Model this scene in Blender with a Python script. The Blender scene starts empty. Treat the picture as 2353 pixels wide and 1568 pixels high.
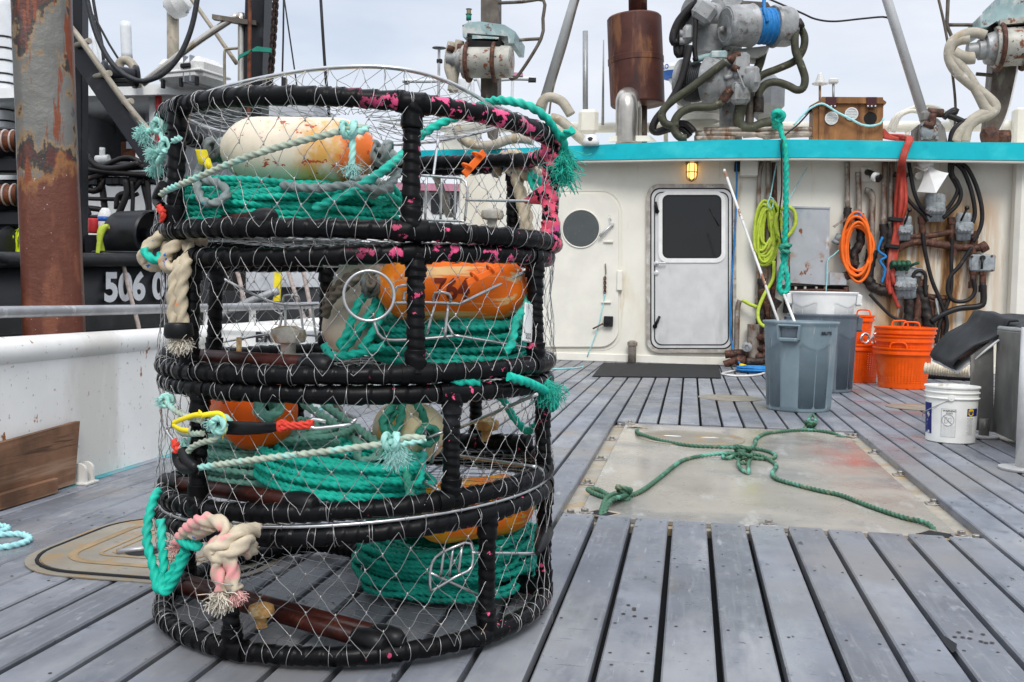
import bpy, math, random
import numpy as np
from mathutils import Vector, Matrix
rnd = random.Random(7)
R_ = math.radians
S = bpy.context.scene
COL = S.collection
# ------------------------------------------------------------ camera
F = 2289.0; UC, VC = 1176.5, 784.0           # focal length and centre in the pixels the scene was measured in
H = 0.84
CAMROT = Matrix.Rotation(R_(10.1), 3, 'Z') @ Matrix.Rotation(R_(90 - 2.79), 3, 'X') @ Matrix.Rotation(R_(1.2), 3, 'Z')
cd = bpy.data.cameras.new('camera'); cam = bpy.data.objects.new('camera', cd); COL.objects.link(cam)
cd.sensor_width = 36; cd.lens = F / 2353 * 36; cd.clip_end = 3000; cd.clip_start = .05
cam.matrix_world = Matrix.Translation((0, 0, H)) @ CAMROT.to_4x4()
S.camera = cam
# ------------------------------------------------------------ sky, sun, exposure
w = bpy.data.worlds.new("World"); S.world = w; w.use_nodes = True
nt = w.node_tree; N = nt.nodes; K = nt.links
bg = N['Background']; bg.inputs['Strength'].default_value = .10
SUN_EL, SUN_AZ = 46, 165                      # degrees; azimuth clockwise from +Y
sky = N.new('ShaderNodeTexSky'); sky.sky_type = 'NISHITA'; sky.sun_disc = False
sky.sun_elevation = R_(SUN_EL); sky.sun_rotation = R_(SUN_AZ)
tc = N.new('ShaderNodeTexCoord'); mp = N.new('ShaderNodeMapping'); mp.inputs['Scale'].default_value = (1, 1, 3.2)
nz = N.new('ShaderNodeTexNoise'); nz.inputs['Scale'].default_value = 2.2; nz.inputs['Detail'].default_value = 7; nz.inputs['Roughness'].default_value = .55
rp = N.new('ShaderNodeMapRange'); rp.inputs['From Min'].default_value = .36; rp.inputs['From Max'].default_value = .65
rp.inputs['To Min'].default_value = .58; rp.inputs['To Max'].default_value = 1.0
mx = N.new('ShaderNodeMix'); mx.data_type = 'RGBA'
SKYC = (6.95, 7.25, 7.9)
K.new(tc.outputs['Generated'], mp.inputs[0]); K.new(mp.outputs[0], nz.inputs['Vector']); K.new(nz.outputs[0], rp.inputs['Value'])
# an overcast dome: even near the horizon, brighter overhead
sp = N.new('ShaderNodeSeparateXYZ'); K.new(tc.outputs['Generated'], sp.inputs[0])
zr = N.new('ShaderNodeMapRange'); zr.interpolation_type = 'SMOOTHSTEP'; zr.inputs['From Min'].default_value = .28; zr.inputs['From Max'].default_value = .95; zr.inputs['To Min'].default_value = 1.0; zr.inputs['To Max'].default_value = 2.3
K.new(sp.outputs['Z'], zr.inputs['Value']); vm = N.new('ShaderNodeVectorMath'); vm.operation = 'SCALE'; vm.inputs[0].default_value = SKYC; K.new(zr.outputs[0], vm.inputs['Scale']); K.new(vm.outputs[0], mx.inputs['B'])
K.new(rp.outputs[0], mx.inputs['Factor']); K.new(sky.outputs[0], mx.inputs['A']); K.new(mx.outputs['Result'], bg.inputs[0])
ld = bpy.data.lights.new('sun', 'SUN'); ld.energy = 1.5; ld.angle = R_(22); ld.color = (1, .965, .92)
sun = bpy.data.objects.new('sun', ld); COL.objects.link(sun)
_a, _e = R_(SUN_AZ), R_(SUN_EL)
sun.rotation_euler = Vector((math.sin(_a) * math.cos(_e), math.cos(_a) * math.cos(_e), math.sin(_e))).to_track_quat('Z', 'Y').to_euler()
S.view_settings.view_transform = 'Standard'; S.view_settings.look = 'None'; S.view_settings.exposure = 0.34; S.view_settings.gamma = 1
S.cycles.max_bounces = 6; S.cycles.transparent_max_bounces = 8

# ------------------------------------------------------------ measuring helpers
V = Vector
def ray(u, v): return CAMROT @ V(((u - UC) / F, (VC - v) / F, -1))
def C(u, v, d): return V((0, 0, H)) + ray(u, v) * d                      # at distance d along the optical axis
def G(u, v, z=0): r = ray(u, v); return V((0, 0, H)) + r * ((z - H) / r.z)  # on a level plane
def W(u, v, y): r = ray(u, v); return V((0, 0, H)) + r * (y / r.y)          # on a plane across the boat
def X(u, v, x): r = ray(u, v); return V((0, 0, H)) + r * (x / r.x)          # on a plane along the boat
def jit(p, a): return p + V((rnd.uniform(-a, a), rnd.uniform(-a, a), rnd.uniform(-a, a)))
RX = V((math.cos(R_(10.1)), math.sin(R_(10.1)), 0)); FY = V((-math.sin(R_(10.1)), math.cos(R_(10.1)), 0))

# ------------------------------------------------------------ materials
def rgb(*c):                                   # sRGB 0-255 -> linear
    return tuple((x / 255 / 12.92 if x / 255 <= .04045 else ((x / 255 + .055) / 1.055) ** 2.4) for x in c)
MATS = {}
def M(name, col, rough=.5, metal=0., var=.14, vs=6., layers=(), bump=None, spec=.30, emit=None, island=0., coat=0., rvar=0.):
    m = bpy.data.materials.new(name); m.use_nodes = True; MATS[name] = m
    n = m.node_tree.nodes; k = m.node_tree.links; b = n['Principled BSDF']
    b.inputs['Roughness'].default_value = rough; b.inputs['Metallic'].default_value = metal
    b.inputs['Specular IOR Level'].default_value = spec; b.inputs['Coat Weight'].default_value = coat; b.inputs['Coat Roughness'].default_value = .15
    t = n.new('ShaderNodeTexCoord')
    def noise(sc, st=(1, 1, 1), det=6., ro=.6, seed=None):
        mp = n.new('ShaderNodeMapping'); mp.inputs['Scale'].default_value = tuple(sc * s for s in st)
        q = rnd if seed is None else random.Random(seed); mp.inputs['Location'].default_value = (q.uniform(0, 9), q.uniform(0, 9), q.uniform(0, 9))
        k.new(t.outputs['Object'], mp.inputs[0])
        z = n.new('ShaderNodeTexNoise'); z.inputs['Scale'].default_value = 1; z.inputs['Detail'].default_value = det; z.inputs['Roughness'].default_value = ro
        k.new(mp.outputs[0], z.inputs['Vector']); return z.outputs[0]
    def mrange(src, a, b_, c=0., d=1.):
        r = n.new('ShaderNodeMapRange'); r.interpolation_type = 'SMOOTHSTEP'
        for i, x in zip(('From Min', 'From Max', 'To Min', 'To Max'), (a, b_, c, d)): r.inputs[i].default_value = x
        k.new(src, r.inputs['Value']); return r.outputs[0]
    def mul(a, b_):
        q = n.new('ShaderNodeMath'); q.operation = 'MULTIPLY'; k.new(a, q.inputs[0])
        if isinstance(b_, float): q.inputs[1].default_value = b_
        else: k.new(b_, q.inputs[1])
        return q.outputs[0]
    base = n.new('ShaderNodeMix'); base.data_type = 'RGBA'; base.blend_type = 'MULTIPLY'
    base.inputs['A'].default_value = (*col, 1); base.inputs['Factor'].default_value = 1
    vv = mrange(noise(vs), .3, .7, 1 - var * 1.3, 1 + var)
    if island:
        g = n.new('ShaderNodeNewGeometry'); vv = mul(vv, mrange(g.outputs['Random Per Island'], 0, 1, 1 - island, 1 + island))
    cc = n.new('ShaderNodeCombineColor'); [k.new(vv, cc.inputs[i]) for i in range(3)]
    k.new(cc.outputs[0], base.inputs['B']); cur = base.outputs['Result']
    sep = None
    for L in layers:
        c2, sc, lo, hi = L[:4]; st = L[4] if len(L) > 4 and L[4] else (1, 1, 1); masks = L[5] if len(L) > 5 else ()
        f = noise(sc, st, seed=L[6] if len(L) > 6 else None)
        add = len(L) > 7 and L[7]                 # add: the mask shifts the noise, so the edge stays ragged
        if not add: f = mrange(f, lo, hi)
        for ax, a, b_ in masks:
            if sep is None:
                sep = n.new('ShaderNodeSeparateXYZ'); k.new(t.outputs['Object'], sep.inputs[0])
            if add:
                q = n.new('ShaderNodeMath'); q.operation = 'ADD'; k.new(f, q.inputs[0]); k.new(mrange(sep.outputs[ax], a, b_, -add, add), q.inputs[1]); f = q.outputs[0]
            else: f = mul(f, mrange(sep.outputs[ax], a, b_))
        if add: f = mrange(f, lo, hi)
        x = n.new('ShaderNodeMix'); x.data_type = 'RGBA'; k.new(f, x.inputs['Factor']); k.new(cur, x.inputs['A']); x.inputs['B'].default_value = (*c2, 1)
        cur = x.outputs['Result']
    k.new(cur, b.inputs['Base Color'])
    if rvar: k.new(mrange(noise(vs * .6), .35, .65, max(.03, rough - rvar), min(1, rough + rvar)), b.inputs['Roughness'])
    if bump:
        bp = n.new('ShaderNodeBump'); bp.inputs['Strength'].default_value = bump[1]; bp.inputs['Distance'].default_value = bump[2] if len(bump) > 2 else .004
        k.new(noise(bump[0], bump[3] if len(bump) > 3 else (1, 1, 1)), bp.inputs['Height']); k.new(bp.outputs[0], b.inputs['Normal'])
    if emit: b.inputs['Emission Color'].default_value = (*emit[0], 1); b.inputs['Emission Strength'].default_value = emit[1]
    return m

# ------------------------------------------------------------ mesh builder
def frames(P, closed=False):
    n = len(P); T = np.empty_like(P)
    if closed: T = np.roll(P, -1, 0) - np.roll(P, 1, 0)
    else:
        T[1:-1] = P[2:] - P[:-2]; T[0] = P[1] - P[0]; T[-1] = P[-1] - P[-2]
    T /= np.maximum(np.linalg.norm(T, axis=1, keepdims=True), 1e-9)
    A = np.empty_like(P); a = np.cross(T[0], [0, 0, 1.])
    if np.linalg.norm(a) < .05: a = np.cross(T[0], [1., 0, 0])
    a /= np.linalg.norm(a)
    for i in range(n):
        a = a - T[i] * a.dot(T[i]); l = np.linalg.norm(a)
        a = a / l if l > 1e-6 else np.array([1., 0, 0]); A[i] = a
    B = np.cross(T, A)
    if closed:                                    # spread the closing twist along the loop
        a = A[-1] - T[0] * A[-1].dot(T[0]); tw = math.atan2(a.dot(B[0]), a.dot(A[0]))
        th = -np.linspace(0, tw, n)[:, None]; A, B = A * np.cos(th) + B * np.sin(th), B * np.cos(th) - A * np.sin(th)
    return T, A, B
def spline(pts, step, closed=False):
    P = np.array([list(p) for p in pts], float); n = len(P)
    if n < 3 and not closed: 
        L = np.linalg.norm(P[-1] - P[0]); m = max(2, int(L / step) + 1); return np.linspace(P[0], P[-1], m)
    out = []
    for i in range(n if closed else n - 1):
        p0, p1, p2, p3 = (P[(i + j) % n] if closed else P[min(max(i + j, 0), n - 1)] for j in (-1, 0, 1, 2))
        m = max(2, int(np.linalg.norm(p2 - p1) / step) + 1); t = np.linspace(0, 1, m, endpoint=False)[:, None]
        out.append(.5 * (2 * p1 + (p2 - p0) * t + (2 * p0 - 5 * p1 + 4 * p2 - p3) * t ** 2 + (3 * p1 - p0 - 3 * p2 + p3) * t ** 3))
    out = np.concatenate(out)
    return out if closed else np.vstack([out, P[-1:]])
class MB:
    def __init__(s): s.v = []; s.f = []; s.sm = []; s.n = 0
    def add(s, vs, fs, smooth=False):
        vs = np.asarray([tuple(p) for p in vs] if not isinstance(vs, np.ndarray) else vs, float).reshape(-1, 3)
        s.v.append(vs); s.f += [tuple(i + s.n for i in f) for f in fs]; s.sm += [smooth] * len(fs); s.n += len(vs); return s
    def tubeP(s, P, r, seg=8, closed=False, caps=True, lobes=0, pitch=.03, depth=.16, mod=None):
        P = np.asarray(P, float); n = len(P); T, A, B = frames(P, closed)
        th = np.linspace(0, 2 * math.pi, seg, endpoint=False)[None, :]
        d = np.linalg.norm(np.diff(P, axis=0), axis=1); arc = np.concatenate([[0], np.cumsum(d)])[:, None]
        rr = np.broadcast_to(np.asarray(r, float).reshape(-1, 1) if np.ndim(r) else np.full((1, 1), r), (n, seg)).copy()
        if lobes: rr = rr * (1 + depth * np.cos(lobes * (th - 2 * math.pi * arc / (pitch * lobes))))
        if mod is not None: rr = rr * mod(arc, th)
        vs = P[:, None, :] + A[:, None, :] * (np.cos(th) * rr)[..., None] + B[:, None, :] * (np.sin(th) * rr)[..., None]
        i = np.arange(n if closed else n - 1)[:, None]; j = np.arange(seg)[None, :]
        i2, j2 = (i + 1) % n, (j + 1) % seg
        q = np.stack([i * seg + j, i * seg + j2, i2 * seg + j2, i2 * seg + j], -1).reshape(-1, 4) + s.n
        s.v.append(vs.reshape(-1, 3)); s.f += q.tolist(); s.sm += [True] * len(q)
        if caps and not closed:
            s.f += [tuple(s.n + x for x in range(seg - 1, -1, -1)), tuple(s.n + (n - 1) * seg + x for x in range(seg))]; s.sm += [False] * 2
        s.n += n * seg; return s
    def tube(s, pts, r, seg=8, step=.03, closed=False, **kw): return s.tubeP(spline(pts, step, closed), r, seg, closed, **kw)
    def poly(s, pts, r, seg=8, **kw): return s.tubeP(np.array([list(p) for p in pts], float), r, seg, **kw)
    def rod(s, a, b, r, r2=None, seg=12): 
        return s.tubeP(np.array([list(a), list(b)], float), [r, r if r2 is None else r2], seg)
    def box(s, c, size, bev=.004, rot=None):
        x, y, z = (max(q / 2, 1e-5) for q in size); b = min(bev, x * .9, y * .9, z * .9); rot = rot or Matrix.Identity(3); c = V(c)
        if b <= 0:
            vs = [c + rot @ V((i * x, j * y, k * z)) for i in (-1, 1) for j in (-1, 1) for k in (-1, 1)]
            return s.add(vs, [(0, 1, 3, 2), (4, 6, 7, 5), (0, 4, 5, 1), (2, 3, 7, 6), (0, 2, 6, 4), (1, 5, 7, 3)])
        vs = []; ix = {}
        for i in (-1, 1):
            for j in (-1, 1):
                for k in (-1, 1):
                    for a, p in enumerate(((x, y - b, z - b), (x - b, y, z - b), (x - b, y - b, z))):
                        ix[i, j, k, a] = len(vs); vs.append(c + rot @ V((i * p[0], j * p[1], k * p[2])))
        fs = []
        def q(*ks): fs.append(tuple(ix[t] for t in ks))
        for g in (-1, 1):
            def o(l): fs.append(tuple(ix[t] for t in (l if g > 0 else l[::-1])))
            o([(g, -1, -1, 0), (g, 1, -1, 0), (g, 1, 1, 0), (g, -1, 1, 0)])
            o([(-1, g, -1, 1), (-1, g, 1, 1), (1, g, 1, 1), (1, g, -1, 1)])
            o([(-1, -1, g, 2), (1, -1, g, 2), (1, 1, g, 2), (-1, 1, g, 2)])
        for i in (-1, 1):
            for j in (-1, 1):
                def o(l, e): fs.append(tuple(ix[t] for t in (l if e > 0 else l[::-1])))
                o([(i, j, -1, 0), (i, j, -1, 1), (i, j, 1, 1), (i, j, 1, 0)], i * j)
                o([(i, -1, j, 0), (i, 1, j, 0), (i, 1, j, 2), (i, -1, j, 2)], i * j)
                o([(-1, i, j, 1), (-1, i, j, 2), (1, i, j, 2), (1, i, j, 1)], i * j)
                for k in (-1, 1): o([(i, j, k, 0), (i, j, k, 1), (i, j, k, 2)], i * j * k)
        return s.add(vs, fs)
    def lathe(s, prof, seg=32, org=(0, 0, 0), axis=(0, 0, 1), cap=True, sx=1., sy=1., smooth=True):
        org = V(org); q = V(axis).normalized().to_track_quat('Z', 'Y').to_matrix() if tuple(axis) != (0, 0, 1) else Matrix.Identity(3)
        vs = []; fs = []; rings = []; prev = None
        def ring(r, z):
            rings.append(len(vs) // seg); vs.extend(org + q @ V((r * math.cos(2 * math.pi * i / seg) * sx, r * math.sin(2 * math.pi * i / seg) * sy, z)) for i in range(seg))
        ring(*prof[0])
        for (r0, z0), (r1, z1) in zip(prof, prof[1:]):
            ang = math.atan2(z1 - z0, r1 - r0)
            if prev is not None and abs((ang - prev + math.pi) % (2 * math.pi) - math.pi) > .6: ring(r0, z0)   # a crease keeps its own vertices
            k = rings[-1]; ring(r1, z1); prev = ang
            for i in range(seg): j = (i + 1) % seg; fs.append((k * seg + i, k * seg + j, (k + 1) * seg + j, (k + 1) * seg + i))
        n = len(vs) // seg; s.add(vs, fs, smooth)
        if cap:
            b = s.n - n * seg
            s.f += [tuple(b + i for i in range(seg - 1, -1, -1)), tuple(b + (n - 1) * seg + i for i in range(seg))]; s.sm += [False] * 2
        return s
    def prism(s, pts, off, smooth=False):         # polygon (list of points) pushed by the vector off
        n = len(pts); off = V(off); a = [V(p) for p in pts]; vs = a + [p + off for p in a]
        fs = [tuple(range(n - 1, -1, -1)), tuple(range(n, 2 * n))]
        s.add(vs, fs); b = s.n - 2 * n
        s.f += [(b + i, b + (i + 1) % n, b + n + (i + 1) % n, b + n + i) for i in range(n)]; s.sm += [smooth] * n; return s
    def sheet(s, rows, thick=None, smooth=True):  # grid of points; thick = offset vector
        m = len(rows[0]); n = len(rows); vs = [V(p) for r in rows for p in r]
        fs = [(i * m + j, i * m + j + 1, (i + 1) * m + j + 1, (i + 1) * m + j) for i in range(n - 1) for j in range(m - 1)]
        if thick is None: return s.add(vs, fs, smooth)
        t = V(thick); o = n * m; vs2 = vs + [p + t for p in vs]
        f2 = fs + [tuple(o + x for x in f[::-1]) for f in fs]
        rim = [j for j in range(m)] + [i * m + m - 1 for i in range(1, n)] + [(n - 1) * m + j for j in range(m - 2, -1, -1)] + [i * m for i in range(n - 2, 0, -1)]
        nf = len(f2); f2 += [(rim[i], rim[i] + o, rim[(i + 1) % len(rim)] + o, rim[(i + 1) % len(rim)]) for i in range(len(rim))]
        s.add(vs2, f2, smooth); s.sm[-(len(f2) - nf):] = [False] * (len(f2) - nf); return s
    def build(s, name, mat, parent=None, org=None):
        vs = np.concatenate(s.v)
        if parent is not None: o = ORG[parent.name]                  # a part shares the origin of its thing
        elif org is not None: o = np.array(list(org), float)
        else: o = np.array([(vs[:, 0].min() + vs[:, 0].max()) / 2, (vs[:, 1].min() + vs[:, 1].max()) / 2, vs[:, 2].min()])
        me = bpy.data.meshes.new(name); me.from_pydata((vs - o).tolist(), [], s.f); me.polygons.foreach_set('use_smooth', s.sm)
        me.materials.append(MATS[mat]); me.update()
        ob = bpy.data.objects.new(name, me); COL.objects.link(ob); ORG[ob.name] = o
        if parent is not None: ob.parent = parent
        else: ob.location = o
        return ob
ORG = {}
def tag(o, label, cat, group=None):
    o['label'] = label; o['category'] = cat
    if group: o['group'] = group
    return o
def struct(o): o['kind'] = 'structure'; return o
def thing(name, label, cat, loc, group=None):
    o = bpy.data.objects.new(name, None); COL.objects.link(o); o.location = loc; o.empty_display_size = .05
    ORG[o.name] = np.array(list(loc), float); return tag(o, label, cat, group)
def textmesh(body, size, bold=0., sx=1.):         # flat lettering, centred: vertices in x,y and faces
    c = bpy.data.curves.new('t', 'FONT'); c.body = body; c.size = size; c.align_x = 'CENTER'; c.align_y = 'CENTER'; c.offset = bold; c.resolution_u = 4
    o = bpy.data.objects.new('t', c); COL.objects.link(o); me = bpy.data.meshes.new_from_object(o.evaluated_get(bpy.context.evaluated_depsgraph_get()))
    vs = [(v.co.x * sx, v.co.y) for v in me.vertices]; fs = [tuple(p.vertices) for p in me.polygons]
    bpy.data.objects.remove(o); bpy.data.meshes.remove(me); bpy.data.curves.remove(c); return vs, fs
def letter(mb, body, size, o, xd, yd, bold=0., sx=1.):   # lettering on a plane at o
    vs, fs = textmesh(body, size, bold, sx); o, xd, yd = V(o), V(xd).normalized(), V(yd).normalized()
    return mb.add([o + xd * a + yd * b for a, b in vs], fs)
def rrect(u0, v0, u1, v1, r, k=6):                # rounded rectangle outline in measured pixels
    out = []
    for cx, cy, a0 in ((u1 - r, v0 + r, -90), (u1 - r, v1 - r, 0), (u0 + r, v1 - r, 90), (u0 + r, v0 + r, 180)):
        out += [(cx + r * math.cos(R_(a0 + 90 * i / k)), cy + r * math.sin(R_(a0 + 90 * i / k))) for i in range(k + 1)]
    return out
# ============================================================ materials of the place
M('plank', (.170, .181, .205), .46, 0, .16, 3.2, [((.135, .148, .175), 13, .50, .68, (1, .7, 1)), ((.225, .235, .25), 34, .55, .72, (1, .5, 1)), ((.20, .21, .225), 75, .50, .75, (1, .05, 1)), ((.28, .288, .30), 2.6, .48, .68, (1, .35, 1)), ((.33, .335, .345), 4.2, .60, .74, (1, .22, 1)), ((.095, .11, .135), 1.3, .55, .78, (1, .5, 1)),
  ((.28, .29, .31), 70, .64, .72, (1, .10, 1)), ((.11, .12, .14), 80, .65, .72, (.08, 1, 1)), ((.29, .30, .31), 60, .67, .72, (.3, .08, 1)), ((.09, .10, .12), 38, .66, .70), ((.25, .19, .13), 2.6, .62, .78, (1, .5, 1)), ((.20, .195, .195), 1.1, .5, .7), ((.05, .055, .06), 26, .675, .70, (1, .4, 1))],
  bump=(60, .25, .002, (1, .2, 1)), island=.22, rvar=.2, spec=.42)
M('dark_gap', (.012, .013, .015), .8)
M('screw', (.05, .04, .032), .6)
M('hatch_metal', (.335, .305, .255), .25, .0, .10, 2.2, [((.22, .215, .20), 1.7, .48, .66), ((.40, .39, .355), 9, .56, .7, (1, .3, 1)), ((.40, .29, .16), 1.1, .60, .78, None, ((1, -.2, -1.3),)),
  ((.42, .13, .095), 3.6, .40, .80, (1, .6, 1), ((0, .26, .52), (1, -.65, -.1), (1, 1.45, 1.15))), ((.20, .19, .175), 46, .62, .68)], bump=(5, .08, .01), rvar=.12, spec=.5)
M('hatch_rim', (.36, .33, .27), .5, .1, .16, 6, [((.36, .25, .12), 5, .5, .66), ((.22, .2, .17), 30, .58, .68)], bump=(40, .2, .002))
M('bolt', (.38, .36, .33), .38, .7, .2, 40, [((.25, .15, .09), 50, .55, .7)])
M('bronze_plate', (.29, .26, .205), .42, .25, .14, 4, [((.34, .22, .10), 7, .52, .66), ((.2, .19, .17), 30, .6, .68), ((.5, .47, .41), 3, .58, .7)], bump=(30, .15, .002))
M('bronze_groove', (.33, .23, .12), .5, .15, .2, 9)
M('white_paint', (.80, .79, .755), .42, 0, .05, 3, [((.60, .58, .53), 2.2, .48, .66, (1, 1, .4)), ((.60, .47, .30), 4, .60, .76, (1, 1, .2)), ((.30, .11, .03), 11, .665, .69, (1, 1, .5)), ((.45, .43, .40), 36, .63, .67)], bump=(14, .1, .004))
M('pipe_grey', (.36, .36, .365), .38, .55, .16, 7, [((.5, .5, .5), 18, .58, .7), ((.22, .21, .2), 12, .6, .7)])
M('wood_board', (.17, .085, .045), .6, 0, .3, 5, [((.30, .19, .12), 3.5, .5, .66, (1, .3, 4)), ((.07, .035, .02), 9, .56, .66, (1, .25, 6))], bump=(30, .35, .003, (1, .2, 4)))
M('teal_paint', (.012, .335, .375), .4, 0, .08, 3, [((.06, .46, .49), 2.4, .55, .75), ((.10, .08, .06), 26, .70, .74)], bump=(12, .1, .003))
M('teal_line', (.05, .30, .33), .5, 0, .2, 6, [((.26, .28, .31), 5, .45, .6)])
M('water', (.02, .035, .035), .08, 0, .1, 1, bump=(1.2, .5, .05))
# ============================================================ the deck
YW = 12.45                                          # the aft wall of the deckhouse
BX = -2.53                                          # inner face of the bulwark
HX0, HX1, HY0, HY1 = -.487, 1.098, 3.765, 6.64      # the hatch
m = MB(); sc = MB(); gap = .1395
def segs(a, b):                                     # one line of planks from y=a to y=b broken at butt joints
    y = a
    while y < b - .05:
        L = rnd.choice((2.2, 3.0, 3.6)) if y > a else rnd.uniform(.8, 3.4)
        e = min(b, y + L); e = b if b - e < .4 else e
        yield y, e; y = e
k = -18
while True:
    x0 = -.049 + gap * k
    if x0 > 5.2: break
    g = .017 if -1.75 < x0 < 3 else .008
    xa, xb = max(x0 + g / 2, BX), x0 + gap - g / 2
    cx = (xa + xb) / 2
    spans = [(-1.5, HY0 - .004), (HY1 + .006, YW)] if HX0 < cx < HX1 else [(-1.5, YW)]
    for a, b in spans:
        if (a, b) == (-1.5, YW) and cx < 0: parts = list(segs(a, 8.3)) + list(segs(8.3, b))
        elif a > 0: parts = list(segs(a, b))
        else: parts = list(segs(a, b))
        for y, e in parts:
            dz = rnd.uniform(-.0015, .0015)
            m.box((cx, (y + e) / 2, -.021 + dz), (xb - xa, e - y - .003, .042), .0045)
            ys = [y + .05, e - .05] + [q for q in np.arange(-1.2, YW, .62) if y + .1 < q < e - .1]
            for q in ys:
                for sx in (-.04, .04):
                    if rnd.random() < .8:
                        px, py = cx + sx + rnd.uniform(-.008, .008), q + rnd.uniform(-.02, .02)
                        sc.add([(px + .0045 * math.cos(t), py + .0045 * math.sin(t), .0012 + dz) for t in (0, .79, 1.57, 2.36, 3.14, 3.93, 4.71, 5.5)], [tuple(range(8))])
    k += 1
for px, py in ((2030, 660), (2050, 685), (2085, 690), (2150, 670), (2140, 705), (2165, 712), (2195, 712), (2090, 655), (2010, 683), (390, 525), (418, 541), (418, 548), (477, 590), (420, 580), (365, 568)):
    p = G((2200 + px * .8058) / 1.741, (2000 + py * .8058) / 1.741)
    sc.add([(p.x + .006 * math.cos(t), p.y + .006 * math.sin(t), .002) for t in (0, .79, 1.57, 2.36, 3.14, 3.93, 4.71, 5.5)], [tuple(range(8))])
deck = struct(m.build('deck', 'plank', org=(0, 0, 0)))
m = MB(); m.add([G(u, v, .0022) for u, v in ((2159, 1461), (2172, 1462), (2188, 1473), (2199, 1480), (2196, 1496), (2188, 1500), (2176, 1486))], [tuple(range(7))]); m.build('broken_edge', 'dark_gap', deck)
o = sc.build('screw_heads', 'screw', deck); o['kind'] = 'stuff'
m = MB(); m.box((1, 5.3, -.075), (8.2, 14.6, .02), 0); struct(m.build('deck_plating', 'dark_gap', org=(0, 0, 0)))
m = MB(); m.box((20, 40, -1.9), (500, 400, .1), 0); struct(m.build('water', 'water', org=(0, 0, 0)))
# ---- hatch
hx, hy = (HX0 + HX1) / 2, (HY0 + HY1) / 2
hat = thing('hatch_cover', 'large grey metal hatch cover bolted flush into the plank deck', 'hatch', (hx, hy, -.06))
m = MB(); m.box((hx, hy, -.05), (HX1 - HX0, HY1 - HY0, .03), .002); m.build('flange', 'hatch_rim', hat)
m = MB(); m.box((hx - .01, hy + .01, -.024), (HX1 - HX0 - .19, HY1 - HY0 - .05, .026), .006); m.build('plate', 'hatch_metal', hat)
def PM(px, py, z): return G((2200 + px * .8058) / 1.741, (1600 + py * .8058) / 1.741, z)
for px, py in ((350, 127), (403, 120), (308, 197), (250, 294), (180, 414), (97, 566), (172, 592), (1085, 650), (2050, 714), (2128, 694), (1922, 514), (1762, 372), (1638, 264), (1550, 182), (1478, 170)):
    p = PM(px, py, -.03); p.x = min(max(p.x, HX0 + .045), HX1 - .04); p.y = min(max(p.y, HY0 + .045), HY1 - .04)
    z0 = -.035 if (p.x < HX0 + .08 or p.x > HX1 - .1) else -.011
    m = MB(); m.box((p.x, p.y, z0 + .003), (.066, .056, .006), .002); 
    m.lathe([(.021, 0), (.021, .004)], 16, (p.x, p.y, z0 + .006)); m.lathe([(.0145, 0), (.0145, .011), (.0125, .013)], 6, (p.x, p.y, z0 + .0101), smooth=False)
    m.build('bolt', 'bolt', hat)
SLOTS = []
for px, py, s in ((258, 566, .066), (1932, 672, .072), (1470, 186, .06), (432, 141, .055)):
    p = PM(px, py, -.011); SLOTS.append(p); m = MB()
    q = [V((p.x + s * 1.15 * math.cos(R_(90 * i + 12)), p.y + s * math.sin(R_(90 * i + 12)), -.0105)) for i in range(4)]
    m.add(q, [(0, 1, 2, 3)]); so = m.build('lifting_slot', 'dark_gap', hat)
    m = MB(); m.poly(q + [q[0]], .0045, 6); m.build('slot_lip', 'hatch_rim', so)
p = PM(700, 192, -.011); m = MB()
m.lathe([(.315, 0), (.315, .004), (.305, .007), (.29, .007), (.283, .003), (.26, .003), (.253, .008), (.03, .009), (.0, .009)], 48, p, cap=False); rc = m.build('round_lid', 'bronze_plate', hat)
for sx in (-.11, .11):
    m = MB(); m.add([(p.x + sx + .055 * math.cos(t), p.y + .02 * math.sin(t), -.0008) for t in np.linspace(0, 6.28, 16, endpoint=False)], [tuple(range(16))]); m.build('finger_hole', 'white_paint', rc)
# ---- flush plates in the deck
def rsq(x0, y0, x1, y1, r, z, k=8):
    return [V((cx + r * math.cos(R_(a0 + 90 * i / k)), cy + r * math.sin(R_(a0 + 90 * i / k)), z)) for cx, cy, a0 in ((x1 - r, y1 - r, 0), (x0 + r, y1 - r, 90), (x0 + r, y0 + r, 180), (x1 - r, y0 + r, 270)) for i in range(k + 1)]
mh = thing('manhole_cover', 'tan metal manhole cover with rounded corners set flush in the deck beside the bulwark', 'manhole cover', (-1.6, 2.93, 0))
m = MB(); m.prism(rsq(-1.985, 2.545, -1.215, 3.315, .24, .001), (0, 0, .0035)); m.build('frame', 'bronze_plate', mh)
m = MB(); m.poly([p for p in rsq(-1.955, 2.575, -1.245, 3.285, .22, .005)] + [rsq(-1.955, 2.575, -1.245, 3.285, .22, .005)[0]], .006, 6); m.build('gasket', 'dark_gap', mh)
m = MB(); m.prism(rsq(-1.945, 2.585, -1.255, 3.275, .21, .003), (0, 0, .006)); m.build('lid', 'bronze_plate', mh)
m = MB()
for d in (.09, .17, .2): 
    q = rsq(-1.945 + d, 2.585 + d, -1.255 - d, 3.275 - d, max(.21 - d, .03), .0085); 
    for a, b in zip(q, q[1:] + q[:1]):
        n = (b - a).normalized().cross(V((0, 0, 1))) * (.014 if d < .1 else .006); m.add([a - n + V((0, 0, .002)), a + n + V((0, 0, .002)), b + n + V((0, 0, .002)), b - n + V((0, 0, .002))], [(3, 2, 1, 0)])
m.build('groove', 'bronze_groove', mh)
m = MB(); c = V((-1.66, 2.83, .0115)); m.add([c + V((.058 * math.cos(t), .058 * math.sin(t), 0)) for t in np.linspace(0, 6.28, 24, endpoint=False)], [tuple(range(24))]); hw = m.build('handle_well', 'dark_gap', mh)
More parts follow.
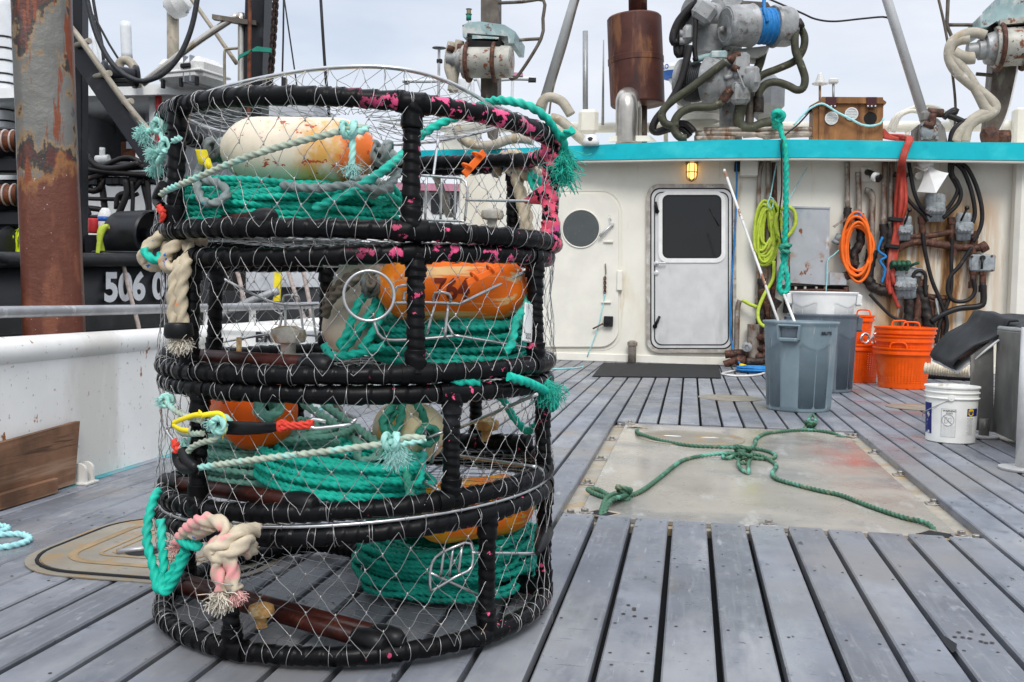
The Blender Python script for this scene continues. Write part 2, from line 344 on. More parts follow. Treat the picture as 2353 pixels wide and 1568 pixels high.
m = MB(); m.rod(c + V((-.06, -.05, .003)), c + V((.06, .05, .006)), .010); m.build('handle', 'pipe_grey', mh)
for nm, c, r, mt, lab in (('deck_plate', V((.345, 8.45, 0)), .26, 'bronze_plate', 'round tan deck plate in the planks in front of the rubber mat'), ('deck_plate', V((1.79, 8.28, 0)), .24, 'bronze_plate', 'round reddish deck plate in the planks behind the white bucket')):
    m = MB(); m.lathe([(r, 0), (r, .004), (r - .02, .006), (r - .03, .003), (r - .04, .006), (0, .007)], 40, c, cap=False)
    o = tag(m.build(nm, mt), lab, 'deck plate', 'round plates in the deck')
    m = MB(); m.box(c + V((0, 0, .0085)), (.22, .02, .003), .001); m.build('handle_bar', 'hatch_rim', o)
# ---- bulwark with its rail
bl = thing('bulwark', 'white painted steel bulwark with rust spots and a rounded top along the deck edge', 'bulwark', (BX - .06, 6, 0))
m = MB(); m.box((BX - .06, 5.2, .24), (.12, 14.4, .64), .005); m.build('plate', 'white_paint', bl)
m = MB(); m.tube([(BX - .03, -2, .585), (BX - .03, 5, .575), (BX - .03, 8.5, .60), (BX - .03, 12.4, .66)], .056, 16, .3); m.build('cap_rail', 'white_paint', bl)
m = MB(); m.tube([(BX - .05, -2, .745), (BX - .05, 4.6, .722), (BX - .05, 8.5, .735), (BX - .05, 12.4, .8)], .0235, 14, .3); m.build('top_pipe', 'pipe_grey', bl)
for y in (.8, 2.4, X(490 / 1.741 / 1.0 + 215, 748, BX).y, 5.6, 7.2, 8.8, 10.4, 12):
    m = MB(); m.box((BX - .05, y, .675), (.022, .055, .10), .004); m.build('stanchion', 'white_paint', bl)
m = MB(); m.box((BX + .02, 4.0, .002), (.05, 12, .003), 0); m.build('painted_line', 'teal_line', bl)
m = MB(); a = X(182, 968, BX + .03); b = X(165, 1130, BX + .03)
m.prism([V((BX + .025, 1.2, .10)), V((BX + .025, 1.2, .16)), V((BX + .012, a.y, a.z)), V((BX + .022, b.y, .012)), V((BX + .04, 1.2, .012))], (.022, 0, 0))
wb = tag(m.build('wooden_board', 'wood_board'), 'dark brown wooden board leaning against the white bulwark', 'board')
m = MB(); m.box((BX + .06, b.y - .32, .035), (.025, .34, .06), .003); m.build('cleat', 'wood_board', wb)
m = MB()
for dy in (0, .05):
    pts = [V((BX + .012, b.y + .035 + dy, .0)), V((BX + .012, b.y + .035 + dy, .085))] + [V((BX + .035 + .035 * math.sin(t), b.y + .035 + dy, .06 + .03 * math.cos(t))) for t in np.linspace(-.6, 1.6, 7)] + [V((BX + .07, b.y + .035 + dy, 0))]
    m.prism(pts, (0, .014, 0))
m.box((BX + .045, b.y + .065, .006), (.08, .09, .01), .002); tag(m.build('board_bracket', 'white_paint'), 'small rust-stained white steel bracket at the foot of the bulwark', 'bracket')
# ============================================================ the stack of crab pots
_pink = (.80, .10, .22)
M('rubber', (.0034, .0034, .0039), .36, 0, .25, 9, [((.03, .031, .034), 5, .58, .74), (_pink, 34, .65, .67, (1, 1, 1), ((0, .12, .34),)), ((.10, .04, .02), 14, .70, .74)], bump=(90, .25, .002), rvar=.14, spec=.15)
M('rubber_pink', (.0034, .0034, .0039), .38, 0, .25, 9, [((.85, .12, .20), 34, .47, .51, (1, 1, 1.6)), ((.70, .08, .28), 26, .60, .64)], bump=(90, .25, .002), spec=.15)
M('rubber_flecked', (.0034, .0034, .0039), .38, 0, .25, 9, [((.78, .10, .24), 34, .55, .58, (1, 1, 1), ((0, .10, .26),))], bump=(90, .25, .002), spec=.15)
M('wire', (.40, .395, .385), .36, .75, .25, 30, [((.30, .17, .08), 7, .62, .70)])
M('steel_rod', (.56, .56, .55), .28, .9, .12, 20)
M('rust_bar', (.042, .010, .007), .36, 0, .3, 14, [((.095, .026, .012), 20, .52, .66), ((.02, .008, .006), 9, .52, .66)], bump=(50, .3, .003), spec=.15)
M('zinc', (.52, .50, .44), .55, .1, .2, 30, [((.34, .22, .1), 18, .52, .66)])
M('zinc_rusty', (.50, .27, .09), .6, 0, .25, 35, [((.62, .48, .25), 30, .5, .62)])
def RM(n, c, **k): return M(n, c, k.pop('rough', .62), 0, .16, 25, k.pop('layers', [((.015, .03, .12), 60, .66, .69), (tuple(x * .55 for x in c), 8, .55, .75)]), bump=(260, .35, .001), **k)
RM('teal_rope', (.010, .47, .345), layers=[((.015, .03, .12), 60, .66, .69), ((.006, .27, .20), 6, .54, .72), ((.09, .55, .45), 4, .56, .72)]); RM('teal_shaded', (.006, .315, .235), layers=[((.015, .03, .12), 60, .66, .69), ((.004, .17, .13), 6, .54, .72), ((.05, .42, .33), 4, .58, .72)]); RM('green_rope', (.045, .30, .205)); RM('sage_rope', (.17, .40, .31)); RM('pale_teal', (.36, .68, .60))  # the second, darker teal is the same rope with the pots' shade in its colour
RM('cord', (.40, .46, .36), layers=[((.30, .62, .55), 12, .5, .62), ((.5, .16, .1), 70, .68, .71)]); RM('grey_rope', (.23, .275, .265), layers=[((.03, .22, .34), 40, .64, .68), ((.12, .13, .12), 9, .52, .7)])
RM('brown_rope', (.18, .155, .12)); RM('beige_rope', (.52, .44, .31), layers=[((.02, .14, .42), 24, .655, .675), ((.72, .25, .10), 30, .67, .69), ((.40, .33, .24), 7, .5, .68)])
RM('pink_rope', (.53, .45, .33), layers=[((.02, .2, .5), 22, .65, .67), ((.80, .32, .32), 11, .50, .60), ((.42, .36, .27), 14, .58, .7)])
M('fray_teal', (.40, .72, .66), .7); M('fray_green', (.03, .48, .36), .6); M('fray_beige', (.72, .66, .55), .7); M('fray_pink', (.74, .42, .38), .7)
M('red_cord', (.72, .055, .03), .55); M('yellow_tape', (.84, .68, .02), .45); M('orange_plastic', (.80, .14, .012), .42, 0, .1, 12); M('white_plastic', (.80, .80, .77), .42, 0, .06, 6)
M('black_rubber', (.005, .005, .0055), .42, 0, .2, 14, bump=(60, .2, .002), spec=.28)
BU = dict(rough=.5, bump=(26, .22, .004))
M('buoy_white', (.79, .70, .55), var=.1, vs=9, layers=[((.74, .40, .10), 9, .46, .60, (1, 1, 1), ((0, -.02, .07),)), ((.76, .17, .03), 13, .44, .56, None, ((0, .105, .135),)), ((.50, .08, .03), 38, .615, .64, (1, 1, 1.4)), ((.72, .42, .12), 7, .60, .70)], **BU)
M('buoy_plain', (.75, .66, .53), var=.08, vs=7, layers=[((.58, .45, .30), 5, .55, .8), ((.45, .30, .2), 60, .68, .7), ((.85, .33, .06), 8, .5, .6, None, ((0, .08, .12),))], **BU)
M('buoy_orange', (.93, .17, .004), var=.1, vs=8, layers=[((.80, .52, .22), 13, .53, .62, (.25, 2.5, 2.5)), ((.92, .30, .02), 7, .55, .72), ((.50, .48, .44), 5.5, .66, .67)], **BU)
M('buoy_cracked', (.92, .13, .003), var=.12, vs=8, layers=[((.55, .50, .36), 26, .62, .66, (1, 2.5, 1)), ((.82, .36, .05), 6, .58, .72), ((.18, .05, .02), 30, .68, .69, (.3, 1, 1))], **BU)
M('buoy_pale', (.76, .66, .42), var=.1, vs=9, layers=[((.84, .46, .09), 8, .50, .62), ((.86, .20, .02), 16, .62, .65)], **BU)
M('buoy_yellow', (.88, .46, .02), var=.12, vs=9, layers=[((.90, .19, .01), 7, .44, .60), ((.80, .60, .08), 22, .58, .66, (.4, 2, 2))], **BU)
M('hole_black', (.01, .009, .009), .7)
SC = C(832, 700, 2.65); SC.z = 0
ZR = dict(zip(range(1, 9), ((500, 200, .5102), (1400, 200, .5102), (500, 900, .4146), (1300, 900, .4783), (500, 1450, .4464), (1200, 1450, .51), (500, 1950, .4975), (1300, 1950, .4975))))
ZR[9] = (300, 300, .2551)
def Z(n, px, py): a, b, s = ZR[n]; return (a + px * s) / 1.741, (b + py * s) / 1.741
def SF(u, v, r=.53, back=False):                    # where the line of sight meets the upright cylinder of radius r round the stack
    d = ray(u, v); o = V((0, 0, H)) - SC; a = d.x ** 2 + d.y ** 2; b = 2 * (o.x * d.x + o.y * d.y); c = o.x ** 2 + o.y ** 2 - r * r
    q = b * b - 4 * a * c; q = math.sqrt(q) if q > 0 else 0
    return V((0, 0, H)) + d * ((-b + (q if back else -q)) / (2 * a))
def PH(u, v, r=.5, back=False): p = SF(u, v, r, back) - SC; return math.atan2(p.dot(FY), p.dot(RX))
def L(x, y, z): return SC + RX * x + FY * y + V((0, 0, z))
class Ring:
    def __init__(s, z, r, ax=0, ay=0, bumps=()): s.z, s.r, s.ax, s.ay, s.b = z, r, ax, ay, bumps
    def __call__(s, ph, dr=0, dz=0):
        z = s.z + s.ax * math.cos(ph) + s.ay * math.sin(ph) + dz
        for p0, w_, a in s.b: z += a * math.exp(-((((ph - p0 + math.pi) % (2 * math.pi)) - math.pi) / w_) ** 2)
        return L((s.r + dr) * math.cos(ph), (s.r + dr) * math.sin(ph), z)
def wrapmod(p, a=.19):
    o1, o2 = rnd.uniform(0, 9), rnd.uniform(0, 9)
    def f(arc, th):
        x = (arc + .006 * np.sin(arc * 31 + o1) + .010 * np.sin(arc * 11 + o2)) / p + th / (2 * math.pi) + .05 * np.sin(th * 2 + o1)
        fr = x - np.floor(x); return 1 + a * (fr ** .8 - .35) + .02 * np.sin(arc * 60 + o2 + th) + .03 * np.sin(arc * 17 + o1)
    return f
def wrapped(mb, pts, r, p=.03, closed=False, seg=18, step=.0034): return mb.tubeP(spline(pts, step, closed), r, seg, closed, mod=wrapmod(p))
def fray(mb, c, d, n=60, l=.04, spread=.6, r=.0006):   # a limp tuft: each fibre wanders off and droops
    d = V(d).normalized(); c = V(c)
    for i in range(int(n * 1.8)):
        a = V((rnd.gauss(0, 1), rnd.gauss(0, 1), rnd.gauss(0, 1))).normalized(); v = (d + a * spread * rnd.random()).normalized(); p = c + a * .003; q = [list(p)]; L_ = l * rnd.uniform(.35, .8) / 5
        for k in range(5):
            v = (v + V((rnd.gauss(0, .42), rnd.gauss(0, .42), rnd.gauss(0, .36) - .16))).normalized(); p = p + v * L_; q.append(list(p))
        mb.tubeP(np.array(q), r, 3, caps=False)
def ropeP(mb, pts, r, lobes=3, pitch=None, step=None, jitter=0, closed=False):
    P = spline(pts, step or r * .48, closed)
    return mb.tubeP(P, r * 1.08, 12 if lobes else 9, closed, lobes=lobes, pitch=pitch or r * 3.0, depth=.25)
def rope(name, label, cat, mat, pts, r, group=None, parent=None, **k):
    pts = pts if isinstance(pts[0], list) else [pts]
    if len(pts) > 1 and parent is None:
        o = thing(name, label, cat, sum((p for q in pts for p in q), V()) / sum(len(q) for q in pts), group)
        for q in pts: m = MB(); ropeP(m, q, r, **k); m.build('strand', mat, o)
        return o
    m = MB()
    for q in pts: ropeP(m, q, r, **k)
    o = m.build(name, mat, parent)
    return o if parent is not None else tag(o, label, cat, group)
def knot(mb, c, r, R, ax=(0, 0, 1), turns=3.2, k=0):  # a lump of turns round c
    q = V(ax).normalized().to_track_quat('Z', 'Y').to_matrix(); pts = []
    for i in range(int(turns * 10)):
        t = i / 10 * 2 * math.pi; ph = i * .37
        pts.append(V(c) + q @ V((R * math.cos(t) * (1 + .2 * math.sin(ph)), R * math.sin(t), R * .9 * math.sin(ph * .9 + k))))
    return ropeP(mb, pts, r)
def netside(ra, rb, n, rows, out=.004, sag=.012, r=.00076):
    m = MB(); nodes = {}; off = rnd.uniform(0, 1)
    for j in range(rows + 1):
        t = j / rows
        for i in range(n):
            ph = 2 * math.pi * (i + .5 * (j % 2) + off + rnd.uniform(-.13, .13) * (0 < j < rows)) / n
            p = ra(ph, out).lerp(rb(ph, out), t + rnd.uniform(-.035, .035) * (0 < j < rows)); c = p - SC; c.z = 0
            nodes[i, j] = p - c.normalized() * sag * math.sin(math.pi * t) * rnd.uniform(.4, 1.5)
    for j in range(rows):
        for i in range(n):
            for i2 in ((i, (i - 1) % n) if j % 2 == 0 else (i, (i + 1) % n)):
                a, b = nodes[i, j], nodes[i2, j + 1]; e = jit(a.lerp(b, .3), .003); f = jit(a.lerp(b, .7), .003)
                m.tubeP(np.array([list(a), list(e), list(f), list(b)]), r, 4, caps=False)
            if j: p = nodes[i, j]; m.tubeP(np.array([list(p + V((0, 0, .005))), list(jit(p, .001)), list(p - V((0, 0, .005)))]), r * 1.9, 5)
    return m
def netflat(rg, dz, sag, sx=.066, sy=.048, ang=0., r=.00085, rmax=None, ctr=None):
    m = MB(); R = rg.r; pts = {}; n = int(R / sx) + 2; k = int(R / sy) + 2; ca, sa = math.cos(ang), math.sin(ang)
    for j in range(-k, k + 1):
        for i in range(-n, n + 1):
            x = (i + .5 * (j % 2) + rnd.uniform(-.12, .12)) * sx; y = (j + rnd.uniform(-.12, .12)) * sy; x, y = x * ca - y * sa, x * sa + y * ca
            q = math.hypot(x, y)
            if q > R + .055: continue
            ph = math.atan2(y, x); f = min(1, q / R); base = rg(ph); z0 = rg.z * (1 - f) + base.z * f
            if q > R: x, y = x * R / q, y * R / q
            pts[i, j] = L(x, y, z0 + dz - sag * (1 - f * f) + rnd.uniform(-.003, .003))
    for (i, j), a in pts.items():
        for i2 in ((i, i - 1) if j % 2 == 0 else (i, i + 1)):
            b = pts.get((i2, j + 1))
            if b and (a - b).length > .01: m.tubeP(np.array([list(a), list(jit(a.lerp(b, .5), .002)), list(b)]), r, 4, caps=False)
    return m
def lacing(rg, n, rt, r=.00085, m=None):
    m = m or MB()
    for i in range(n):
        ph = 2 * math.pi * (i + rnd.uniform(-.3, .3)) / n
        for k in range(rnd.choice((1, 1, 1, 2))):
            a = ph + k * .012; c = rg(a); t = (rg(a + .01) - rg(a - .01)).normalized(); t = (t + V((rnd.uniform(-.25, .25), rnd.uniform(-.25, .25), rnd.uniform(-.25, .25)))).normalized()
            o = (c - SC); o.z = 0; o.normalize(); s = t.cross(o).normalized(); o = s.cross(t)
            m.tubeP(np.array([list(c + (o * math.cos(x) + s * math.sin(x)) * (rt + .001)) for x in np.linspace(0, 2 * math.pi, 15)[:-1]]), r, 4, closed=True)
    return m
def sec(a, b, t): return a.lerp(b, t)
POTS = {}
def pot(key, label, rt, rb, posts, bars, n, rows, tube=.0203, pink=(), lid=None, topnet=True):
    base = thing('crab_pot', label, 'crab pot', L(0, 0, rb.z - .022), 'crab pots stacked on the deck'); POTS[key] = base
    N_ = 96; ph = [2 * math.pi * i / N_ for i in range(N_)]
    m = MB(); wrapped(m, [rt(a) for a in ph], tube, .036, True); m.build('top_ring', 'rubber_flecked' if key in ('top', 'second') else 'rubber', base)
    m = MB(); wrapped(m, [rb(a) for a in ph], tube, .032, True); m.build('bottom_ring', 'rubber', base)
    for i, (p1, p2) in enumerate(posts):
        m = MB(); a, b = rt(p1), rb(p2); wrapped(m, [a, a.lerp(b, .33), a.lerp(b, .66), b], tube * .94, .022)
        for rg, q, s in ((rt, p1, 1), (rb, p2, -1)):            # the lapped wrap where post and ring meet
            wrapped(m, [rg(q - .07), rg(q), rg(q + .07)], tube * 1.13, .04)
            c = rg(q); e = b if s > 0 else a; wrapped(m, [c, c.lerp(e, .2)], tube * 1.12, .03)
        m.build('post', 'rubber_pink' if i in pink else 'rubber', base)
    m = netside(rt, rb, n, rows, tube + .001); lacing(rt, 50, tube * 1.14, m=m); lacing(rb, 52, tube * 1.14, m=m); m.build('side_netting', 'wire', base)
    if topnet: netflat(rt, .012, .028, ang=rnd.uniform(0, 1)).build('top_netting', 'wire', base)
    netflat(rb, -.005, .004, ang=rnd.uniform(0, 1)).build('bottom_netting', 'wire', base)
    for (pa, pb, dz, mt, rr) in bars:
        a, b = rb(pa, -.01, dz), rb(pb, -.01, dz); m = MB()
        if mt == 'rubber': wrapped(m, [a, a.lerp(b, .5), b], rr, .03); m.build('cross_bar', mt, base)
        else:
            m.rod(a.lerp(b, .02), b.lerp(a, .02), rr, seg=18); bo = m.build('weight_bar', mt, base)
            for e, f in ((a, b), (b, a)):
                m = MB()
                d = (f - e).normalized(); m.tube([e - d * .01, e + d * .02, e + d * .05, e + d * .075], [1], 16) if 0 else m.tubeP(np.array([list(e + d * x) for x in (-.03, -.01, .02, .045, .06)]), [.012, rr * 1.25, rr * 1.34, rr * 1.2, rr * 1.03], 16)
                m.build('end_wrap', 'black_rubber', bo)
    return base
def anode(base, c, r, mt, post=True):
    m = MB(); m.lathe([(r * .4, 0), (r * .42, r * .5), (r * .9, r * .62), (r, r * .95), (r * .92, r * 1.3), (r * .5, r * 1.5), (0, r * 1.52)], 20, c, cap=False)
    m.lathe([(r * .5, -r * .3), (r * .5, 0)], 6, c, smooth=False); return m.build('anode_knob', mt, base)
def rods(base, name, paths, r=.0035, mt='steel_rod'):
    m = MB(); [m.tube(p, r, 8, .02) for p in paths]; return m.build(name, mt, base)
pF = lambda u, v: PH(u, v); pBk = lambda u, v: PH(u, v, .5, True)
R1t = Ring(1.236, .50, -.010, -.014); R1b = Ring(.969, .506)
R2t = Ring(.918, .488, .016, 0, ((PH(650, 590), .5, -.008),)); R2b = Ring(.652, .497, .012)
R3t = Ring(.609, .492, .004); R3b = Ring(.352, .497, .033)
R4t = Ring(.299, .497, .036); R4b = Ring(.033, .50, .010)
LF = math.pi * 1.03
# --- top pot
q = (pF(945, 380), pF(408, 420), pF(1262, 420), pBk(1178, 450), pBk(560, 450))
P1 = pot('top', 'top crab pot of the stack, pink paint on its right post, white buoy inside', R1t, R1b, [(x, x) for x in q], [(LF, pF(612, 500), .02, 'rust_bar', .0185)], 50, 6, pink=(2,), topnet=False)
m = MB(); wrapped(m, [R1t(pBk(800, 350)), R1t(pBk(800, 350)).lerp(R1t(.45), .5), R1t(.45)], .019, .03); m.build('cross_bar', 'rubber', P1)
LID = [C(*p) for p in ((440, 228, 2.5), (500, 205, 2.4), (600, 180, 2.33), (720, 160, 2.28), (845, 153, 2.26), (930, 160, 2.27), (1000, 177, 2.31), (1060, 203, 2.37), (1120, 236, 2.5), (1180, 268, 2.7), (1120, 300, 2.9), (950, 330, 3.03), (750, 330, 3.05), (560, 315, 2.97), (430, 275, 2.75), (415, 245, 2.6))]
lp = spline(LID, .02, True); m = MB(); m.tubeP(lp, .0052, 10, True); lid = m.build('lid', 'steel_rod', P1)
m = MB(); ctr = lp.mean(0); nn = 44; idx = [int(len(lp) * i / nn) for i in range(nn)]; lay = []
for j, f in enumerate((1, .86, .73, .60, .47, .33, .2)):
    row = []
    for i in range(nn):
        k = (idx[i] + (idx[1] // 2 if j % 2 else 0)) % len(lp); p = ctr + (lp[k] - ctr) * f; p = V(p); p.z -= .035 * math.sin(f * 3.1) ; row.append(jit(p, .006 if j else 0))
    lay.append(row)
for j in range(6):
    for i in range(nn):
        for i2 in ((i, (i - 1) % nn) if j % 2 == 0 else (i, (i + 1) % nn)):
            m.tubeP(np.array([list(lay[j][i]), list(jit(lay[j][i].lerp(lay[j + 1][i2], .5), .003)), list(lay[j + 1][i2])]), .00085, 4, caps=False)
for i in range(nn):                                   # wire running from the lid down to the top ring
    p = V(lp[idx[i]]); d = p - SC; a = math.atan2(d.dot(FY), d.dot(RX))
    for s in (-.05, .05): m.tubeP(np.array([list(p), list(jit(p.lerp(R1t(a + s), .5), .006)), list(R1t(a + s))]), .00085, 4, caps=False)
m.build('lid_netting', 'wire', lid)
rods(P1, 'entrance_frame', [[C(*Z(2, 560, 985), 2.75), C(*Z(2, 740, 1000), 2.72), C(*Z(2, 910, 1040), 2.68), C(*Z(2, 900, 1340), 2.68)], [C(*Z(2, 910, 1178), 2.68), C(*Z(2, 1400, 1186), 2.5)], [C(*Z(2, 700, 640), 2.9), C(*Z(2, 655, 985), 2.75)], [C(*Z(2, 560, 1335), 2.76), C(*Z(2, 900, 1345), 2.68)]] + [[C(*Z(2, x, 1000), 2.74), C(*Z(2, x - 10, 1335), 2.74)] for x in (600, 720, 830)], .0036)
m = MB(); a = SF(*Z(2, 1370, 1188), .43); b = R1t(q[2]).lerp(R1b(q[2]), .52); m.tubeP(np.array([list(a), list(a.lerp(b, .6)), list(b)]), [.006, .022, .026], 12); m.build('rod_wrap', 'rubber_pink', P1)
anode(P1, C(1131, 520, 2.9), .034, 'zinc')
# --- second pot
q = (pF(958, 690), pF(1237, 690), pF(432, 690), pBk(490, 680), pBk(748, 650), pBk(1180, 690))
P2 = pot('second', 'second crab pot from the top, beige rope at its left and numbered buoy inside', R2t, R2b, [(x, x) for x in q], [(LF + .12, pF(735, 850), .022, 'rust_bar', .019)], 49, 6, pink=())
c = SF(848, 680, .525); n_ = (c - SC); n_.z = 0; n_.normalize(); e1 = n_.cross(V((0, 0, 1)))
m = MB(); m.tubeP(np.array([list(c + e1 * .0535 * math.cos(t) + V((0, 0, .0535 * math.sin(t)))) for t in np.linspace(0, 2 * math.pi, 49)[:-1]]), .0035, 10, True); m.build('escape_ring', 'steel_rod', P2)
z4 = lambda x, y, d: C(*Z(4, x, y), d)
rods(P2, 'entrance_frame', [[z4(1130, 660, 2.36), z4(1700, 380, 2.46)], [z4(1080, 925, 2.36), z4(1720, 1030, 2.46)], [z4(570, 655, 2.3), z4(840, 650, 2.34), z4(1130, 660, 2.36)], [z4(1030, 750, 2.36), z4(1010, 800, 2.36), z4(1075, 930, 2.36)], [z4(410, 800, 2.3), z4(480, 950, 2.3), z4(720, 960, 2.33), z4(1075, 930, 2.36)], [z4(910, 650, 2.35), z4(920, 568, 2.34), z4(1040, 580, 2.34), z4(1050, 640, 2.35)], [z4(660, 650, 2.32), z4(665, 570, 2.32), z4(700, 565, 2.32)], [z4(915, 670, 2.35), z4(850, 930, 2.35)], [z4(1030, 670, 2.35), z4(1000, 960, 2.35)], [z4(560, 640, 2.3), z4(600, 520, 2.3), z4(700, 510, 2.32)]], .0038)
z3 = lambda x, y, d: C(*Z(3, x, y), d)
rods(P2, 'rear_entrance_frame', [[z3(890, 490, 2.95), z3(1440, 750, 2.85), z3(1880, 765, 2.85)], [z3(900, 1140, 2.95), z3(1200, 1085, 2.9), z3(1470, 1050, 2.85), z3(1860, 1070, 2.85)], [z3(1440, 760, 2.85), z3(1510, 870, 2.85), z3(1480, 1040, 2.85)], [z3(1530, 760, 2.85), z3(1535, 685, 2.85), z3(1670, 690, 2.85), z3(1675, 750, 2.85)], [z3(1545, 765, 2.85), z3(1550, 1060, 2.85)], [z3(1690, 765, 2.85), z3(1730, 1130, 2.85)], [z3(1800, 765, 2.85), z3(1850, 1130, 2.85)]], .0036)
anode(P2, C(662, 812, 2.52), .046, 'zinc')
m = MB(); b = C(549, 822, 2.45); m.rod(b - V((0, 0, .02)), b + V((0, 0, .05)), .0065); m.lathe([(.013, 0), (.013, .008)], 6, b - V((0, 0, .012)), smooth=False); m.build('stud_bolt', 'zinc_rusty', P2)
# --- third pot
q = (pF(1040, 1020), pF(1252, 980), pF(452, 1020), pBk(1095, 970), pBk(683, 950))
P3 = pot('third', 'third crab pot from the top, yellow ribbon and black rubber strap across its front', R3t, R3b, [(x, x) for x in q], [(LF + .2, pF(700, 1180), .02, 'rust_bar', .019), (1.95, .35, .03, 'rubber', .024)], 48, 6)
z6 = lambda x, y, d: C(*Z(6, x, y), d)
rods(P3, 'entrance_frame', [[z6(1240, 520, 2.55), z6(1860, 250, 2.35)], [z6(1240, 735, 2.6), z6(1850, 820, 2.4)], [z6(870, 890, 2.4), z6(1100, 1010, 2.35)], [z6(1240, 990, 2.35), z6(1640, 1050, 2.4)], [z6(980, 600, 2.5), z6(1130, 545, 2.5), z6(1240, 520, 2.55)], [z6(990, 590, 2.5), z6(985, 520, 2.5), z6(1060, 510, 2.5)], [z6(990, 640, 2.5), z6(940, 800, 2.5)], [z6(1080, 620, 2.5), z6(1030, 790, 2.5)]], .0042)
anode(P3, C(1118, 1005, 2.88), .037, 'zinc_rusty')
# --- bottom pot
q = (pF(1120, 1320), pF(1276, 1250), pF(530, 1390), pBk(432, 1290))
P4t = [(pF(1120, 1300), pF(1118, 1400)), (q[1], q[1] + .03), (pF(518, 1300), pF(535, 1470)), (q[3], q[3])]
P4 = pot('bottom', 'bottom crab pot of the stack, standing on the planks with pink rope knotted on it', R4t, R4b, P4t, [(LF - .02, pF(862, 1500), .024, 'rust_bar', .0195), (LF - .08, pF(905, 1500), .03, 'rust_bar', .0185), (1.98, -.06, .012, 'rubber', .024)], 48, 6)
m = MB(); m.tubeP(np.array([list(Ring(.324, .505, .036)(t)) for t in np.linspace(0, 2 * math.pi, 121)[:-1]]), .0048, 10, True); lacing(Ring(.324, .505, .036), 40, .006, .0009, m); lid = m.build('lid', 'steel_rod', P4)

z8 = lambda x, y, d: C(*Z(8, x, y), d)
rods(P4, 'entrance_frame', [[z8(1180, 525, 2.3), z8(1720, 533, 2.45)], [z8(850, 840, 2.28), z8(845, 700, 2.28), z8(890, 560, 2.28), z8(1050, 475, 2.28), z8(1170, 450, 2.3), z8(1180, 640, 2.3), z8(1050, 720, 2.28), z8(850, 840, 2.28)], [z8(850, 690, 2.28), z8(1220, 860, 2.35)]] + [[z8(x, 480, 2.29), z8(x - 30, 720, 2.29)] for x in (960, 1030, 1100)], .0034)
m = MB(); a = C(*Z(8, 1710, 533), 2.42); b = R4t(q[1]).lerp(R4b(q[1]), .45); m.tubeP(np.array([list(a), list(a.lerp(b, .6)), list(b)]), [.006, .020, .025], 12); m.build('rod_wrap', 'black_rubber', P4)
anode(P4, C(600, 1432, 2.33), .031, 'zinc_rusty')
# ============================================================ buoys
BG = 'buoys in the crab pots'
def buoy(label, p0, p1, R, mat, hole=1, taper=0., knot_mat=None, kr=.009):
    p0, p1 = V(p0), V(p1); Lh = (p1 - p0).length / 2; c = (p0 + p1) / 2; prof = []
    for i in range(25):
        t = -1 + 2 * i / 24; e = abs(t); s = (1 - max(0, (e - .45) / .55) ** 2.6 * (.62 if t > 0 else .8)); s *= 1 - taper * max(0, -t)
        prof.append((R * s * (1 if e < 1 else .86), t * Lh))
    m = MB(); m.lathe([(.03, -Lh * 1.0)] + prof + [(.031, Lh * 1.005), (.028, Lh * .93)], 40, cap=False)
    o = m.build('buoy', mat, org=(0, 0, 0)); tag(o, label, 'buoy', BG)
    o.data.transform(Matrix(((0, 0, 1, 0), (1, 0, 0, 0), (0, 1, 0, 0), (0, 0, 0, 1))))      # long axis on local x
    x = (p1 - p0).normalized(); up = V((0, 0, 1)); y = up.cross(x).normalized() if abs(x.z) < .95 else V((0, 1, 0)); z = x.cross(y)
    o.matrix_world = Matrix.Translation(c) @ Matrix((x, y, z)).transposed().to_4x4(); ORG[o.name] = np.zeros(3)
    for s in ((1,) if hole == 1 else (1, -1)):
        m = MB(); m.lathe([(.0, .001), (.029, .001)], 24, (s * Lh * .985, 0, 0), (s, 0, 0), cap=False); m.build('end_hole', 'hole_black', o)
    if knot_mat:
        m = MB(); knot(m, (Lh + .015, 0, 0), kr, .022, (1, 0, 0)); m.build('end_knot', knot_mat, o)
        m = MB(); knot(m, (-Lh - .012, 0, 0), kr, .020, (1, 0, 0)); m.build('end_knot', knot_mat, o)
    return o
buoy('white buoy with a scraped orange end lying in the top pot', C(508, 345, 2.44), C(862, 352, 2.38), .0815, 'buoy_white', knot_mat='grey_rope')
b3 = buoy('bright orange buoy carved with the number 764 in the second pot', C(862, 657, 2.42), C(1207, 662, 2.52), .086, 'buoy_orange', knot_mat='grey_rope', kr=.007)
vs, fs = textmesh('764', .068, .0026, .85); cx_ = -.018
ang0 = -1.30
m = MB(); loc = []
for a, b in vs:
    th = ang0 + (b + .008) / .087; loc.append((cx_ + a, .0875 * -math.cos(th + 1.30) if 0 else 0, 0))
view = (b3.matrix_world.inverted() @ V((0, 0, H))); vy, vz = view.y, view.z; a0 = math.atan2(vz, vy)
sgn = 1 if vy < 0 else -1
loc = [(cx_ + a * 1, .0886 * math.cos(a0 - sgn * (b - .008) / .087), .0886 * math.sin(a0 - sgn * (b - .008) / .087)) for a, b in vs]
m.add(loc, fs); M('carved', (.20, .02, .004), .6); m.build('carved_number', 'carved', b3)
buoy('plain cream buoy tilted beside the orange one in the second pot', C(788, 815, 2.56), C(850, 605, 2.66), .079, 'buoy_plain', taper=.12)
buoy('cracked orange buoy pointing outward with a pale green rope knot in its hole', C(548, 962, 2.66), C(612, 938, 2.33), .094, 'buoy_cracked', knot_mat='sage_rope', kr=.010)
buoy('pale buoy with worn orange paint facing outward in the third pot', C(905, 982, 2.84), C(976, 1000, 2.52), .079, 'buoy_pale', knot_mat='green_rope', kr=.007)
buoy('yellow and orange buoy lying on the coil in the bottom pot', C(948, 1188, 2.58), C(1218, 1150, 2.76), .081, 'buoy_yellow', knot_mat='teal_rope', kr=.006)
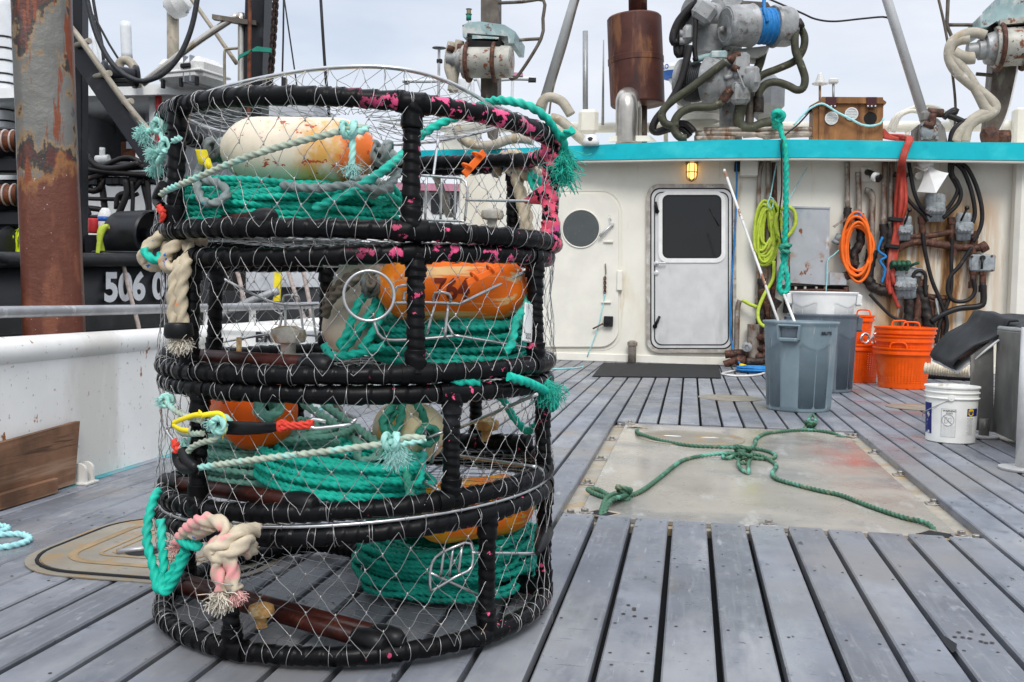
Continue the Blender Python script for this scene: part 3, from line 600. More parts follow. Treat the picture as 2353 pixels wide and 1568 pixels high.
# ============================================================ rope coils
def coil(label, mat, u, v, d, a, b, z0, layers, per, r, ang=0., tilt=(0, 0), seed=1):
    R2 = random.Random(seed); c = C(u, v, d); c.z = 0; pts = []; n = layers * per; K_ = 18
    par = [(1 - .062 * (k % per) * (1 if (k // per) % 2 else -1) - (.0 if (k // per) % 2 else .062 * (per - 1)) + R2.uniform(-.07, .06), R2.uniform(-.026, .026), R2.uniform(-.026, .026), z0 + (k // per) * r * 1.62 + R2.uniform(-.005, .010), R2.uniform(-.03, .03) * min(1, k / per / 3), R2.uniform(0, 6.28), R2.uniform(-.5, .5)) for k in range(n + 1)]
    for k in range(n):
        for i in range(K_):
            t = i / K_; s = t * t * (3 - 2 * t); p = [par[k][j] * (1 - s) + par[k + 1][j] * s for j in range(7)]; th = 2 * math.pi * t
            wob = 1 + .05 * math.sin(2 * th + par[k][5]) + .035 * math.sin(3 * th + 2 * par[k][5])
            x = a * p[0] * wob * math.cos(th); y = b * p[0] * wob * math.sin(th); ca, sa = math.cos(ang + p[6]), math.sin(ang + p[6]); x, y = x * ca - y * sa, x * sa + y * ca
            pts.append(c + RX * (x + p[1]) + FY * (y + p[2]) + V((0, 0, p[3] + p[4] * math.sin(th + par[k][5]) + tilt[0] * x / a + tilt[1] * y / b)))
    m = MB(); ropeP(m, pts, r, step=.0038, pitch=r * 2.9)
    return tag(m.build('rope_coil', mat), label, 'rope coil', 'rope coils in the crab pots')
coil('bright teal rope coil lying under the white buoy in the top pot', 'teal_rope', 662, 470, 2.50, .275, .17, .988, 9, 6, .0064, seed=3)
coil('shade-darkened teal rope coil heaped under the numbered orange buoy', 'teal_shaded', 1035, 780, 2.62, .195, .20, .662, 10, 6, .0071, seed=4, tilt=(.0, .01))
coil('brightest teal rope coil at the front of the third pot', 'teal_rope', 795, 1130, 2.45, .20, .19, .362, 7, 6, .0068, seed=5, tilt=(-.026, 0))
coil('faded sage green rope coil at the left of the third pot', 'sage_rope', 615, 1100, 2.62, .19, .19, .355, 10, 6, .0070, seed=6)
coil('teal rope coil lying under the yellow buoy in the bottom pot', 'teal_shaded', 1025, 1290, 2.80, .245, .155, .046, 11, 6, .0068, seed=8, tilt=(.012, .03))
# ============================================================ loose ropes, cords, tags on the stack
z1 = lambda x, y, d: C(*Z(1, x, y), d); z2 = lambda x, y, d: C(*Z(2, x, y), d); z5 = lambda x, y, d: C(*Z(5, x, y), d); z7 = lambda x, y, d: C(*Z(7, x, y), d); z9 = lambda x, y, d: C(*Z(9, x, y), d)
def s_(n, x, y, r=.535): return SF(*Z(n, x, y), r)
rope('grey_rope', 'grey rope looped under the white buoy in the top pot', 'rope', 'grey_rope', [[z1(600, 900, 2.42), z1(565, 1000, 2.34), z1(600, 1170, 2.3), z1(720, 1200, 2.28), z1(800, 1120, 2.3), z1(720, 1040, 2.3), z1(620, 1020, 2.32)], [z1(1230, 1062, 2.3), z1(1500, 1085, 2.27), z1(1800, 1062, 2.28), z1(2000, 1100, 2.3), z1(2090, 1040, 2.34), z1(2140, 950, 2.38), z1(2050, 960, 2.4)], [z1(1780, 1000, 2.36), z1(1950, 1030, 2.36), z1(2080, 1090, 2.38), z1(1900, 1140, 2.36)], [z1(1930, 790, 2.38), z1(2050, 800, 2.36), z1(2150, 860, 2.36), z1(2080, 890, 2.36), z1(1950, 880, 2.38)]], .0088)
t = rope('teal_rope', 'teal rope running up over the right side of the top pot with a frayed tail', 'rope', 'teal_rope', [[z1(1480, 1245, 2.3), z1(1750, 1120, 2.28), z1(2000, 965, 2.3), z1(2110, 880, 2.34), z1(2240, 760, 2.4), z2(560, 670, 2.42), z2(720, 575, 2.45), z2(900, 500, 2.47), z2(1060, 420, 2.46), z2(1190, 395, 2.42), z2(1400, 440, 2.4), z2(1540, 540, 2.42), z2(1640, 680, 2.48), z2(1690, 660, 2.46), z2(1745, 630, 2.44)], [z2(1600, 640, 2.46), z2(1660, 700, 2.48), z2(1690, 800, 2.5), z2(1670, 900, 2.5)]], .0088)
m = MB()
for i in range(12): fray(m, z2(1672 + rnd.uniform(-30, 34), 740 + i * 18, 2.5), (.0, 0, -1), 18, .10, .25, .0011)
m.build('frayed_end', 'fray_green', t)
cr = rope('closing_cord', 'pale green cord stretched across the front of the white buoy', 'cord', 'cord', [s_(1, 285, 1135), s_(1, 330, 1100), s_(1, 520, 1020), s_(1, 900, 860), s_(1, 1250, 750), s_(1, 1600, 660), s_(1, 1760, 620), s_(1, 1900, 610, .52)], .0062, 'closing cords')
m = MB(); knot(m, s_(1, 1755, 628), .006, .014, RX); ropeP(m, [s_(1, 1780, 650), s_(1, 1785, 780), s_(1, 1775, 900)], .006); ropeP(m, [s_(1, 1740, 640), s_(1, 1850, 640), s_(1, 1900, 612, .52)], .006); m.build('end_knot', 'pale_teal', cr)
m = MB(); fray(m, s_(1, 1775, 890), (0, 0, -1), 90, .05, .6); m.build('frayed_end', 'fray_teal', cr)
for lab, kx, ky, fx, fy, tail in (('pale teal knot with a fluffy end at the upper left corner of the top pot', 1310, 800, 1090, 910, [(1330, 620), (1270, 720), (1310, 800), (1360, 940), (1400, 1050)]), ('pale teal knot with two fluffy ends tied round the left post of the top pot', 1440, 1110, 1260, 1230, [(1640, 990), (1540, 1040), (1440, 1110), (1350, 1300), (1260, 1420)])):
    o = rope('knotted_cord', lab, 'cord', 'pale_teal', [[s_(9, x, y, .515) for x, y in tail], [s_(9, kx, ky, .515), s_(9, (kx + fx) / 2, (ky + fy) / 2, .515), s_(9, fx, fy, .515)]], .0058, 'knotted cords')
    m = MB(); knot(m, s_(9, kx, ky, .52), .0056, .013, FY); m.build('knot', 'pale_teal', o)
    m = MB(); fray(m, s_(9, fx + 40, fy, .515), RX * -1 + V((0, 0, -.1)), 200, .05, 1.1)
    if ky > 1000: fray(m, s_(9, 1270, 1400, .515), V((0, 0, -1)) - RX * .3, 140, .05, .8)
    m.build('frayed_end', 'fray_teal', o)
st = rope('rubber_strap', 'black rubber strap with red cord hanging at the left of the top pot', 'strap', 'black_rubber', [s_(1, 300, 1060, .53), s_(1, 265, 1120, .53), s_(1, 250, 1180, .53), s_(1, 285, 1230, .53)], .011, lobes=0)
rope('red_tie', '', '', 'red_cord', [s_(1, 270, 1225), s_(1, 300, 1265), s_(1, 265, 1250), s_(1, 300, 1290), s_(1, 285, 1345)], .0055, parent=st)
# beige bridles
b = rope('beige_bridle', 'thick beige rope knotted over the left rim of the second pot, frayed end taped', 'rope', 'beige_rope', [[z3(760, 150, 2.4), z3(640, 130, 2.34), z3(500, 190, 2.3), z3(410, 270, 2.29), z3(390, 370, 2.29), z3(470, 420, 2.28), z3(580, 350, 2.28), z3(640, 260, 2.29), z3(560, 160, 2.33)], [z3(530, 110, 2.4), z3(380, 100, 2.36), z3(270, 170, 2.34), z3(185, 270, 2.34), z3(205, 375, 2.35), z3(320, 385, 2.34), z3(370, 320, 2.34), z3(430, 190, 2.36)], [z3(570, 330, 2.28), z3(520, 440, 2.25), z3(480, 560, 2.25), z3(470, 760, 2.25), z3(480, 960, 2.25)], [z3(610, 300, 2.28), z3(580, 420, 2.245), z3(548, 560, 2.245), z3(540, 760, 2.245), z3(555, 960, 2.245)], [z3(600, 330, 2.28), z3(700, 340, 2.3), z3(720, 300, 2.34)]], .0125, 'beige rope bridles')
m = MB(); m.tubeP(np.array([list(z3(518, y, 2.245)) for y in (945, 970, 1060, 1100)]), [.029, .031, .033, .026], 14); m.build('tape', 'black_rubber', b)
m = MB(); fray(m, z3(540, 1080, 2.245), (0, 0, -1), 260, .06, .8, .0009); m.build('frayed_end', 'fray_beige', b)
rope('teal_lashing', '', '', 'teal_rope', [z3(190, 240, 2.32), z3(220, 300, 2.31), z3(300, 340, 2.31), z3(365, 325, 2.31), z3(330, 300, 2.33)], .0085, parent=b)
b = rope('beige_bridle', 'pink flecked beige rope knotted on the front rim of the bottom pot', 'rope', 'pink_rope', [[z7(470, 520, 2.3), z7(440, 440, 2.27), z7(500, 350, 2.2), z7(590, 280, 2.13), z7(700, 262, 2.1), z7(810, 320, 2.09), z7(790, 420, 2.09), z7(700, 480, 2.09), z7(690, 540, 2.09)], [z7(1060, 345, 2.13), z7(930, 360, 2.08), z7(810, 440, 2.065), z7(700, 500, 2.07), z7(720, 560, 2.07), z7(850, 530, 2.06), z7(960, 440, 2.07), z7(1000, 400, 2.11)], [z7(720, 300, 2.11), z7(640, 330, 2.13), z7(560, 380, 2.18)], [z7(770, 540, 2.07), z7(740, 640, 2.07), z7(770, 750, 2.07), z7(780, 830, 2.07)], [z7(830, 540, 2.065), z7(860, 640, 2.065), z7(862, 750, 2.065), z7(895, 830, 2.065)], [z7(940, 500, 2.1), z7(1000, 520, 2.13), z7(1020, 480, 2.16)]], .0132, 'beige rope bridles')
m = MB(); fray(m, z7(775, 820, 2.07), (0, 0, -1), 130, .075, .30, .0014); m.build('frayed_end', 'fray_beige', b)
m = MB(); fray(m, z7(890, 820, 2.065), RX * .3 + V((0, 0, -1)), 70, .05, .3, .0012); m.build('frayed_end', 'fray_pink', b); m = MB(); fray(m, z7(430, 470, 2.27), V((0, 0, -1)) - RX, 60, .04, .8, .0012); m.build('frayed_end', 'fray_pink', b)
m = MB(); ctr = z7(815, 755, 2.066); m.tubeP(np.array([list(ctr + RX * .031 * math.cos(t) + FY * .02 * math.sin(t) + V((0, 0, .003 * math.sin(t * 2)))) for t in np.linspace(0, 12.4, 40)]), .0012, 5); m.build('wire_seizing', 'wire', b)
rope('teal_loop', 'green and teal rope hanging in a loop at the left of the bottom pot', 'rope', 'teal_rope', [[z7(440, 400, 2.24), z7(500, 455, 2.2), z7(585, 475, 2.17), z7(560, 430, 2.2)], [z7(480, 500, 2.25), z7(430, 590, 2.26), z7(360, 710, 2.27), z7(300, 815, 2.27), z7(258, 800, 2.27), z7(228, 640, 2.28), z7(180, 450, 2.29), z7(182, 300, 2.3), z7(225, 120, 2.33), z7(270, 30, 2.38)], [z7(500, 520, 2.25), z7(440, 650, 2.25), z7(370, 790, 2.26), z7(322, 835, 2.26), z7(290, 780, 2.27), z7(312, 640, 2.28), z7(300, 450, 2.29), z7(290, 260, 2.31)]], .0088)
b = rope('beige_bridle', 'beige rope knotted behind the right post of the top pot', 'rope', 'beige_rope', [[z2(1160, 990, 2.95), z2(1150, 900, 2.93), z2(1210, 830, 2.92), z2(1300, 820, 2.94), z2(1350, 880, 2.93), z2(1290, 960, 2.9), z2(1220, 920, 2.9)], [z2(1240, 850, 2.92), z2(1300, 930, 2.9), z2(1380, 990, 2.9), z2(1470, 960, 2.9), z2(1400, 930, 2.93)], [z2(1290, 960, 2.9), z2(1320, 1100, 2.9), z2(1350, 1250, 2.9), z2(1370, 1420, 2.9)], [z2(1320, 1000, 2.92), z2(1345, 1120, 2.92), z2(1390, 1270, 2.92), z2(1400, 1420, 2.92)]], .0125, 'beige rope bridles')
rope('teal_lashing', '', '', 'teal_rope', [z2(1420, 960, 2.88), z2(1430, 1050, 2.86), z2(1500, 1135, 2.84), z2(1510, 1060, 2.84), z2(1450, 990, 2.86)], .0085, parent=b)
# third pot: strap, cords, ribbon
st = thing('rubber_strap', 'flat black rubber strap with red cord and steel hook stretched over the cracked orange buoy', 'strap', s_(5, 1000, 620))
m = MB(); rows = [[s_(5, x, y0 + j * (y1 - y0) / 3 + 6 * math.sin(j + x * .004), .53 + .004 * math.sin(j * 2 + x * .01)) for j in range(4)] for x, y0, y1 in ((690, 540, 630), (760, 520, 640), (900, 528, 645), (1050, 535, 648), (1200, 545, 640), (1320, 540, 625), (1390, 535, 600))]
m.sheet(rows, FY * .003); m.build('band', 'black_rubber', st)
rope('red_tie', '', '', 'red_cord', [[s_(5, 1380, 560), s_(5, 1420, 530), s_(5, 1440, 580), s_(5, 1390, 600), s_(5, 1385, 550), s_(5, 1500, 558), s_(5, 1640, 545), s_(5, 1670, 525), s_(5, 1650, 570), s_(5, 1500, 578), s_(5, 1400, 580)]], .0055, parent=st)
rods(st, 'hook', [[s_(5, 1660, 540), s_(5, 1690, 510), s_(5, 1800, 530)], [s_(5, 1650, 560), s_(5, 1700, 592), s_(5, 2000, 560), s_(6, 400, 480, .52), s_(6, 435, 450, .52), s_(6, 420, 430, .5), s_(6, 365, 415, .48)]], .0042)
cr = rope('closing_cord', 'pale cord stretched across the third pot in front of the teal coils', 'cord', 'cord', [s_(5, 600, 950), s_(5, 640, 945), s_(5, 1060, 885), s_(5, 1500, 830), s_(6, 0, 722), s_(6, 350, 680), s_(6, 680, 635), s_(6, 850, 590), s_(6, 980, 600)], .0062, 'closing cords')
m = MB(); knot(m, s_(6, 715, 620), .006, .015, RX); ropeP(m, [s_(6, 720, 640), s_(6, 850, 630), s_(6, 985, 605)], .006); m.build('end_knot', 'pale_teal', cr)
m = MB(); fray(m, s_(6, 745, 650), (0.2, 0, -1), 200, .08, .55); m.build('frayed_end', 'fray_teal', cr)
o = rope('knotted_cord', 'weathered green cord with a yellow ribbon tied round the left post of the third pot', 'cord', 'cord', [[s_(5, 370, 345, .52), s_(5, 450, 430, .525), s_(5, 570, 490, .53), s_(5, 700, 525, .535)], [s_(5, 555, 830, .535), s_(5, 590, 770, .535), s_(5, 680, 720), s_(5, 800, 690), s_(5, 845, 640), s_(5, 850, 580, .54)], [s_(5, 480, 610, .52), s_(5, 540, 640, .525), s_(5, 700, 635, .535)]], .0058, 'knotted cords')
for kk in ((s_(5, 850, 560, .54), .006, .016, FY), (s_(5, 365, 345, .52), .005, .012, FY)): m = MB(); knot(m, *kk); m.build('knot', 'pale_teal', o)
for fy in ((s_(5, 800, 540, .54), RX * -1 + V((0, 0, -.4)), 70, .036, .8), (s_(5, 340, 345, .52), RX * -1, 60, .03, .8), (s_(5, 530, 690, .525), (0, 0, -1), 40, .04, .6)): m = MB(); fray(m, *fy); m.build('frayed_end', 'fray_teal', o)
m = MB()
for pth in (((690, 470), (600, 480), (430, 545), (440, 570), (500, 605), (570, 612)), ((685, 480), (760, 465), (840, 460), (890, 490), (912, 560), (900, 630)), ((905, 610), (878, 640), (880, 690)), ((660, 445), (690, 470), (690, 500))):
    P = spline([s_(5, x, y, .545) for x, y in pth], .008); m.sheet([[V(p) + V((0, 0, .006)), V(p) + FY * -.003, V(p) - V((0, 0, .006))] for p in P], FY * .001)
m.build('ribbon', 'yellow_tape', o)
st = rope('rubber_strap', 'black rubber loop with a red tie hooked at the left of the third pot', 'strap', 'black_rubber', [s_(5, 470, 800, .53), s_(5, 480, 880, .53), s_(5, 530, 950, .535), s_(5, 625, 945, .54), s_(5, 560, 880, .54), s_(5, 520, 790, .535)], .012, lobes=0)
rope('red_tie', '', '', 'red_cord', [s_(5, 440, 700), s_(5, 465, 740), s_(5, 435, 745), s_(5, 480, 780), s_(5, 450, 800)], .006, parent=st)
rods(st, 'hook', [[s_(5, 420, 580, .52), s_(5, 380, 590, .52), s_(5, 385, 630, .52), s_(5, 415, 670, .52), s_(5, 445, 710, .52)]], .004)
rope('sage_ropes', 'faded green ropes sloping down inside the third pot', 'rope', 'sage_rope', [[z6(30, 325, 2.75), z6(250, 470, 2.65), z6(500, 660, 2.55)], [z6(190, 330, 2.75), z6(400, 480, 2.65), z6(590, 620, 2.55), z6(640, 700, 2.55)], [z6(440, 690, 2.5), z6(480, 770, 2.5), z6(600, 740, 2.5), z6(640, 640, 2.52)]], .0098)
rope('brown_ropes', 'dark brown ropes lying behind the teal coil in the third pot', 'rope', 'brown_rope', [[z6(120, 540, 2.7), z6(330, 560, 2.65), z6(520, 640, 2.6), z6(700, 720, 2.6)], [z6(140, 590, 2.68), z6(350, 620, 2.62), z6(560, 680, 2.6)], [z6(280, 330, 2.95), z6(350, 430, 2.92), z6(400, 560, 2.9)]], .0085)
o = rope('teal_rope', 'teal rope with a frayed end curling over the right rim of the third pot', 'rope', 'teal_rope', [[s_(6, 1120, 165, .48), s_(6, 1250, 152, .5), s_(6, 1400, 160, .5)], [s_(6, 1640, 115, .53), s_(6, 1800, 165, .53), s_(6, 1940, 240, .52), s_(6, 2000, 320, .52), s_(6, 1965, 370, .5)], [z6(1540, 250, 2.85), z6(1610, 310, 2.83), z6(1670, 420, 2.8), z6(1780, 535, 2.75), z6(1850, 490, 2.7), z6(1895, 430, 2.65)]], .009)
m = MB(); fray(m, s_(6, 1940, 140, .52), V((.2, 0, -1)), 140, .11, .35, .001); m.build('frayed_end', 'fray_green', o)
rope('green_rope', 'dark green rope looped over the pale buoy in the third pot', 'rope', 'green_rope', [[z6(770, 300, 2.5), z6(680, 400, 2.48), z6(650, 490, 2.48), z6(700, 580, 2.48)], [z6(800, 320, 2.5), z6(790, 440, 2.5), z6(750, 540, 2.5), z6(690, 480, 2.5), z6(760, 370, 2.5)], [z6(890, 300, 2.5), z6(960, 400, 2.52), z6(985, 520, 2.54)], [z6(800, 740, 2.36), z6(830, 860, 2.32), z6(860, 1000, 2.27), z6(880, 1140, 2.22)]], .0088)
rope('green_rope', 'dark green rope draped over the cream buoy in the second pot', 'rope', 'teal_rope', [[z4(440, 560, 2.44), z4(330, 600, 2.44), z4(250, 720, 2.44), z4(190, 900, 2.44), z4(130, 1000, 2.44), z4(180, 1060, 2.44)], [z4(440, 620, 2.44), z4(350, 780, 2.44), z4(230, 960, 2.44), z4(150, 1050, 2.44)], [z4(440, 570, 2.46), z4(470, 680, 2.45), z4(430, 850, 2.43), z4(300, 1040, 2.4)], [z4(0, 1010, 2.46), z4(60, 1090, 2.42), z4(250, 1080, 2.4), z4(500, 1010, 2.4)], [z4(1700, 600, 2.5), z4(1680, 700, 2.44), z4(1600, 800, 2.4), z4(1560, 1000, 2.36), z4(1500, 1060, 2.35)]], .0088)
rope('grey_rope', 'brown grey rope running from the hole of the numbered buoy past the cream one', 'rope', 'brown_rope', [[z4(0, 760, 2.5), z4(50, 630, 2.46), z4(190, 500, 2.42), z4(330, 420, 2.42), z4(410, 420, 2.42)], [z4(0, 700, 2.52), z4(40, 590, 2.48), z4(180, 450, 2.44), z4(300, 400, 2.44)], [z4(330, 400, 2.42), z4(350, 500, 2.4), z4(395, 510, 2.4), z4(400, 430, 2.4)]], .0095)
# tags
def clip(label, a, b, rr, wd):
    t = thing('plastic_clip', label, 'plastic clip', a, 'orange plastic clips'); d = (b - a).normalized(); n_ = ((a + b) / 2 - SC); n_.z = 0; n_.normalize(); s = d.cross(n_).normalized()
    rot = Matrix((d, s, n_)).transposed(); m = MB(); m.box((a + b) / 2, ((b - a).length, wd, .004), .001, rot); m.build('bar', 'orange_plastic', t)
    for f in (.25, .75):
        c = a.lerp(b, f) - s * wd * .5; m = MB(); m.tubeP(np.array([list(c + s * .010 * math.cos(x) + n_ * .008 * math.sin(x) + d * .004 * math.cos(x)) for x in np.linspace(0, 6.28, 15)[:-1]]), .0032, 8, True); m.build('loop', 'orange_plastic', t)
clip('orange plastic clip hanging on the netting of the top pot', SF(1066, 402, .525), SF(1113, 350, .525), .53, .017)
clip('orange plastic clip on the netting over the numbered buoy', SF(1073, 650, .528), SF(1147, 617, .528), .53, .014)
m = MB(); P = [C(*Z(1, x, y), 2.3) for x, y in ((590, 780), (600, 800), (610, 850), (625, 900))]; m.sheet([[p - RX * .013, p + RX * .013 + FY * .004] for p in P], FY * .001)
P = [C(*Z(1, x, y), 2.3) for x, y in ((640, 850), (655, 900), (670, 940))]; m.sheet([[p - RX * .011, p + RX * .009 - FY * .004] for p in P], FY * .001)
tag(m.build('yellow_tag', 'yellow_tape'), 'bent yellow plastic tag hanging at the left end of the white buoy', 'tag')
c = SF(1213, 742, .49); m = MB(); n_ = c - SC; n_.z = 0; n_.normalize(); e1 = V((0, 0, 1)).cross(n_); yy = (V((0, 0, 1)) + e1 * .12).normalized(); xx = yy.cross(n_)
m.box(c, (.05, .095, .006), .003, Matrix((xx, yy, n_)).transposed()); tg = tag(m.build('pot_tag', 'white_plastic'), 'white plastic tag at the lower right of the second pot', 'tag')
M('ink', (.015, .015, .018), .6); m = MB(); letter(m, '202', .02, c - yy * .033 + n_ * .0045, xx, yy); m.build('lettering', 'ink', tg)
# ============================================================ things standing on the deck
M('can_grey', (.175, .235, .265), .42, 0, .08, 5, [((.27, .31, .33), 6, .52, .74, (1, 1, .3)), ((.09, .11, .12), 7, .60, .76), ((.36, .39, .40), 50, .64, .72, (1, 1, .06)), ((.16, .12, .09), 11, .68, .76)], bump=(30, .12, .003), rvar=.1)
M('can_dark', (.105, .13, .155), .42, 0, .1, 5, [((.17, .20, .225), 6, .5, .72, (1, 1, .3)), ((.05, .06, .065), 6, .60, .74), ((.25, .27, .28), 50, .66, .72, (1, 1, .06))], bump=(30, .12, .003))
M('bucket_white', (.82, .82, .78), .40, 0, .05, 9, [((.50, .46, .38), 7, .58, .72), ((.44, .32, .2), 24, .68, .74)])
M('basket_orange', (.90, .105, .002), .38, 0, .1, 9, [((.84, .22, .08), 5, .56, .74)])
M('label_blue', (.012, .018, .16), .45, 0, .1, 20, [((.7, .7, .68), 26, .60, .63)]); M('label_yellow', (.85, .6, .02), .45); M('label_grey', (.45, .46, .47), .5)
M('mat_black', (.018, .018, .019), .75, 0, .25, 14, [((.09, .085, .08), 24, .66, .74)], bump=(120, .4, .002))
M('chute_black', (.020, .021, .023), .62, 0, .3, 10, [((.55, .54, .5), 60, .735, .75), ((.06, .06, .062), 4, .55, .75)], bump=(90, .5, .003))
M('dull_steel', (.19, .185, .17), .45, .3, .25, 3, [((.09, .085, .075), 3.2, .50, .68, (1, 1, .35)), ((.28, .27, .25), 8, .60, .74, (1, 1, .3)), ((.20, .12, .06), 5, .66, .76, (1, 1, .4))])
M('steel_white', (.62, .62, .61), .34, .35, .1, 8, [((.42, .42, .41), 9, .55, .72, (1, 1, .3)), ((.35, .22, .12), 14, .68, .76)])
M('pole_paint', (.66, .65, .62), .5, 0, .1, 9, [((.28, .13, .07), 16, .52, .56, (1, 1, .5))])
M('chrome', (.7, .7, .7), .15, 1); M('rope_blue', (.02, .20, .50), .5, 0, .15, 30); M('rope_cyan', (.36, .70, .72), .6, 0, .15, 30); M('cable_white', (.72, .72, .68), .45); M('hose_beige', (.55, .48, .36), .5, 0, .2, 20)
RM('hatch_rope', (.055, .14, .085), layers=[((.12, .38, .29), 7, .52, .66), ((.20, .22, .13), 13, .55, .7)])
def atd(p): return (p - V((0, 0, H))).dot(CAMROT @ V((0, 0, -1)))       # distance along the optical axis
def zat(u, v, p): return (V((0, 0, H)) + ray(u, v) * (atd(p))).z
def can(label, mat, c, h, rb, rt, rot, band=.80, body_from=0., handles=True, name='trash_can'):
    t = thing(name, label, 'trash can', c, None); m = MB(); nt_, nz_ = 144, 44; rows = []
    for j in range(nz_ + 1):
        z = h * j / nz_; f = j / nz_; row = []
        for i in range(nt_):
            a = 2 * math.pi * i / nt_; r = rb + (rt - rb) * f; k = (a - rot) % (math.pi / 2); k = min(k, math.pi / 2 - k)      # four broad raised bands
            edge = min(1, max(0, (k - .26) / .07)); low = 1 - min(1, max(0, (f - (band - .09 + .05 * math.cos(4 * (a - rot)))) / .03))
            r -= .014 * edge * low * min(1, f / .06)
            k2 = (a - rot) % (math.pi / 2); k2 = abs(k2 - math.pi / 4); r += .009 * low * max(0, 1 - (k2 / .07) ** 2)
            if f > .955: r += .012
            if f < .03: r -= .006
            row.append(V((c.x + r * math.cos(a), c.y + r * math.sin(a), c.z + z)))
        rows.append(row)
    for k, d in ((.997, .004), (.96, .0), (.05, 0)):                    # rim and inner wall
        rows.append([V((c.x + (rb + (rt - rb) * k - .006) * math.cos(2 * math.pi * i / nt_), c.y + (rb + (rt - rb) * k - .006) * math.sin(2 * math.pi * i / nt_), c.z + h * k + d)) for i in range(nt_)])
    vs = [p for r in rows for p in r]; fs = [(j * nt_ + i, j * nt_ + (i + 1) % nt_, (j + 1) * nt_ + (i + 1) % nt_, (j + 1) * nt_ + i) for j in range(len(rows) - 1) for i in range(nt_)]
    fs += [tuple(range(nt_ - 1, -1, -1)), tuple((len(rows) - 1) * nt_ + i for i in range(nt_))]; m.add(vs, fs, True); m.build('body', mat, t)
    for s in (0, math.pi) if handles else ():
        a = rot + s; o = V((math.cos(a), math.sin(a), 0)); e = V((-o.y, o.x, 0)); r = rt * .985; p = c + o * r; zt, zb = h * .955, h * .80; m = MB(); rot_ = Matrix((e, o, V((0, 0, 1)))).transposed()
        for q in (-1, 1): m.prism([p + e * q * .075 + V((0, 0, zt)) - o * .004, p + e * q * .088 + V((0, 0, zt)) - o * .004, p + e * q * .080 + V((0, 0, zb)) - o * .012, p + e * q * .062 + V((0, 0, zb)) - o * .012], o * .042)
        m.box(p + o * .016 + V((0, 0, zb)), (.14, .05, .030), .008, rot_); m.box(p + o * .012 + V((0, 0, zt)), (.17, .035, .016), .006, rot_); m.build('handle', mat, t)
        m = MB(); m.box(p - o * .006 + V((0, 0, (zt + zb) / 2)), (.125, .016, (zt - zb) * .72), .004, rot_); m.build('handle_recess', 'can_dark', t)
    return t
Z3 = lambda px, py: ((3000 + px * .542) / 1.741, (1100 + py * .542) / 1.741)
g = G(1841, 949); c1 = V((g.x, g.y + .225, 0)); h1 = zat(1855, 738, c1); k1 = atd(c1) / F
a_cam = math.atan2(-c1.y, -c1.x)
can1 = can('grey trash can standing in front with poles in it, handle facing out', 'can_grey', c1, h1, 143 / 2 * k1, 163 / 2 * k1, a_cam - .30)
g = G(1893, 903); c2 = V((g.x, g.y + .25, 0)); k2 = atd(c2) / F; h2 = zat(1918, 722, c2)
can('darker grey trash can behind the other, with a white one nested in it', 'can_dark', c2, h2, 140 / 2 * k2, 152 / 2 * k2, a_cam + 1.75)
cw = c2 + V((-.0, .0, .36)); hw_ = zat(1923, 672, c2) - .36
can('white plastic trash can nested inside the darker grey one', 'white_plastic', cw, hw_, 120 / 2 * k2, 147 / 2 * k2, a_cam + 1.62, band=.86)
g = G(*Z3(645, 375)); m = MB()
o = V((math.cos(a_cam + .75), math.sin(a_cam + .75), 0)); e = V((-o.y, o.x, 0)); letter(m, 'BRUTE', .034, c1 + o * (163 / 2 * k1 * 1.003) + V((0, 0, h1 * .875)), e, V((0, 0, 1)), .0012); m.build('lettering', 'ink', bpy.data.objects['trash_can'])
tb = C(615, 800, 5.46); tb.z = 0; t = can('white plastic tub seen through the netting of the second pot, beside the bulwark', 'white_plastic', tb, zat(615, 752, tb), .24, 119 * atd(tb) / F, math.atan2(-tb.y, -tb.x) + math.pi / 2, band=.86)
o = (V((0, 0, 0)) - tb); o.z = 0; o.normalize(); e = V((-o.y, o.x, 0)); rr = 116 * atd(tb) / F; p = C(650, 776, 5.2); d_ = ray(650, 776); q = tb + o * rr; m = MB()
o2 = (o + e * .17).normalized(); e2 = V((-o2.y, o2.x, 0)); letter(m, 'BRUTE', .072, tb + o2 * (rr * 1.035) + V((0, 0, zat(640, 776, tb + o * rr))), e2, V((0, 0, 1)), .003, 1.05); m.build('lettering', 'ink', t)
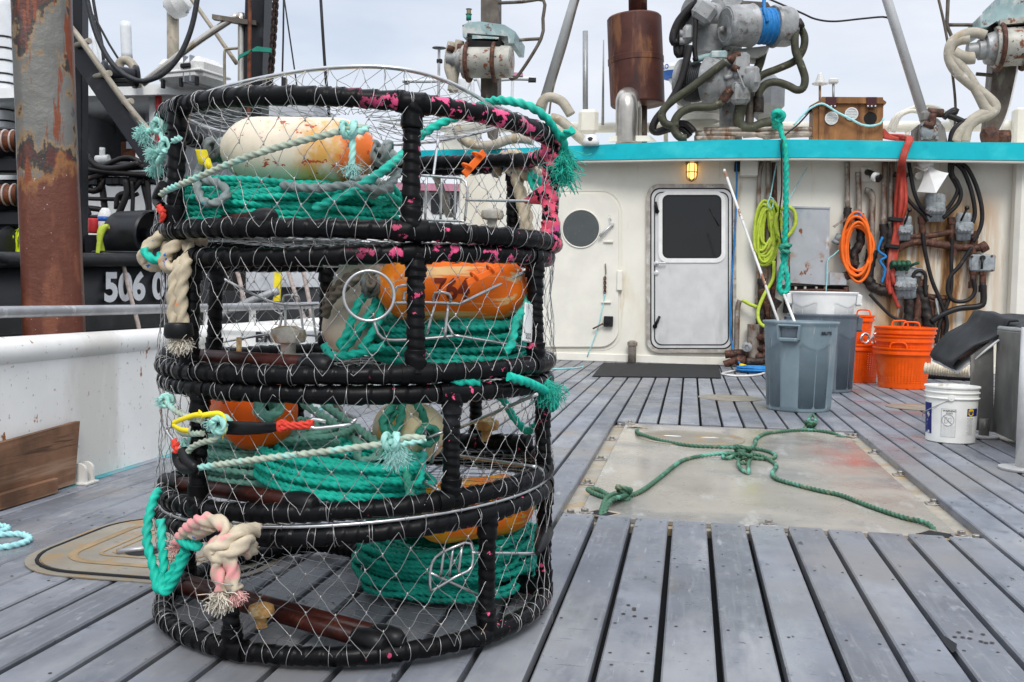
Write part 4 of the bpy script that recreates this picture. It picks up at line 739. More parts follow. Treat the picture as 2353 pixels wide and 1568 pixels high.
# ---- orange baskets
def basket(label, c, h, rb, rt, group='nested orange baskets', hand=True, a0=0.):
    t = thing('basket', label, 'basket', c, group); m = MB(); n, k = 150, 51; rows = []
    for j in range(k + 1):
        f = j / k; rows.append([V((c.x + (rb + (rt - rb) * f) * math.cos(2 * math.pi * (i + .0) / n), c.y + (rb + (rt - rb) * f) * math.sin(2 * math.pi * i / n), c.z + h * f)) for i in range(n)])
    vs = [p for r in rows for p in r]; fs = [(j * n + i, j * n + (i + 1) % n, (j + 1) * n + (i + 1) % n, (j + 1) * n + i) for j in range(k) for i in range(n) if not (i % 3 == 1 and j % 3 == 1 and 4 < j < 42)]
    m.add(vs, fs, True); m.f.append(tuple(range(n - 1, -1, -1))); m.sm.append(False); m.build('body', 'basket_orange', t)
    m = MB(); m.lathe([(rt - .01, h - .05), (rt + .012, h - .052), (rt + .013, h - .03), (rt + .004, h - .026), (rt + .006, h - .006), (rt + .018, h - .004), (rt + .019, h + .010), (rt - .006, h + .012), (rt - .008, h - .03)], 56, c, cap=False); m.build('rim', 'basket_orange', t)
    if hand:
        for s in (0, math.pi):
            a = a0 + s; o = V((math.cos(a), math.sin(a), 0)); e = V((-o.y, o.x, 0)); p = c + o * rt + V((0, 0, h)); m = MB()
            m.tube([p - e * .075, p - e * .072 + V((0, 0, .035)), p - e * .05 + V((0, 0, .06)), p + e * .05 + V((0, 0, .06)), p + e * .072 + V((0, 0, .035)), p + e * .075], .0085, 8, .015); m.build('handle', 'basket_orange', t)
    return t
g = G(2083, 895); cb = V((g.x, g.y + .21, 0)); kb = atd(cb) / F; hb = zat(2090, 801, cb)
basket('lowest of the three nested orange baskets, its perforated side in full view', cb, hb, 51 * kb, 63 * kb, a0=1.2)
basket('middle orange basket nested in the stack of three', cb + V((0, 0, zat(2090, 773, cb) - hb)), hb, 50.5 * kb, 62 * kb, a0=2.4, hand=False)
basket('topmost of the three nested orange baskets, both handles standing up', cb + V((.01, 0, zat(2090, 754, cb) - hb)), hb, 51 * kb, 64 * kb, a0=a_cam + .1)
g = G(1985, 881); cb2 = V((g.x - .05, g.y + .22, 0)); kb2 = atd(cb2) / F; hb2 = zat(1985, 792, cb2)
basket('orange basket half hidden behind the darker trash can', cb2, hb2, 45 * kb2, 52 * kb2, a0=.5)
basket('orange basket standing up out of the one behind the darker trash can', cb2 + V((-.03, .03, .30)), hb2 * .98, 34 * kb2, 42 * kb2, a0=.9)
for lab, px, py in (('steel ring hanging on the hidden basket nearest the trash can', 850, 470), ('steel ring on the right rim of the half hidden basket', 937, 468)):
    p = C(*Z3(px, py), atd(cb2) - .22); m = MB(); m.tubeP(np.array([list(p + RX * .045 * math.cos(x) + V((0, 0, .05 * math.sin(x))) + FY * .02 * math.cos(x)) for x in np.linspace(0, 6.28, 25)[:-1]]), .014, 10, True); m.tube([p - V((0, 0, .05)), p - V((.01, 0, .12))], .012); tag(m.build('steel_ring', 'chrome'), lab, 'ring', 'steel rings on the baskets')
# ---- white bucket
g = G(2196, 1021); cu = V((g.x, g.y + .13, 0)); ku = atd(cu) / F; hu = zat(2204, 886, cu); rb_, rt_ = 52.5 * ku, 57 * ku
bk = thing('bucket', 'white plastic bucket with blue and warning labels standing on the planks', 'bucket', cu); m = MB()
m.lathe([(rb_ - .006, 0), (rb_, .006), (rb_ + (rt_ - rb_) * .78, hu * .78), (rt_ + .006, hu * .785), (rt_ + .007, hu * .80), (rt_ - .001, hu * .81), (rt_ - .001, hu * .88), (rt_ + .006, hu * .885), (rt_ + .006, hu * .90), (rt_ - .001, hu * .91), (rt_, hu * .97), (rt_ + .008, hu * .975), (rt_ + .008, hu), (rt_ - .004, hu), (rt_ - .006, hu * .96), (rb_ - .004, .01)], 56, cu, cap=True); m.build('body', 'bucket_white', bk)
ab = math.atan2(-cu.y, -cu.x)
def onb(a, z, dr=.0015): r = rb_ + (rt_ - rb_) * z / hu + dr; return V((cu.x + r * math.cos(ab + a), cu.y + r * math.sin(ab + a), z))
def patch(name, a0, a1, z0, z1, mat, par, dr=.001):
    m = MB(); k = 14; m.sheet([[onb(a0 + (a1 - a0) * i / k, z, dr) for i in range(k + 1)] for z in (z0, z1)]); return m.build(name, mat, par)
def btext(par, body, size, a, z, mat='ink', bold=0, sx=1, dr=.002):
    vs, fs = textmesh(body, size, bold, sx); m = MB(); m.add([onb(a + x / rt_, z + y, dr) for x, y in vs], fs); m.build('lettering', mat, par)
zz = lambda py: (1250 - py) / (1250 - 805) * hu
u2a = lambda px: math.asin(max(-.99, min(.99, (px - 1537) / 178)))
p = patch('side_label', u2a(1352), u2a(1405), zz(1185), zz(940), 'label_blue', bk); btext(p, '46', .036, u2a(1383), zz(1030), 'white_plastic', .001, .8)
p = patch('warning_label', u2a(1470), u2a(1570), zz(1198), zz(975), 'label_grey', bk, .0008); p2 = patch('label_ground', u2a(1474), u2a(1566), zz(1194), zz(979), 'bucket_white', p, .0012)
btext(p, 'WARNING', .0155, u2a(1525), zz(992), 'ink', .0004); btext(p, 'AVISO', .0135, u2a(1525), zz(1010), 'ink', .0002)
for i in range(10): btext(p, '- - ---- -- --- -'.replace('-', '\u2013')[i % 4:], .0085, u2a(1518), zz(1108 + i * 8.6), 'label_grey', .0006, 1.3)
m = MB(); ctr = (u2a(1517), zz(1062)); 
m.poly([onb(ctr[0] + .034 * math.cos(x) / rt_, ctr[1] + .034 * math.sin(x), .003) for x in np.linspace(0, 6.29, 33)], .0022, 5)
m.poly([onb(ctr[0] + .034 * math.cos(2.35) * f / rt_, ctr[1] + .034 * math.sin(2.35) * f, .003) for f in np.linspace(-1, 1, 7)], .002, 5); m.build('prohibition_sign', 'label_grey', p)
m = MB()
for x0, x1, y0, y1 in ((-.018, -.004, -.018, .016), (.003, .018, -.010, .012)): m.poly([onb(ctr[0] + x / rt_, ctr[1] + y, .003) for x, y in ((x0, y0), (x1, y0), (x1, y1), (x0, y1), (x0, y0))], .0012, 4)
m.build('pictogram', 'label_grey', p)
p = patch('brand_label', u2a(1643), u2a(1707), zz(1030), zz(970), 'label_blue', bk); MATS['label_blue']
m = MB(); ca_, cz_ = u2a(1668), zz(999); m.add([onb(ca_ + .024 * math.cos(R_(60 * i + 30)) / rt_, cz_ + .026 * math.sin(R_(60 * i + 30)), .002) for i in range(6)], [tuple(range(6))]); m.build('hexagon_badge', 'label_yellow', p)
btext(p, 'NAPA', .0165, ca_, cz_, 'label_blue', .0008, .75, .0032)
p = patch('text_label', u2a(1635), u2a(1697), zz(1178), zz(1036), 'bucket_white', bk)
for i in range(15): btext(p, '\u2013\u2013 \u2013 \u2013\u2013\u2013 \u2013\u2013'[i % 3:], .0085, u2a(1664), zz(1045 + i * 9), 'ink', .0003, 1.15)
m = MB(); pa, pb = onb(u2a(1535) + .02, zz(890), .012), onb(u2a(1390), zz(1010), .03); m.poly([onb(u2a(1535), zz(895), .010), pa.lerp(pb, .5), pb, onb(u2a(1352), zz(1055), .02), onb(u2a(1335) - .1, zz(1062), .016)], .0028, 6); m.build('bail', 'steel_rod', bk)
m = MB(); m.lathe([(.02, 0), (.018, .010), (0, .012)], 16, onb(u2a(1535), zz(890), 0), (math.cos(ab), math.sin(ab), 0), cap=False); m.build('bail_boss', 'bucket_white', bk)
# ---- steel sorting table with a rubber covered chute
q = G(*Z3(1790, 1158), .035); xt, yt = q.x, q.y; zt = .67
tbx = thing('sorting_table', 'dull steel sorting box on round feet with a white leg at the right', 'table', (xt + .4, yt - .5, 0)); m = MB()
m.box((xt + .015, yt - .75, (zt + .035) / 2), (.03, 1.5, zt - .035), .004); m.build('side_panel', 'dull_steel', tbx)
m = MB(); el = [W(*Z3(*p), yt + .02) for p in ((1625, 600), (1792, 470), (1792, 1158), (1625, 1140))]; m.prism(el, (0, -.02, 0)); m.build('end_panel', 'dull_steel', tbx)
m = MB(); m.box((xt + .62, yt - .74, .047), (1.17, 1.48, .02), .003); m.build('bottom_panel', 'dull_steel', tbx)
m = MB(); m.box((xt + .62, yt + .012, .36), (1.16, .02, .58), .003); m.build('back_panel', 'dull_steel', tbx)
lg = G(*Z3(2000, 1440)); m = MB(); lz = zat(*Z3(1990, 385), lg); m.rod((lg.x + .02, lg.y, .0), (lg.x + .02, lg.y, lz), .047, seg=24); lo = m.build('leg', 'steel_white', tbx)
m = MB(); m.lathe([(.125, 0), (.125, .012), (.05, .016)], 32, (lg.x + .02, lg.y, .001)); m.build('foot_plate', 'steel_white', lo)
f2 = G(*Z3(1745, 1213)); m = MB(); m.rod((f2.x, f2.y + .06, 0), (f2.x, f2.y + .06, .12), .03, seg=16); lo = m.build('leg', 'dull_steel', tbx); m = MB(); m.lathe([(.09, 0), (.09, .012), (.03, .016)], 28, (f2.x, f2.y + .06, .001)); m.build('foot_plate', 'steel_white', lo)
m = MB(); m.rod((xt + .02, yt + .02, zt + .012), (xt + .02, yt - 1.5, zt + .012), .014); m.build('top_edge', 'steel_white', tbx)
ch = thing('rubber_chute', 'black rubber sheet on a white metal slide sloping down off the steel box', 'chute', C(*Z3(1600, 480), 5.9))
TL, TR, BL, BR = C(*Z3(1625, 305), 6.9), C(*Z3(1868, 372), 6.12), C(*Z3(1312, 588), 6.9), C(*Z3(1488, 672), 6.3); rows = []
prof = [(-.30, .02), (-.15, .035), (0, .0), (.12, -.018), (.3, -.012), (.5, .006), (.7, .004), (.9, -.004), (.97, -.012), (1.0, -.05)]
nrm = (TR - TL).cross(BL - TL).normalized(); nrm = nrm if nrm.z > 0 else -nrm
for t_, b_ in prof: rows.append([jit(TL.lerp(TR, s).lerp(BL.lerp(BR, s), t_) + nrm * (b_ + .018 * math.sin(s * 5 + t_ * 3)) - V((0, 0, .25 * max(0, -t_) ** 1.3)), .003) for s in np.linspace(0, 1, 9)])
m = MB(); m.sheet(rows, nrm * -.012); m.build('rubber_sheet', 'chute_black', ch)
m = MB(); m.sheet([[TL.lerp(TR, s).lerp(BL.lerp(BR, s), t_) - nrm * .05 for s in (0, 1.03)] for t_ in (0, 1.02)], nrm * -.006); m.build('metal_slide', 'steel_white', ch)
m = MB(); rows = [[jit(C(*Z3(x, y), d) + V((0, 0, .012 * math.sin(x * .02))), .003) for x, y, d in ((1800, 280, 7.0), (1845, 330, 6.6), (1875, 378, 6.25), (1885, 395, 6.1))], [C(*Z3(x, y), d) for x, y, d in ((1930, 285, 6.9), (1950, 330, 6.5), (1960, 372, 6.1), (1965, 388, 5.9))], [C(*Z3(x, y), d) for x, y, d in ((2130, 300, 6.0), (2140, 340, 5.75), (2150, 372, 5.5), (2150, 385, 5.4))]]
m.sheet(rows, V((0, 0, -.012))); m.build('rubber_flap', 'chute_black', ch)
# ---- mats, poles, ropes and hoses on the deck
m = MB(); m.prism([G(1387, 834, .012), G(1652, 838, .012), G(1657, 868, .012), G(1361, 864, .012)], (0, 0, -.011)); tag(m.build('rubber_mat', 'mat_black'), 'black rubber mat lying in front of the deckhouse door', 'mat')
a = C(1787, 735, atd(c1) - .05); b = C(1664, 390, atd(c1) + .5); m = MB(); m.poly([a - (b - a) * .25, a.lerp(b, .3), a.lerp(b, .7), b], .0105, 12); tag(m.build('pole', 'pole_paint'), 'long pole with flaking white paint sticking out of the front trash can', 'pole')
a = C(1822, 730, atd(c1) + .1); b = C(1802, 678, atd(c1) + .5); m = MB(); m.poly([a - (b - a) * .8, a, b], .011, 10); tag(m.build('stick', 'cable_white'), 'thin white stick standing in the front trash can', 'stick')
hz_ = .003
def PH4(px, py, z=.0): return PM(px, py, -.011) + V((0, 0, .0105 + z))
o = rope('rope_bridle', 'green rope bridle lying over the hatch cover, ends tied in its slots', 'rope', 'hatch_rope', [[PH4(438, 142, -.02), PH4(430, 165), PH4(455, 188, .01), PH4(560, 212), PH4(700, 236), PH4(850, 243), PH4(1000, 250), PH4(1085, 265), PH4(1120, 288), PH4(1085, 303), PH4(1000, 297), PH4(945, 278), PH4(885, 273), PH4(858, 292), PH4(885, 300), PH4(940, 285, .012), PH4(985, 268, .012), PH4(1018, 240, .012), PH4(1022, 205), PH4(1068, 177), PH4(1150, 165), PH4(1250, 158), PH4(1320, 160), PH4(1400, 172), PH4(1472, 187, -.02)],
  [PH4(258, 568, -.03), PH4(280, 545, .01), PH4(330, 512, .01), PH4(400, 487), PH4(470, 455), PH4(560, 385), PH4(650, 316), PH4(740, 291), PH4(850, 287, .01), PH4(940, 293, .014), PH4(1040, 298, .014), PH4(1100, 315), PH4(1124, 340), PH4(1104, 375), PH4(1130, 405), PH4(1250, 440), PH4(1350, 465), PH4(1450, 487), PH4(1600, 545), PH4(1750, 595), PH4(1880, 632), PH4(1930, 668, -.03)],
  [PH4(320, 512), PH4(260, 492), PH4(205, 470), PH4(190, 455), PH4(235, 455), PH4(290, 485), PH4(340, 500)], [PH4(262, 566, -.02), PH4(300, 540, .02), PH4(350, 520, .02), PH4(385, 495, .01)], [PH4(250, 572, -.02), PH4(275, 535, .02), PH4(325, 500, .02)]], .0082, step=.0045)
for px, py, R2, n_ in ((950, 292, .045, 4), (965, 320, .030, 2.5), (362, 497, .032, 3), (1290, 152, .035, 3)):
    m = MB(); knot(m, PH4(px, py, .018), .008, R2 * .85, (.2, .1, 1), n_); m.build('knot', 'hatch_rope', o)
m = MB(); ropeP(m, [PH4(1290, 152, .02), PH4(1285, 128, .03), PH4(1300, 105, .03), PH4(1318, 120, .03), PH4(1312, 150, .02)], .008); m.build('loop', 'hatch_rope', o)
m = MB(); ropeP(m, [PH4(950, 300, .02), PH4(935, 330, .01), PH4(950, 355, 0), PH4(985, 372, 0), PH4(985, 340, .01), PH4(1000, 300, .02), PH4(990, 280, .02)], .0075); m.build('loop', 'hatch_rope', o)
rope('deck_rope', 'pale cyan rope end lying on the planks beside the wooden board', 'rope', 'rope_cyan', [[G(-60, 1255, .008), G(0, 1258, .008), G(40, 1252, .008), G(68, 1240, .008), G(50, 1228, .008), G(0, 1229, .008), G(-60, 1232, .008)], [G(-60, 1226, .02), G(0, 1222, .012), G(18, 1214, .008), G(0, 1208, .008), G(-60, 1206, .008)]], .0085)
yb = YW - .55
def coilflat(m, c, R, r, n, sd=0, th=1.):
    R2 = random.Random(sd); pts = []
    for i in range(n * 14):
        t = i / 14 * 6.283; k = R * (1 + .22 * math.sin(t * .37 + sd)) ; pts.append(V(c) + V((k * math.cos(t) + R2.uniform(-.006, .006), k * .75 * math.sin(t), r + (i / 14) * r * th * .8)))
    return ropeP(m, pts, r, lobes=0, step=.03)
m = MB(); coilflat(m, V((.74, 11.4, 0)), .17, .011, 7, 2); tag(m.build('cable_coil', 'rope_blue'), 'blue cable lying in a coil on the deck beside the trash can', 'cable')
m = MB(); g = lambda u, v, z=.012: G(u, v, z); m.tube([g(1658, 860), g(1690, 864), g(1740, 862), g(1772, 850), g(1780, 838), g(1772, 828)], .012, 8); m.tube([g(1660, 858), g(1685, 853), g(1714, 850)], .011, 8); o = tag(m.build('power_cord', 'cable_white'), 'white power cord with a yellow plug on the deck by the rubber mat', 'cord')
m = MB(); p = g(1718, 846, .03); m.lathe([(.022, 0), (.03, .02), (.03, .07), (.022, .10)], 14, p, (-1, 0, .3)); m.build('plug', 'label_yellow', o)
m = MB(); P = spline([C(*Z3(1290, 690), 8.9), C(*Z3(1450, 705), 8.8), C(*Z3(1640, 715), 8.6)], .004); m.tubeP(P, .05, 14, mod=lambda a, t: 1 + .09 * np.sin(a * 260)); tag(m.build('suction_hose', 'hose_beige'), 'ribbed beige hose lying on the deck behind the white bucket', 'hose')
m = MB(); m.tube([G(*Z3(1290, 745), .03), G(*Z3(1450, 755), .03), G(*Z3(1650, 765), .03)], .032, 12); tag(m.build('deck_hose', 'black_rubber'), 'black hose lying on the deck under the ribbed beige one', 'hose')
# ============================================================ the deckhouse
M('cream_paint', (.79, .765, .67), .42, 0, .04, 2.2, [((.70, .64, .50), 1.6, .52, .74, (1, 1, .35)), ((.55, .38, .20), 5, .60, .76, (1.2, 1, .15)), ((.40, .25, .12), 17, .72, .77, (1, 1, .5)),
  ((.50, .27, .10), 3.2, .37, .57, (2.4, 1, .20), ((0, .75, 1.2), (0, 2.5, 2.0), (2, .1, .4), (2, 2.3, 1.8))), ((.20, .09, .035), 6, .50, .63, (1.8, 1, .25), ((0, .85, 1.2), (0, 2.3, 1.8), (2, 2.1, 1.6)))], bump=(9, .12, .004))
M('cream_plain', (.78, .755, .665), .42, 0, .05, 3, [((.6, .46, .28), 4, .64, .8, (1, 1, .3)), ((.35, .17, .06), 14, .72, .76)], bump=(12, .1, .003))
M('fascia_teal', (.0, .45, .52), .40, 0, .05, 3, [((.03, .55, .60), 2.2, .50, .72, (1, 1, 1.6)), ((.0, .36, .42), 5, .58, .74), ((.16, .11, .07), 30, .72, .76)], bump=(10, .1, .003))
M('door_alu', (.64, .64, .625), .38, .15, .06, 5, [((.50, .50, .48), 6, .54, .74, (1, 1, .2)), ((.36, .33, .28), 26, .70, .76)])
M('door_frame_dirty', (.40, .36, .31), .55, .1, .2, 9, [((.55, .53, .49), 7, .5, .66), ((.22, .15, .10), 14, .6, .72)])
M('glass_dark', (.008, .009, .011), .05, 0, .1, 3, spec=.42); M('glass_port', (.055, .065, .066), .28, 0, .1, 5, [((.16, .17, .17), 30, .6, .7)], spec=.7)
M('gasket', (.012, .012, .013), .5); M('lamp_lit', (.9, .6, .2), .3, emit=((1.0, .55, .14), 1.9)); M('lamp_brass', (.24, .20, .12), .45, .5)
M('pipe_worn', (.30, .26, .22), .5, .3, .25, 8, [((.16, .09, .055), 9, .48, .62, (1, 1, .5)), ((.48, .45, .40), 7, .58, .7)])
M('pipe_rust', (.10, .045, .03), .65, .1, .35, 18, [((.035, .02, .016), 12, .5, .64), ((.24, .10, .045), 22, .56, .68), ((.35, .32, .28), 30, .66, .72)], bump=(60, .5, .004))
M('hose_taped', (.024, .019, .017), .5, 0, .4, 12, [((.10, .065, .045), 12, .55, .7)], bump=(45, .5, .004)); M('hose_black', (.016, .014, .014), .42, 0, .3, 9, [((.09, .06, .045), 7, .6, .74)])
M('hose_yellow', (.47, .58, .06), .45, 0, .12, 20, [((.33, .22, .08), 9, .62, .72)]); M('hose_red', (.42, .055, .035), .5, 0, .2, 9, [((.5, .16, .11), 6, .55, .7, (1, 1, .3))]); M('cord_orange', (.88, .17, .02), .45)
M('valve_grey', (.30, .33, .34), .5, .1, .2, 14, [((.16, .075, .035), 14, .56, .66), ((.05, .05, .05), 22, .6, .7)], bump=(40, .2, .003)); M('valve_green', (.02, .09, .05), .5, 0, .3, 20)
M('cabinet_grey', (.42, .44, .455), .45, .2, .08, 3, [((.30, .34, .40), 4.5, .53, .68, (1, 1, .6), ((2, .20, .45),)), ((.62, .63, .63), 7, .60, .70, (1, 1, .35)), ((.22, .075, .03), 7, .63, .67, (1.3, 1, .6)), ((.32, .17, .08), 4, .52, .7, None, ((2, .10, .0),))], bump=(12, .1, .003))
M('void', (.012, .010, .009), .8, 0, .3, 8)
YF = YW - .42
def WP(u, v, off=0.): return W(u, v, YW - off)
def WF(u, v, off=0.): return W(u, v, YF - off)
x0, x1 = WP(1052, 600).x, 4.9; ztop = WP(1600, 366).z + .02
dh = thing('deckhouse', 'cream painted deckhouse with a turquoise roof edge at the forward end of the deck', 'deckhouse', (1.2, YW, 0))
m = MB(); m.box(((x0 + x1) / 2, YW + .06, ztop / 2 - .02), (x1 - x0, .12, ztop + .04), .02); m.box((x0 + .06, YW + 2.2, ztop / 2), (.12, 4.2, ztop), .01); m.build('wall', 'cream_paint', dh)
m = MB(); m.box(((x0 + x1) / 2, YW - .012, .05), (x1 - x0, .03, .10), .008); m.build('base_curb', 'cream_plain', dh)
# roof slab with its curved turquoise edge
ed = [(960, 346, 379, -.75), (1060, 344, 377, -.55), (1180, 341, 373, -.35), (1300, 336, 369, -.18), (1420, 331, 367, -.08), (1550, 325, 364.5, -.02), (1680, 321, 363, 0), (1850, 321, 362, 0), (2050, 324, 364, 0), (2200, 327, 367, 0), (2353, 328, 369, 0), (2600, 331, 373, 0)]
top = [WF(u, a, k) for u, a, b, k in ed]; bot = [WF(u, b, k) for u, a, b, k in ed]
m = MB(); m.sheet([top, bot], (0, .05, 0), smooth=False); m.build('roof_edge', 'fascia_teal', dh)
m = MB(); m.sheet([[p + V((0, .052, -.012)) for p in top], [V((p.x, YW + 4.5, p.z - .012)) for p in top]], (0, 0, -.05)); m.sheet([[p + V((0, .052, .016)) for p in bot], [V((p.x, YW + .3, p.z + .016)) for p in bot]], (0, 0, .03)); rf = m.build('roof', 'cream_plain', dh)
m = MB(); m.poly([p + V((0, .03, -.014)) for p in bot], .020, 8); m.build('roof_trim', 'cream_plain', dh)
RZ = sum(p.z for p in top[5:10]) / 5
# right hand corner column
a, b = WP(2312, 700).x, 4.9; m = MB(); m.box(((a + 4.3) / 2, YW - .10, ztop / 2), (4.3 - a, .22, ztop), .05); m.build('corner_column', 'cream_plain', dh)
# doors
def plate(mb, pts, off, th): mb.prism([WP(u, v, off + th) for u, v in pts], (0, th, 0))
def slab(name, pts, off, th, mat, par): m = MB(); plate(m, pts, off, th); return m.build(name, mat, par)
def ringwall(name, outer, inner, off, th, mat, par):
    m = MB(); n = len(outer); A = [WP(*p, off + th) for p in outer]; B = [WP(*p, off + th) for p in inner]; A2 = [p + V((0, th, 0)) for p in A]; B2 = [p + V((0, th, 0)) for p in B]
    vs = A + B + A2 + B2; f = []
    for i in range(n): j = (i + 1) % n; f += [(i, j, n + j, n + i), (i, 2 * n + i, 2 * n + j, j), (n + i, n + j, 3 * n + j, 3 * n + i)]
    m.add(vs, f); return m.build(name, mat, par)
dr = slab('door', rrect(1496, 434, 1682, 801, 20), .012, .03, 'door_alu', dh); dr['label'] = 'pale aluminium door with a dark window'
# the frame
ringwall('door_frame', rrect(1485, 423, 1692, 811, 30), rrect(1494, 432, 1684, 803, 22), .0, .055, 'door_frame_dirty', dh)
ringwall('door_gasket', rrect(1494, 432, 1684, 803, 22), rrect(1497, 435, 1681, 800, 20), .006, .040, 'gasket', dr)
ringwall('inner_trim', rrect(1503, 441, 1675, 794, 18), rrect(1505.5, 443.5, 1672.5, 791.5, 16), .042, .004, 'gasket', dr)
ringwall('window_frame', rrect(1513, 440, 1667, 604, 22), rrect(1522, 448, 1658, 594, 14), .042, .014, 'white_plastic', dr)
ringwall('window_gasket', rrect(1522, 448, 1658, 594, 14), rrect(1525.5, 451.5, 1654.5, 590.5, 11), .043, .010, 'gasket', dr)
slab('window', rrect(1525, 451, 1655, 591, 11), .043, .004, 'glass_dark', dr)
m = MB(); m.rod(WP(1630, 480, .05), WP(1652, 520, .05), .008); m.build('wiper', 'gasket', dr)
for u, v, u2, v2 in ((1510, 486, 1506, 464), (1505, 750, 1516, 727)):
    m = MB(); m.lathe([(.028, 0), (.028, .02), (.015, .024)], 16, WP(u, v, .042), (0, -1, 0)); m.tubeP(np.array([list(WP(u, v, .075)), list(WP(u2, v2, .08))]), [.020, .016], 10); m.build('dog_lever', 'gasket', dr)
m = MB(); m.lathe([(.032, 0), (.030, .012), (.012, .016), (.012, .045)], 16, WP(1508, 606, .042), (0, -1, 0)); m.tube([WP(1508, 606, .085), WP(1520, 605, .088), WP(1531, 605, .085)], .011, 10); m.build('handle', 'steel_white', dr)
m = MB(); m.lathe([(.030, 0), (.030, .010), (.022, .014), (.0, .014)], 20, WP(1508, 628, .042), (0, -1, 0), cap=False); m.build('lock', 'steel_white', dr)
hd = slab('hatch_door', rrect(1195, 446, 1421, 797, 42, 8), .004, .035, 'cream_plain', dh); hd['label'] = 'cream weathertight door with a round porthole'
ringwall('door_seat', rrect(1186, 437, 1430, 806, 50, 8), rrect(1188.5, 439.5, 1427.5, 803.5, 48, 8), .0, .008, 'cream_plain', dh)
c = WP(1335, 526, .04); rp_ = (WP(1377, 526) - WP(1335, 526)).length
m = MB(); m.lathe([(rp_, 0), (rp_, .004), (0, .005)], 40, c, (0, -1, 0), cap=False, smooth=False); pg = m.build('porthole', 'glass_port', hd)
m = MB(); m.tubeP(np.array([list(c + V((math.cos(t) * rp_ * 1.03, -.004, math.sin(t) * rp_ * 1.03))) for t in np.linspace(0, 6.2832, 49)[:-1]]), .010, 8, True); m.build('rim', 'cream_plain', pg)
m = MB(); m.lathe([(.03, 0), (.03, .03), (.012, .034)], 14, WP(1406, 516, .04), (0, -1, 0)); m.tubeP(np.array([list(WP(1406, 516, .085)), list(WP(1378, 544, .09))]), [.014, .020], 10); m.rod(WP(1404, 508, .08), WP(1400, 495, .08), .008); m.build('dog_lever', 'steel_white', hd)
for u, v in ((1398, 556), (1393, 695)): m = MB(); m.box(WP(u, v, .05), (.12, .03, .025), .006); m.build('stop_block', 'cream_plain', hd)
m = MB(); m.box(WP(1398, 739, .075), (.115, .06, .13), .008); m.lathe([(.034, 0), (.034, .02), (.0, .022)], 16, WP(1396, 738, .10), (0, -1, 0), cap=False); lt = m.build('latch', 'gasket', hd)
m = MB(); m.rod(WP(1386, 744, .09), WP(1362, 756, .1), .010); m.build('latch_bar', 'pipe_rust', lt)
m = MB(); m.box(WP(1424, 645, .04), (.07, .06, .25), .01); m.build('hinge', 'cream_plain', dh)
ch_ = thing('door_chain', 'short rusty chain with a thin blue cord hanging on the porthole door', 'chain', WP(1390, 650, .06))
m = MB()
for i in range(7):
    p = WP(1390 + .6 * (i % 2), 640 + i * 5.2, .06); k_ = (V((1, 0, 0)), V((0, 1, 0)))[i % 2]; m.tubeP(np.array([list(p + k_ * .014 * math.cos(t) + V((0, 0, .024 * math.sin(t)))) for t in np.linspace(0, 6.28, 13)[:-1]]), .006, 6, True)
m.build('chain_links', 'pipe_rust', ch_)
m = MB(); m.tube([WP(1391, 606, .06), WP(1392, 628, .05), WP(1389, 640, .06)], .009, 6); m.build('wire_pin', 'pipe_worn', ch_)
m = MB(); m.tube([WP(1390, 676, .07), WP(1388, 690, .06), WP(1384, 710, .06), WP(1372, 760, .06), WP(1352, 812, .06), WP(1346, 834, .04), G(1330, 845, .01), G(1255, 848, .01)], .0075, 6); m.build('cord', 'rope_cyan', ch_)
m = MB(); m.lathe([(.05, 0), (.05, .20), (.062, .21), (.062, .25), (.03, .27)], 14, WP(1452, 833, .09), cap=True); tag(m.build('deck_valve', 'pipe_worn'), 'short capped pipe stub on the deck left of the door', 'pipe stub')
# lamp over the door
wl = thing('wall_lamp', 'lit amber bulkhead lamp in a brass cage above the door', 'lamp', WP(1590, 384, .05)); m = MB(); m.box(WP(1590, 372, .05), (.15, .10, .07), .01); m.build('mount', 'lamp_brass', wl)
m = MB(); m.lathe([(.052, -.10), (.056, -.02), (.05, .06)], 20, WP(1590, 385, .07)); m.lathe([(.0, -.14), (.035, -.13), (.052, -.10)], 20, WP(1590, 385, .07), cap=False); m.build('glass', 'lamp_lit', wl)
m = MB()
for k in range(6):
    a = k * math.pi / 3; m.tube([WP(1590, 385, .07) + V((.066 * math.cos(a) * f, .066 * math.sin(a) * f, z)) for f, z in ((1, .08), (1, -.08), (.8, -.14), (0, -.17))], .006, 6)
for z in (.05, -.06): m.tubeP(np.array([list(WP(1590, 385, .07) + V((.066 * math.cos(t), .066 * math.sin(t), z))) for t in np.linspace(0, 6.28, 21)[:-1]]), .006, 6, True)
m.build('cage', 'lamp_brass', wl)
